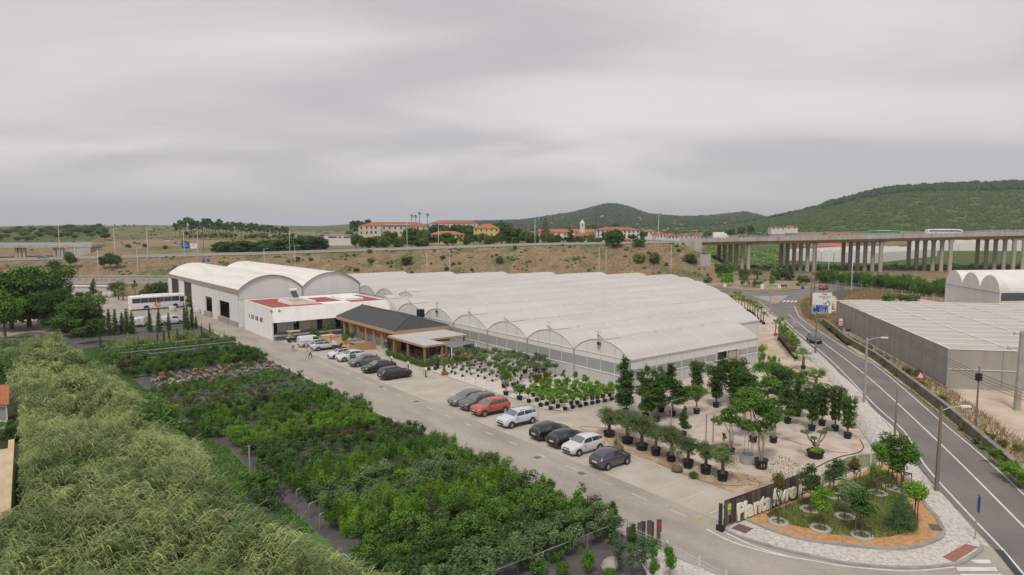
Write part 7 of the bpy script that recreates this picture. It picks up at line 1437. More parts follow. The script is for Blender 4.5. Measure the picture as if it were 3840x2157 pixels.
# ---- far trees: umbrella pines, eucalyptus, village trees
ft = random.Random(31)
for i, (px, d, pt_, wd) in enumerate(((830, 330, 905, 1.1), (872, 335, 900, 1.2), (905, 332, 897, 1.2), (945, 338, 902, 1.2), (990, 330, 899, 1.2), (1030, 335, 893, 1.2), (1075, 332, 889, 1.2), (1120, 338, 885, 1.2), (1160, 330, 880, 1.2), (1195, 335, 890, 1.1), (1100, 322, 910, 1.0), (1010, 322, 915, 1.0), (890, 322, 918, 1.0))):
    g = G(px, d); plant('umbrella', 'umbrella_pine', 'dome shaped dark umbrella pine in the grove left of the beige building', 'pine', g - Vector((0, 0, 1.2)), zat(d, pt_) - g.z + 1.2, 'umbrella pine grove', wd * 1.35)
for i in range(52):
    px = 665 + i * 8.2 + ft.uniform(-5, 5); d = ft.uniform(640, 720); g = G(px, d); top = float(np.interp(px, [660, 700, 760, 840, 900, 1000, 1090], [836, 818, 822, 828, 835, 846, 856])) + ft.uniform(-6, 8)
    plant('euc', 'eucalyptus_tree', 'tall thin eucalyptus in the row on the left skyline', 'tree', g, zat(d, top) - g.z, 'eucalyptus row on the skyline', 1.1)
for i in range(8): px = 1325 + i * 9 + ft.uniform(-3, 3); g = G(px, 600); plant('euc', 'eucalyptus_tree', 'eucalyptus behind the left end of the beige building', 'tree', g, zat(600, 822 + ft.uniform(0, 12)) - g.z, 'eucalyptus behind the beige building', 1.0)
vill = [(1452, 395, 862, 'broad'), (1475, 400, 866, 'broad'), (1530, 385, 850, 'broad'), (1560, 390, 852, 'broad'), (1585, 385, 856, 'broad'), (1600, 380, 862, 'broad'), (1640, 500, 838, 'umbrella'), (1665, 500, 842, 'umbrella'), (1720, 500, 836, 'umbrella'), (1745, 495, 838, 'umbrella'), (1765, 480, 850, 'umbrella'), (1330, 380, 872, 'broad'), (1350, 375, 880, 'broad'), (1310, 560, 860, 'broad'), (1680, 370, 868, 'umbrella'), (1805, 370, 870, 'broad'), (1830, 360, 878, 'broad'), (1850, 355, 882, 'broad'), (1880, 350, 862, 'broad'), (1900, 350, 866, 'broad'), (1925, 345, 852, 'umbrella'), (1945, 345, 866, 'broad'), (1965, 340, 862, 'broad'), (1985, 335, 868, 'broad'), (2010, 335, 876, 'broad'), (2035, 330, 872, 'broad'), (2065, 328, 870, 'broad'), (2090, 330, 878, 'broad'), (2180, 340, 890, 'gbush'), (2210, 340, 892, 'gbush'), (2240, 340, 893, 'gbush'), (2280, 335, 866, 'umbrella'), (2310, 325, 858, 'umbrella'), (2372, 345, 878, 'umbrella'), (2412, 400, 864, 'broad'), (2150, 360, 888, 'gbush'), (1880, 520, 828, 'umbrella'), (1860, 540, 834, 'umbrella'), (1900, 600, 826, 'broad'), (2250, 600, 842, 'broad'), (2280, 600, 840, 'umbrella'), (2310, 610, 838, 'umbrella'), (2220, 620, 840, 'umbrella'), (2650, 520, 862, 'broad'), (2700, 560, 858, 'broad'), (2740, 600, 852, 'broad'), (2780, 620, 846, 'broad'), (2815, 640, 842, 'broad')] + [(px_, 325 + (i_ * 37) % 70, 876 + (i_ * 13) % 17, ('broad', 'gbush', 'umbrella')[i_ % 3]) for i_, px_ in enumerate(range(1335, 2330, 26))]
for i, (px, d, pt_, k) in enumerate(vill): g = G(px, d); plant(k, 'village_tree', 'rounded dark tree among the village houses on the rise', 'tree', g, max(2.5, zat(d, pt_) - g.z), 'trees among the village houses', 1.0)
for (px, d, pt_, k, lb_) in ((2045, 470, 803, 'conif', 'tall tiered conifer above the convent roof'), (2137, 350, 852, 'column', 'pointed grey green cypress like tree before the convent')): g = G(px, d); plant(k, 'landmark_conifer', lb_, 'conifer', g, zat(d, pt_) - g.z, None, 1.0 if k == 'conif' else 1.6)
for (px, pt_) in ((1545, 806), (1560, 808), (1575, 797), (1604, 802), (2030, 818)):
    d = 560; g = G(px, d); h = zat(d, pt_) - g.z; t = thing('skyline_palm', 'very tall thin palm on the skyline above the village roofs', 'palm', g, 0, 'tall palms on the skyline'); put('trunk', palm_tr, t, (0, 0, 0), 0, (2, 2, h - 1)); put('fronds', PALM[('palm', 1)], t, (0, 0, h - 1.2), 0, 2.3)
# embankment bushes
bl_ = random.Random(8)
for i in range(40):
    px = bl_.uniform(1000, 2700); u = bl_.random(); d = 264 + 20 * u
    g = G(px, d); dark = bl_.random() < .5
    plant('gbush' if dark else 'bush', 'embankment_bush', 'scrub bush on the dry motorway embankment', 'bush', g, bl_.uniform(.5, 1.5) * (1.6 if bl_.random() < .12 else 1), 'scrub bushes on the dry embankment', bl_.uniform(.9, 1.5))
for (px, y, h_, lb_, k) in ((1875, 975, 3.0, 'dark round bush alone on the embankment', 'gbush'), (2397, 928, 4.6, 'big round bush at the top of the embankment', 'gbush'), (2398, 960, 4.0, 'olive brown bush below the big round bush', 'bush'), (2455, 985, 4.5, 'wide brownish bush near the viaduct end', 'bush'), (2590, 975, 4.5, 'green bush at the foot of the abutment', 'gbush'), (1525, 975, 4.0, 'grey green willow bush on the embankment', 'gbush'), (265, 1005, 7.5, 'grey green tree below the ramp road at the left', 'broad'), (205, 1000, 4.0, 'round bush below the ramp road at the left', 'gbush'), (390, 1005, 5.5, 'dark bush thicket below the ramp road', 'broad'), (440, 990, 6.0, 'dark leaning thicket below the ramp road', 'broad'), (415, 945, 7.0, 'dark tree beyond the ramp road', 'broad'), (2300, 930, 6.5, 'ragged pine at the embankment top', 'umbrella')):
    d = 272 if y > 930 else 283; g = G(px, d); plant(k, 'embankment_tree', lb_, 'bush', g, h_, None, 1.1)
for i in range(75):
    px = bl_.uniform(-80, 400); d = bl_.uniform(560, 900); g = G(px, d); plant('broad', 'copse_tree', 'dark rounded tree in the copse on the far left ridge', 'tree', g, bl_.uniform(5, 8), 'copse on the far left ridge', 2.0)
for i in range(60):
    px = bl_.uniform(700, 1200); d = bl_.uniform(560, 690); g = G(px, d); plant('broad', 'field_edge_tree', 'dark scrubby tree below the eucalyptus row', 'tree', g, bl_.uniform(3, 6), 'scrub trees below the eucalyptus', 1.2)
for (px, d, h_) in ((482, 410, 2.6), (544, 415, 2.6), (620, 380, 2.2), (1015, 345, 2.5), (1380, 350, 3.0), (1410, 350, 4), (1485, 345, 3), (1500, 345, 3.4), (1570, 345, 3.6), (1590, 345, 4)): g = G(px, d); plant('gbush', 'field_bush', 'single round bush on the dry fields behind the ramp', 'bush', g, h_, 'round bushes on the dry fields', 1.4)
# hillside scrub and woods (uncountable)
def blob_field(name, label, n, fn, seed, mat, aspect=.8, cat='scrub'):
    rg = np.random.default_rng(seed); pts, sz = fn(rg, n); n = len(pts)
    ph = (1 + 5 ** .5) / 2; I0 = np.array([(-1, ph, 0), (1, ph, 0), (-1, -ph, 0), (1, -ph, 0), (0, -1, ph), (0, 1, ph), (0, -1, -ph), (0, 1, -ph), (ph, 0, -1), (ph, 0, 1), (-ph, 0, -1), (-ph, 0, 1)]) / 1.9
    Fc = np.array([(0, 11, 5), (0, 5, 1), (0, 1, 7), (0, 7, 10), (0, 10, 11), (1, 5, 9), (5, 11, 4), (11, 10, 2), (10, 7, 6), (7, 1, 8), (3, 9, 4), (3, 4, 2), (3, 2, 6), (3, 6, 8), (3, 8, 9), (4, 9, 5), (2, 4, 11), (6, 2, 10), (8, 6, 7), (9, 8, 1)])
    a = rg.uniform(0, 6.28, n); c, s = np.cos(a), np.sin(a); J = I0[None] * rg.uniform(.55, 1.35, (n, 12, 1)); Xr = J[..., 0] * c[:, None] - J[..., 1] * s[:, None]; Yr = J[..., 0] * s[:, None] + J[..., 1] * c[:, None]
    V = np.stack([Xr, Yr, J[..., 2] * aspect + .35 * aspect], -1) * sz[:, None, None] + pts[:, None, :]
    Q = (np.arange(n)[:, None, None] * 12 + Fc[None]).reshape(-1, 3); tone = np.repeat(rg.uniform(.05, .95, n), 20) + rg.normal(size=n * 20) * .12
    tag(put(name, npmesh(name, V.reshape(-1, 3), Q, mat, tone, None, True)), label, cat, kind='stuff')
def field(px0, px1, d0, d1, s0, s1, cond=None):
    def fn(rg, n):
        px = rg.uniform(px0, px1, n); d = np.sqrt(rg.uniform(d0 ** 2, d1 ** 2, n))
        if cond is not None: k = cond(px, d, rg); px, d = px[k], d[k]
        x = (px - 1920) / F * d; z = terrain(x, d); return np.stack([x * cH + d * sH, -x * sH + d * cH, z - .2], 1), rg.uniform(s0, s1, len(px)) * (d / d1) ** .3
    return fn
hillm = leafmat('hill_scrub', (0.056, 0.096, 0.034), (0.100, 0.142, 0.052), .15, .1, 0); woodm = leafmat('hill_wood', (0.034, 0.062, 0.034), (0.060, 0.092, 0.046), .15, .1, 0)
blob_field('hillside_scrub', 'green scrub covering the big hill at the right', 22000, field(2700, 4300, 720, 1300, .9, 2.6, lambda p, d, r: (p > 2660 + (900 - d) * .15) & (hnoise(p, d * 2, 45.) > -.55)), 1, hillm)
blob_field('ridge_pines', 'dark pine wood along the ridge of the right hill', 2600, field(3080, 4300, 1130, 1330, 3.5, 6.0, lambda p, d, r: d > 1190 - (p - 3080) * .05), 2, woodm, 1.3, 'wood')
blob_field('distant_woods', 'dark woods on the far hills behind the village', 16000, field(1650, 3150, 1260, 2700, 3.5, 7.5), 3, woodm, .9, 'wood')
blob_field('village_scrub', 'green scrub around the village and fields', 2600, field(1950, 2900, 560, 1250, 1.6, 4.2, lambda p, d, r: hnoise(p, d * 2, 40.) > .0), 4, hillm)
blob_field('left_scrub', 'low scrub on the dry ridges at the left', 1500, field(-100, 1300, 430, 1250, .8, 2.2, lambda p, d, r: hnoise(p, d * 2, 40.) > .3), 5, hillm)
blob_field('under_viaduct_scrub', 'green field crops and scrub under the viaduct', 3800, field(2660, 4200, 300, 470, .7, 1.7, lambda p, d, r: (hnoise(p * 2, d * 4, 40.) > -.4) & ((d < 330) | (p < 2920))), 6, LF['far'])
drym = leafmat('dry_clump', (0.23, 0.17, 0.10), (0.35, 0.27, 0.16), .1, .1, 0)
blob_field('embankment_dry_grass', 'dry brown grass clumps covering the motorway embankment', 12000, field(-200, 2720, 262.5, 285.5, .2, .5, lambda p, d, r: hnoise(p, d * 12, 35.) > -.7), 7, drym, .6, 'grass')
blob_field('embankment_low_scrub', 'low green scrub patches on the motorway embankment', 1500, field(-200, 2720, 262.5, 285.5, .3, .9, lambda p, d, r: hnoise(p + 900, d * 12, 45.) > .35), 8, hillm, .7)
# willow rows behind the road at the right
wl_ = random.Random(14)
for i in range(120):
    u = wl_.random(); px = 3060 + 500 * u; y0_ = 1062 + 62 * u ** 1.15; p = P(px, y0_ - wl_.uniform(0, 30) * (.35 + .65 * u)); plant('feather_mid' if wl_.random() < .6 else 'shrub_dark', 'willow_bush', 'tall leafy nursery bush in the block beyond the curved road', 'bush', (p.x, p.y, 0), wl_.uniform(3.2, 4.6), 'leafy block beyond the curved road', 1.1)
for (px, py, pt_, lb_) in ((3330, 1130, 1098, 'dark low shrubs before the triple vault shed'), (3390, 1132, 1100, 'dark shrub heap beside the triple vault shed'), (3425, 1128, 1104, 'small dark shrub against the triple vault shed')): p = P(px, py); plant('gbush', 'shed_bush', lb_, 'bush', (p.x, p.y, 0), hgt(p, pt_), None, 1.8)
# roadside bushes along the wall
for i in range(34):
    u = wl_.random(); k = int(u * (len(wl) - 2)); q = wl[k].lerp(wl[k + 1], wl_.random()); off = wl_.choice([-.6, -.8, -1.4, -2.4, .3]); t_ = (wl[k + 1] - wl[k]).normalized(); nr_ = Vector((t_.y, -t_.x, 0)); q = q + nr_ * off
    plant('bush', 'wall_weed', 'dry olive weed clump growing along the stone wall', 'weed', (q.x, q.y, .01), wl_.uniform(.4, 1.1), 'weed clumps along the stone wall', 1.2)
for (px, py, h_, lb_) in ((3790, 1800, 1.2, 'bright green creeper spilling over the wall at the right'), (3740, 1745, 1.0, 'green creeper on the wall top at the right'), (3830, 1830, 1.2, 'green creeper at the right frame edge')): p = P(px, py); plant('shrub_lime', 'wall_creeper', lb_, 'creeper', (p.x, p.y, .4), h_, None, 1.9)
# ================================================================ FENCES, POLES, SIGNS
boardm = [M('fence_board_%d' % i, c, .75, c2, 1.5, 4, stretch=(3, 3, .4)) for i, (c, c2) in enumerate((((0.034, 0.034, 0.036), (0.055, 0.052, 0.05)), ((0.135, 0.105, 0.085), (0.095, 0.075, 0.06)), ((0.075, 0.062, 0.054), (0.05, 0.045, 0.042))))]
fa_, fb_ = P(2714, 1984), P(2993, 1876); fl = fb_ - fa_; fl.z = 0; fu = fl.normalized(); FH = hgt(fa_, 1884); ang = math.atan2(fu.y, fu.x)
nf = thing('name_fence', 'dark timber name fence with large pale Plantalivre lettering', 'fence', (fa_.x, fa_.y, 0), ang)
LN = fl.length; nbd = 15; rb = random.Random(2)
for k in range(nbd): w_ = LN / nbd; MB().bx(k * w_ + .04, (k + 1) * w_ - .07, -.05, .0, 0.06, FH + rb.uniform(-.04, .05)).build('board', [boardm[(k * 2 + (k % 3 == 0)) % 3]], nf)
for k in range(nbd): MB().bx((k + .5) * w_ - .12, (k + 1.45) * w_ - .1, .09, .14, 0.06, FH + .04).build('rear_board', [boardm[2]], nf)
for z in (.5, FH - .4): MB().bx(0, LN, .0, .09, z, z + .1).build('fence_rail', [boardm[0]], nf)
MB().bx(-.45, -.33, -.1, .1, 0, FH).build('gate_post', [boardm[0]], nf); MB().bx(-.55, -.2, -.3, .2, 0, .35).build('gate_motor', [black_m], nf)
MB().bx(-.22, -.14, -.03, .06, 0, FH + .03).build('gate_post', [silver], nf)
lm = M('letter_cream', (0.78, 0.74, 0.64), .6)
MB().box((.42, -.075, FH - .38), (.34, .03, .42)).build('green_plate', [M('lime_plate', (0.42, 0.55, 0.13), .5)], nf); MB().box((.42, -.07, FH - .80), (.26, .02, .3)).build('small_notice', [M('notice', (0.30, 0.26, 0.25), .6)], nf)
word = 'Plantalivre'; adv = [.66, .30, .66, .64, .46, .70, .42, .30, .60, .46, .62]; x = 1.15; sc_l = (LN - 1.75) / sum(adv)
for i, ch in enumerate(word):
    me = text_mesh(ch, 1.6, lm, .09, .046, 'LEFT', .012, .22 if i >= 6 else 0.0); o = put('letter', me, nf, (x, -.11, FH * .44 + (.12 if i >= 6 else 0)), 0, (sc_l * .88, 1, 1)); o.rotation_euler = (R(90), 0, 0); x += adv[i] * sc_l
def mesh_fence(name, label, pts, h, post_every=2.5, z0=0.0, dens=.14):
    t = thing(name, label, 'fence'); L_ = smooth_line(pts, 1)
    wm = M('fence_white', (0.66, 0.67, 0.66), .5)
    for i in range(len(pts) - 1):
        a, b = Vector(pts[i]), Vector(pts[i + 1]); a.z = b.z = z0; n = max(1, round((b - a).length / post_every))
        for k in range(n + (i == len(pts) - 2)):
            p = a.lerp(b, k / n); MB().box((p.x, p.y, z0 + h / 2 + .03), (.07, .07, h + .06)).build('post', [wm], t)
        for k in range(n):
            p, q = a.lerp(b, k / n), a.lerp(b, (k + 1) / n); m = MB(); nv = int((q - p).length / dens)
            for j in range(1, nv): c = p.lerp(q, j / nv); m.bar((c.x, c.y, z0 + .06), (c.x, c.y, z0 + h), .006)
            for z in (.1, .3, .5, .7, .9, 1.1, 1.3, 1.5, 1.7, 1.9):
                if z <= h: m.bar((p.x, p.y, z0 + z), (q.x, q.y, z0 + z), .012)
            m.build('mesh_panel', [wm], t)
mesh_fence('white_mesh_fence', 'white wire mesh fence behind the verge garden', [P(2998, 1872), P(3155, 1808), P(3315, 1745)], 1.7, z0=.1)
rfm = [P(3315, 1745), P(3228, 1600), P(3182, 1508), P(3095, 1398), P(3010, 1312)]
mesh_fence('roadside_mesh_fence', 'fine pale mesh fence along the left side of the main road', rfm, 1.25, 3.0, 0.02, .22)
mesh_fence('gate_mesh_fence', 'white wire mesh fence running down from the gate boards', [P(2383, 2088), P(2500, 2146), P(2620, 2212), P(2720, 2270)], 1.85, 2.4, .02)
gb = thing('gate_board_screen', 'short screen of uneven brown boards at the driveway gate', 'screen', P(2357, 2062), 0)
g0 = P(2357, 2062); g1 = P(2470, 2062)
for i, (u, h_, f) in enumerate(((0, 1.45, 0), (.2, 1.6, 1), (.36, 1.75, 0), (.52, 1.8, 1), (.68, 1.9, 0), (.80, 1.75, 1), (1.0, 1.95, 0))):
    p = g0.lerp(g1, u) - g0; MB().box((p.x, p.y + .12 * f, h_ / 2), (.3, .06, h_), -HD).build('board', [boardm[1] if f == 0 else boardm[2]], gb)
p = g1 - g0; MB().box((p.x, p.y - .08, 1.65), (.2, .03, .3), -HD).build('red_notice', [signred], gb); MB().box((p.x + .12, p.y - .16, .9), (.26, .16, .5), -HD).build('intercom', [M('grey_box', (0.38, 0.40, 0.38), .6)], gb)
bo = P(2288, 2130); bm_ = MB().lathe([(0, 0), (.7, .1), (.75, .35), (.45, .55), (0, .6)], n=9); tag(bm_.build('boulder', [M('pale_rock', (0.40, 0.37, 0.34), .95, (0.3, 0.27, 0.25), 2, bump=.6, bscale=3)], None, (bo.x, bo.y, 0), .5, (1.3, .7, .8)), 'pale grey boulder on the dark cloth by the gate', 'rock')
# pipe rails in the nursery
def pipe_rail(label, x0, x1, y, h, group=None, mat=galv):
    t = thing('pipe_rail', label, 'rail', ((x0 + x1) / 2, y, 0), 0, group); hw = (x1 - x0) / 2
    MB().tube([(-hw, 0, h), (hw, 0, h)], .028, 5).build('rail', [mat], t)
    n = max(2, int((x1 - x0) / 3))
    for k in range(n + 1): x = -hw + 2 * hw * k / n; MB().tube([(x, 0, 0), (x, 0, h)], .025, 5).build('post', [mat], t)
pipe_rail('grey pipe rail along the front olive standards', 17, 31.2, 28.4, 1.15)
for y in (36.9, 41.6, 46.0): pipe_rail('low grey pipe rail between the near nursery rows', 17, 31, y, 1.0, 'pipe rails in the near nursery rows')
wp = M('white_pipe', (0.62, 0.62, 0.60), .5)
for y in (108.8, 112.5, 115.8, 118.6, 121.8): pipe_rail('white pipe rail across the far nursery rows', 12, 30.8, y, .75, 'white pipe rails in the far rows', wp)
for y in (66.2, 68.6, 71.0): pipe_rail('thin galvanised rail in the white potted tree bed', 46.8, 57, y, .95, 'rails in the potted tree bed')
for (px, py) in ((1112, 1890), (1160, 1945), (1200, 1985)):
    t = thing('pipe_hoop', 'bent grey pipe hoop at the end of the near rows', 'hoop', P(px, py), .2, 'pipe hoops beside the cloth path'); MB().tube([(0, 0, 0), (0, 0, .95), (.1, 0, 1.05), (.7, 0, 1.05), (.8, 0, .95), (.8, 0, 0)], .035, 6).build('hoop', [galv], t)
p = P(938, 1790); tag(MB().tube([(0, 0, 0), (0, 0, 2.6)], .07, 7).build('white_post', [pole_c], None, (p.x, p.y, 0)), 'slim pale concrete post at the reed edge', 'post')
for i, (px, py) in enumerate(((2515, 1600), (2646, 1660), (2672, 1662))):
    t = thing('galvanised_frame', 'galvanised pole frame supporting trees, ' + ('left' if i == 0 else 'middle' if i == 1 else 'right') + ' of three', 'frame', P(px, py), .4)
    for s in (0, .25): MB().tube([(s, 0, 0), (s, 0, 2.7)], .03, 5).build('pole', [galv], t)
    MB().tube([(-.3, 0, 2.65), (2.2, -.6, 2.55)], .03, 5).build('cross_bar', [galv], t)
# irrigation hose
hs_ = smooth_line(PX([(3225, 1650), (3238, 1680), (3215, 1700), (3150, 1715), (3080, 1745), (3010, 1785), (2960, 1805)]), 5); tag(MB().tube([p + Vector((0, 0, .05)) for p in hs_], .035, 5).build('black_hose', [rub]), 'thick black hose curving across the gravel yard', 'hose')
for k, (ln_) in enumerate(([(2260, 1640), (2330, 1690), (2440, 1725), (2560, 1780), (2700, 1820), (2830, 1818)], [(2700, 1560), (2800, 1600), (2950, 1650), (3100, 1690), (3180, 1700)], [(2290, 1610), (2180, 1600), (2200, 1620), (2250, 1640)])):
    tag(MB().tube([p + Vector((0, 0, .03)) for p in smooth_line(PX(ln_), 5)], .015, 4).build('drip_line', [M('hose_brown', (0.10, 0.085, 0.075), .8)]), ('thin black drip line along the olive row', 'thin black drip line across the middle of the gravel yard', 'loop of thin black drip line by the black hatchbacks')[k], 'hose')

def lamp_post(label, px, pyb, pyt, arm_px=None, mat=None, kind='concrete', group=None, d=None, arm=1.6, gz=None, name='street_lamp', r=.09, head=True):
    b = P(px, pyb) if d is None else G(px, d)
    h = zat(dist(b), pyt) - b.z; t = thing(name, label, 'street lamp' if head else 'pole', b, -HD, group); mat = mat or (pole_c if kind == 'concrete' else silver)
    m = MB()
    if kind == 'concrete':
        m.add([(a * w_, c * w_ * .8, z) for z, w_ in ((0, r * 1.4), (h, r * .8)) for a, c in ((-1, -1), (1, -1), (1, 1), (-1, 1))], [(0, 1, 5, 4), (1, 2, 6, 5), (2, 3, 7, 6), (3, 0, 4, 7), (4, 5, 6, 7)])
    else: m.lathe([(r * .75, 0), (r * .45, h), (0, h)], n=7)
    m.build('pole', [mat], t)
    if head:
        MB().tube([(0, 0, h - .35), (arm * .4, 0, h - .1), (arm, 0, h)], .035, 5).build('arm', [silver], t); MB().box((arm + .3, 0, h - .01), (.75, .28, .12)).build('lamp_head', [signwhite], t)
    return t, h
lamp_post('ladder style concrete street lamp beside the road, middle distance', 3240, 1512, 1266); lamp_post('nearest street lamp on the sett pavement', 3511, 1845, 1524, mat=M('brown_pole', (0.20, 0.165, 0.135), .9), arm=1.5)
lamp_post('slim street lamp in front of the direction sign', 3057, 1326, 1166, mat=M('brown_pole', (0.2, .165, .135), .9), arm=2.0); lamp_post('street lamp by the far palms', 2888, 1178, 1067, arm=1.4)
lamp_post('leaning wooden pole without a lamp at the roadside', 3352, 1697, 1457, mat=wood_old, kind='round', head=False, name='utility_pole', r=.14); lamp_post('tall grey pole on the outer curve, right one', 3192, 1096, 945, kind='round', r=.16, arm=2.2); lamp_post('tall grey pole on the outer curve, left one', 3105, 1055, 932, kind='round', r=.16, arm=2.2)
t1, h1 = lamp_post('tall wooden double pole by the roundabout exit', 3040, 1149, 914, mat=wood_old, kind='round', head=False, name='utility_pole', r=.22); MB().bx(-.8, .8, -.06, .06, h1 - 1.2, h1 - 1.05).build('cross_arm', [wood_old], t1); MB().lathe([(.16, 0), (.1, h1 - .4)], (.75, 0, 0), 7).build('second_pole', [wood_old], t1)
lamp_post('dark pole at the corner of the shade net house', 3142, 1258, 1128, mat=M('brown_pole', (0.2, .165, .135), .9), kind='round', head=False, name='utility_pole', r=.15)
t2, h2 = lamp_post('wooden utility pole with cable knot behind the wall', 3656, 1635, 1375, mat=wood_old, kind='round', head=False, name='utility_pole', r=.15); MB().box((0, 0, h2 - 1.0), (.5, .3, .7)).build('cable_bracket', [black_m], t2)
t3, h3 = lamp_post('thick concrete power pole with insulators at the right edge', 3813, 1538, 1243, head=False, name='utility_pole', r=.2); MB().bx(-1.5, 1.2, -.07, .07, h3 - 1.9, h3 - 1.78).build('cross_arm', [pole_c], t3); MB().bx(-.9, .3, -.06, .06, h3 - .3, h3 - .2).build('cross_arm', [pole_c], t3)
for a, z in ((-1.4, h3 - 1.95), (1.1, h3 - 1.95), (-.85, h3 - .4), (.3, h3 - .1)): MB().lathe([(.06, 0), (.1, .1), (.06, .2), (.1, .3), (.05, .4)], (a, 0, z), 7).build('insulator', [M('glass_green', (0.35, 0.45, 0.42), .3)], t3)
def wire(a, b, sag, label):
    pts = [Vector(a).lerp(Vector(b), i / 12) - Vector((0, 0, sag * 4 * (i / 12) * (1 - i / 12))) for i in range(13)]; tag(MB().tube(pts, .022, 4, cap=False).build('overhead_wire', [M('wire', (0.10, 0.10, 0.10), .7)]), label, 'wire', 'overhead wires along the road')
pA = P(3656, 1635) + Vector((0, 0, h2 - .6)); pB = P(3142, 1258) + Vector((0, 0, 7.6)); pC = P(3040, 1149) + Vector((0, 0, h1 - 1.2)); pE = P(4100, 1880) + Vector((0, 0, 7))
for k in range(4): o = Vector((0, 0, -.28 * k)); wire(pA + o, pB + o, .7, 'thin black overhead wire along the shade net house'); wire(pA + o, pE + o, .4, 'thin black overhead wire leaving towards the right')
for k in range(2): wire(pB + Vector((0, 0, -.2 * k)), pC + Vector((0, 0, -.3 * k)), .5, 'thin overhead wire towards the roundabout pole')
# far street lamps
for (px, y0, y1) in ((2246, 1022, 927), (2272, 1022, 923), (2515, 1025, 918), (1602, 1028, 945), (1687, 1022, 940), (993, 992, 932), (1108, 1000, 922), (370, 1040, 932), (518, 1035, 928)):
    lamp_post('slim grey motorway lamp at the foot of the embankment', px, 0, y1, kind='round', d=262, group='motorway lamps along the embankment foot', arm=1.2, r=.14)
for (px, y1) in ((2006, 818), (2468, 804), (1527, 828), (1645, 832), (1087, 858), (226, 846), (432, 858), (282, 916), (555, 858), (692, 866), (743, 868)): lamp_post('tall motorway lamp on the ramp road', px, 0, y1, kind='round', d=284, group='lamps along the ramp road', arm=1.4, r=.16)
lamp_post('brown wooden pole beside the blue gantry sign', 765, 0, 866, mat=wood_old, kind='round', d=300, head=False, name='utility_pole', r=.25)
# guard rails on the ramp and motorway
def guard(label, pts, group):
    t = thing('guard_rail', label, 'guard rail', (0, 0, 0), 0, group); m = MB(); m2 = MB()
    for i in range(len(pts) - 1):
        a, b = pts[i], pts[i + 1]; m.bar(a + Vector((0, 0, .65)), b + Vector((0, 0, .65)), .06, .32); n = 3
        for k in range(n): c = a.lerp(b, k / n); m2.bar(c, c + Vector((0, 0, .7)), .1)
    m.build('beam', [silver], t); m2.build('posts', [galv], t)['kind'] = 'stuff'
guard('steel guard rail along the near edge of the ramp', [G(px, 285.5) for px in range(-600, 2641, 60)], 'ramp guard rails'); guard('steel guard rail along the far edge of the ramp', [G(px, 298.5) for px in range(-600, 2641, 60)], 'ramp guard rails')
for d_, lb_ in ((229.5, 'near'), (260, 'far')): guard('steel guard rail at the ' + lb_ + ' edge of the lower motorway', [D(px, d_, z=0) for px in range(-600, 701, 60)], None)
bar_ = MB(); a, b = D(-600, 243, z=0), D(720, 243, z=0); bar_.bar(a + Vector((0, 0, .45)), b + Vector((0, 0, .45)), .5, .9); tag(bar_.build('concrete_barrier', [concrete]), 'long concrete barrier in the middle of the lower motorway', 'barrier')
fr2 = [P(3020, 1056), P(3113, 1064), P(3230, 1084), P(3310, 1098), P(3420, 1115), P(3530, 1142)]
mesh_fence('nursery_wire_fence', 'grey wire fence along the leafy block beyond the curve', [p for p in fr2], 1.5, 5, 0, 1.2)
# ---- signs
def sign(name, label, p, w_, h_, z, mat, posts=2, rz=None, thick=.06, ph=None):
    t = thing(name, label, 'sign', p, -HD if rz is None else rz)
    MB().bx(-w_ / 2, w_ / 2, -thick, 0, z, z + h_).build('panel', [mat], t)
    for k in range(posts): x = 0 if posts == 1 else -w_ * .32 + w_ * .64 * k; MB().tube([(x, .06, 0), (x, .06, z + h_ * .9)], .05 if posts == 1 else .08, 6).build('post', [galv], t)
    return t
def put_text(t, txt, x, z, size, mat, y=-.075, off=.0, align='CENTER'): o = put('lettering', text_mesh(txt, size, mat, .01, off, align), t, (x, y, z)); o.rotation_euler = (R(90), 0, 0)
p = P(3080, 1196); d_ = dist(p); zb_, zt_ = zat(d_, 1175), zat(d_, 1098); sw = (3117 - 3044) / F * d_
ds_ = sign('direction_sign', 'large white direction sign with roundabout diagram and blue motorway panel', p, sw, zt_ - zb_, zb_, signwhite)
H_ = zt_ - zb_
def U(u, v): return (-sw / 2 + u * sw, zb_ + (1 - v) * H_)
x, z = U(.62, .07); MB().bx(x - sw * .14, x + sw * .14, -.075, -.061, z - H_ * .038, z + H_ * .038).build('road_number_plate', [signyel], ds_); put_text(ds_, 'M544', x, z, H_ * .085, signblk, -.082)
x, z = U(.62, .19); put_text(ds_, 'Vale de Lobos', x, z, H_ * .105, signblk); x, z = U(.62, .275); put_text(ds_, 'Telhal', x, z, H_ * .105, signblk)
dg_ = MB(); cx_, cz_ = U(.80, .545); rr = H_ * .10
dg_.add([(cx_ + q * math.cos(a), -.07, cz_ + q * math.sin(a)) for q in (rr * .82, rr * 1.15) for a in [(-1.5 + i * 4.75 / 20) for i in range(21)]], [(i, i + 1, i + 22, i + 21) for i in range(20)])
dg_.bx(cx_ - .09, cx_ + .09, -.072, -.062, cz_ + rr, cz_ + rr * 2.0); dg_.bx(cx_ - .09, cx_ + .09, -.072, -.062, zb_ + .02, cz_ - rr); dg_.bx(cx_ - rr * 2.2, cx_ - rr * .95, -.072, -.062, cz_ - .09, cz_ + .09); dg_.build('roundabout_diagram', [signblk], ds_)
xa, za = U(.02, .595); xb, zb2 = U(.755, .965); MB().bx(xa, xb, -.085, -.061, zb2, za).build('motorway_panel', [signblue], ds_)
for (tx, u, v, s_) in (('A 9 CREL', .5, .64, .10), ('Sintra', .5, .735, .10), ('Cascais', .5, .83, .10), ('A 16', .14, .925, .09), ('Lisboa', .5, .925, .08)): x, z = U(u, v); put_text(ds_, tx, x, z, H_ * s_, signwhite, -.095)
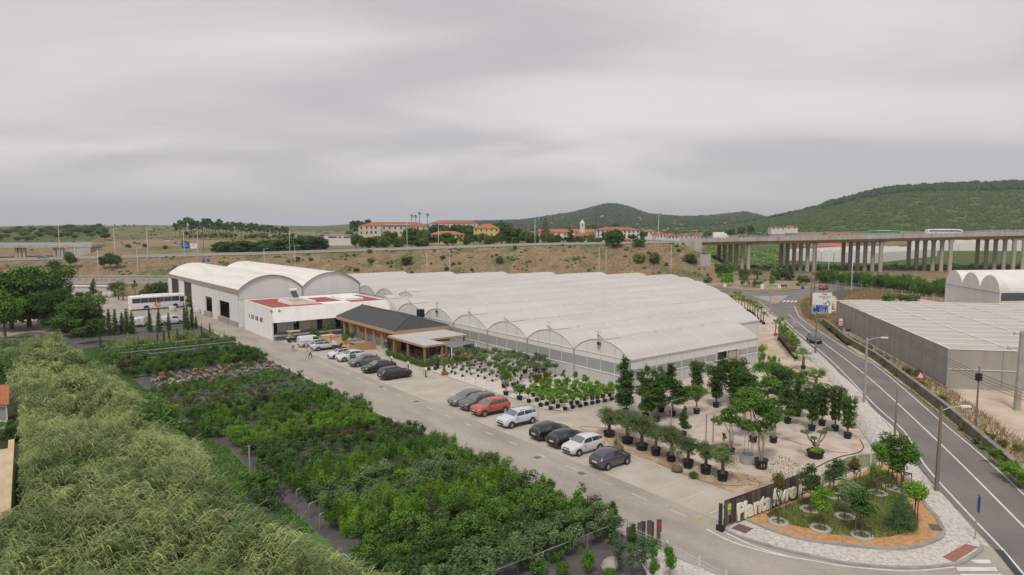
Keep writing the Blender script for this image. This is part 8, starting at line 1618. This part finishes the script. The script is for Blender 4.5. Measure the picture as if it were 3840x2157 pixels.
x, z = U(.12, .68); ms_ = MB(); ms_.bx(x - .28, x + .28, -.094, -.087, z - .32, z + .32); ms_.build('motorway_symbol', [signwhite], ds_); ms2 = MB(); ms2.add([(x - .2, -.097, z - .28), (x + .2, -.097, z - .28), (x + .06, -.097, z + .26), (x - .06, -.097, z + .26)], [(0, 1, 2, 3)]); ms2.build('motorway_symbol', [signblue], ds_)
p = P(3147, 1230); t = sign('sign_back', 'bare metal back of a road sign behind the direction sign', P(3147, 1190), 2.2, 3.2, 5.0 * 0 + zat(dist(P(3147, 1190)), 1128), M('sign_back_steel', (0.22, 0.24, 0.24), .5, metal=.4), rz=-HD + .5)
for (px, py, lb_) in ((2644, 1055, 'grey back of a tall road sign before the viaduct abutment'),): d_ = 255; p = D(px, d_, z=0); sign('sign_back', lb_, p, 40 / F * d_, 44 / F * d_, zat(d_, 998), M('sign_back_grey', (0.40, 0.38, 0.38), .5), 1)
p = P(2936, 1084); p.z = .16; cv = sign('chevron_board', 'black and yellow chevron board on the roundabout edge', p, 2.6, .75, .5, signblk); 
for k in range(4): x = -1.05 + k * .65; MB().add([(x, -.07, .88), (x + .25, -.07, .88), (x + .45, -.07, .5 + .75 / 2), (x + .25, -.07, .54), (x, -.07, .54), (x + .2, -.07, .5 + .75 / 2)], [(0, 5, 2, 1), (5, 4, 3, 2)]).build('chevron', [signyel], cv)
for (px, py, w_, h_, z, mt_, nm, lb_) in ((3009, 1105, .9, .9, 1.6, signblue, 'crossing_sign', 'blue pedestrian crossing sign before the roundabout'), (2906, 1137, .5, 1.2, .4, signyel, 'bollard_sign', 'yellow and black bollard on the splitter island'), (2718, 1088, 1.0, 1.0, 1.0, signwhite, 'sign_back', 'pale sign back at the left of the roundabout'), (2858, 1098, 1.1, 1.4, 1.2, signwhite, 'sign_back', 'pale sign back in the centre of the roundabout front'), (2922, 1100, .9, .9, 1.5, signwhite, 'sign_back', 'round pale sign back beside the far street lamp'), (2978, 1237, .8, 1.2, 1.2, M('sign_back_grey', (0.4, .38, .38), .5), 'sign_back', 'grey sign back beside the palm row'), (3050, 1068, .8, .8, 1.2, signred, 'no_entry_sign', 'red and blue signs on the roundabout exit')):
    p = P(px, py); sign(nm, lb_, p, w_, h_, z, mt_, 1)
def round_sign(label, p, z, r, txt=None):
    t = thing('speed_sign', label, 'sign', p, -HD)
    for rr, mt_, y in ((r, signred, -.03), (r * .78, signwhite, -.04)):
        MB().add([(rr * math.cos(a), y, z + rr * math.sin(a)) for a in [i * 2 * PI / 20 for i in range(20)]], [list(range(19, -1, -1))]).build('disc', [mt_], t)
    if txt: put_text(t, txt, 0, z, r * .9, signblk, -.055)
    MB().tube([(0, .03, 0), (0, .03, z + r)], .04, 6).build('post', [galv], t)
p = P(3150, 1250); round_sign('round red bordered sign on the net house corner, upper one', p, zat(dist(p), 1202), .55); round_sign('round speed limit 40 sign below the upper round sign', P(3150.5, 1250.3), zat(dist(p), 1213.5), .5, '40')
p = P(3450, 1432); t = thing('warning_sign', 'red bordered triangular warning sign behind the stone wall', 'sign', p, -HD); z = zat(dist(p), 1413); 
for s_, mt_, y in ((.62, signred, -.03), (.42, signwhite, -.04)): MB().add([(-s_, y, z - s_ * .55 + .1), (s_, y, z - s_ * .55 + .1), (0, y, z + s_ * 1.1 + .1)], [(0, 1, 2)]).build('triangle', [mt_], t)
MB().tube([(0, .03, 0), (0, .03, z + .3)], .04, 6).build('post', [galv], t)
p = P(3660, 2028); p.z = .1; bs_ = sign('blue_pavement_sign', 'narrow blue sign on a thin post at the pavement corner', p, .55, 1.05, zat(dist(p), 1918) - .1, signblue, 1, rz=-HD + 1.1)
d_ = 305; p = G(697, d_); zt_ = zat(d_, 909); gs = thing('gantry_sign', 'blue motorway gantry sign with white lettering beyond the ramp', 'sign', (p.x, p.y, p.z), -HD)
MB().bx(-1.75, 1.75, -.1, 0, zat(d_, 932) - p.z, zt_ - p.z).build('blue_panel', [signblue], gs); MB().bx(2.3, 5.2, -.1, 0, zat(d_, 932) - p.z, zat(d_, 913) - p.z).build('white_panel', [signwhite], gs)
zc = (zat(d_, 920) - p.z); put_text(gs, 'A9', 0, zc + .75, .6, signwhite, -.12); put_text(gs, 'A5 Cascais', 0, zc + .1, .6, signwhite, -.12); put_text(gs, 'Sintra', .1, zc - .5, .6, signwhite, -.12); MB().bx(3.3, 4.3, -.13, -.11, zc + .35, zc + .7).build('yellow_strip', [signyel], gs); put_text(gs, 'Telhal', 3.75, zc + .05, .45, signblk, -.12); put_text(gs, 'Vale de Lobos', 3.75, zc - .5, .38, signblk, -.12)
for x in (-4.3, 6.8): MB().tube([(x, .1, -1), (x, .1, zc + .6)], .22, 7).build('post', [galv], gs)
MB().bar((-4.3, .1, zc), (6.8, .1, zc), .2, .35).build('beam', [galv], gs)
d_ = 262; p = G(775, d_); t = thing('lane_gantry', 'pair of small blue lane signs on a gantry behind the shed', 'sign', p, -HD); z1 = zat(d_, 969) - p.z
for x, zz in ((-1.0, 0), (1.0, 0)): MB().bx(x - .5, x + .5, -.1, 0, z1 - 1.4, z1).build('blue_panel', [signblue], t); put_text(t, 'A9', x, z1 - .5, .5, signwhite, -.12)
MB().bar((-2, .1, z1 - 1.5), (3.6, .1, z1 - 1.5), .2).build('beam', [silver], t); MB().tube([(3.6, .1, -1), (3.6, .1, z1 - 1.5)], .15, 6).build('post', [silver], t)
# rear yard clutter
t = thing('pallet_stack', 'stack of wooden pallets at the back of the rear yard', 'pallets', P(376, 1112)); 
for k in range(10): MB().bx(-.6, .6, -.5, .5, k * .16, k * .16 + .11).build('pallet', [wood_l], t)
for (px, py, lb_) in ((395, 1113, 'white wrapped goods cube beside the pallets'), (415, 1113, 'second white wrapped goods cube in the rear yard'), (648, 1168, 'wire crate with white goods behind the coach front'), (742, 1175, 'white bale wrapped in net near the shed door'), (725, 1172, 'white bale next to the shed wall')): p = P(px, py); b_ = MB(); b_.lathe([(.75, 0), (.8, .3), (.8, 1.0), (.6, 1.25), (0, 1.3)], n=8); tag(b_.build('wrapped_bale', [M('bale_white', (0.56, 0.55, 0.53), .8, (0.45, 0.44, 0.42), 2)], None, (p.x, p.y, .02)), lb_, 'bale')
t = thing('polytunnel', 'low white polytunnel with scalloped roof at the back left', 'polytunnel', P(205, 1105), -HD + .02)
for k in range(12): MB().tube([(k * 1.35 + i * .135, 0, 2.3 + .35 * math.sin(PI * i / 10)) for i in range(11)], .12, 5).build('roof_scallop', [white_paint], t)
MB().bx(0, 16.2, .3, 5, 0, 2.3).build('wall', [M('tunnel_film', (0.55, 0.55, 0.54), .6)], t)
# ================================================================ AIR
hzm = bpy.data.materials.new('haze_air'); hzm.use_nodes = True; ht = hzm.node_tree; ht.nodes.clear(); ho = ht.nodes.new('ShaderNodeOutputMaterial'); hv = ht.nodes.new('ShaderNodeVolumePrincipled'); hv.inputs['Color'].default_value = (0.80, 0.86, 0.95, 1); hv.inputs['Density'].default_value = 0.00011; hv.inputs['Anisotropy'].default_value = 0.0; ht.links.new(hv.outputs[0], ho.inputs['Volume'])
if HAZE:
    hb = MB(); hb.bx(-7900, 14000, -9900, 14000, -3, 190); tag(hb.build('haze', [hzm]), 'thin even haze in the air', 'haze', kind='stuff')
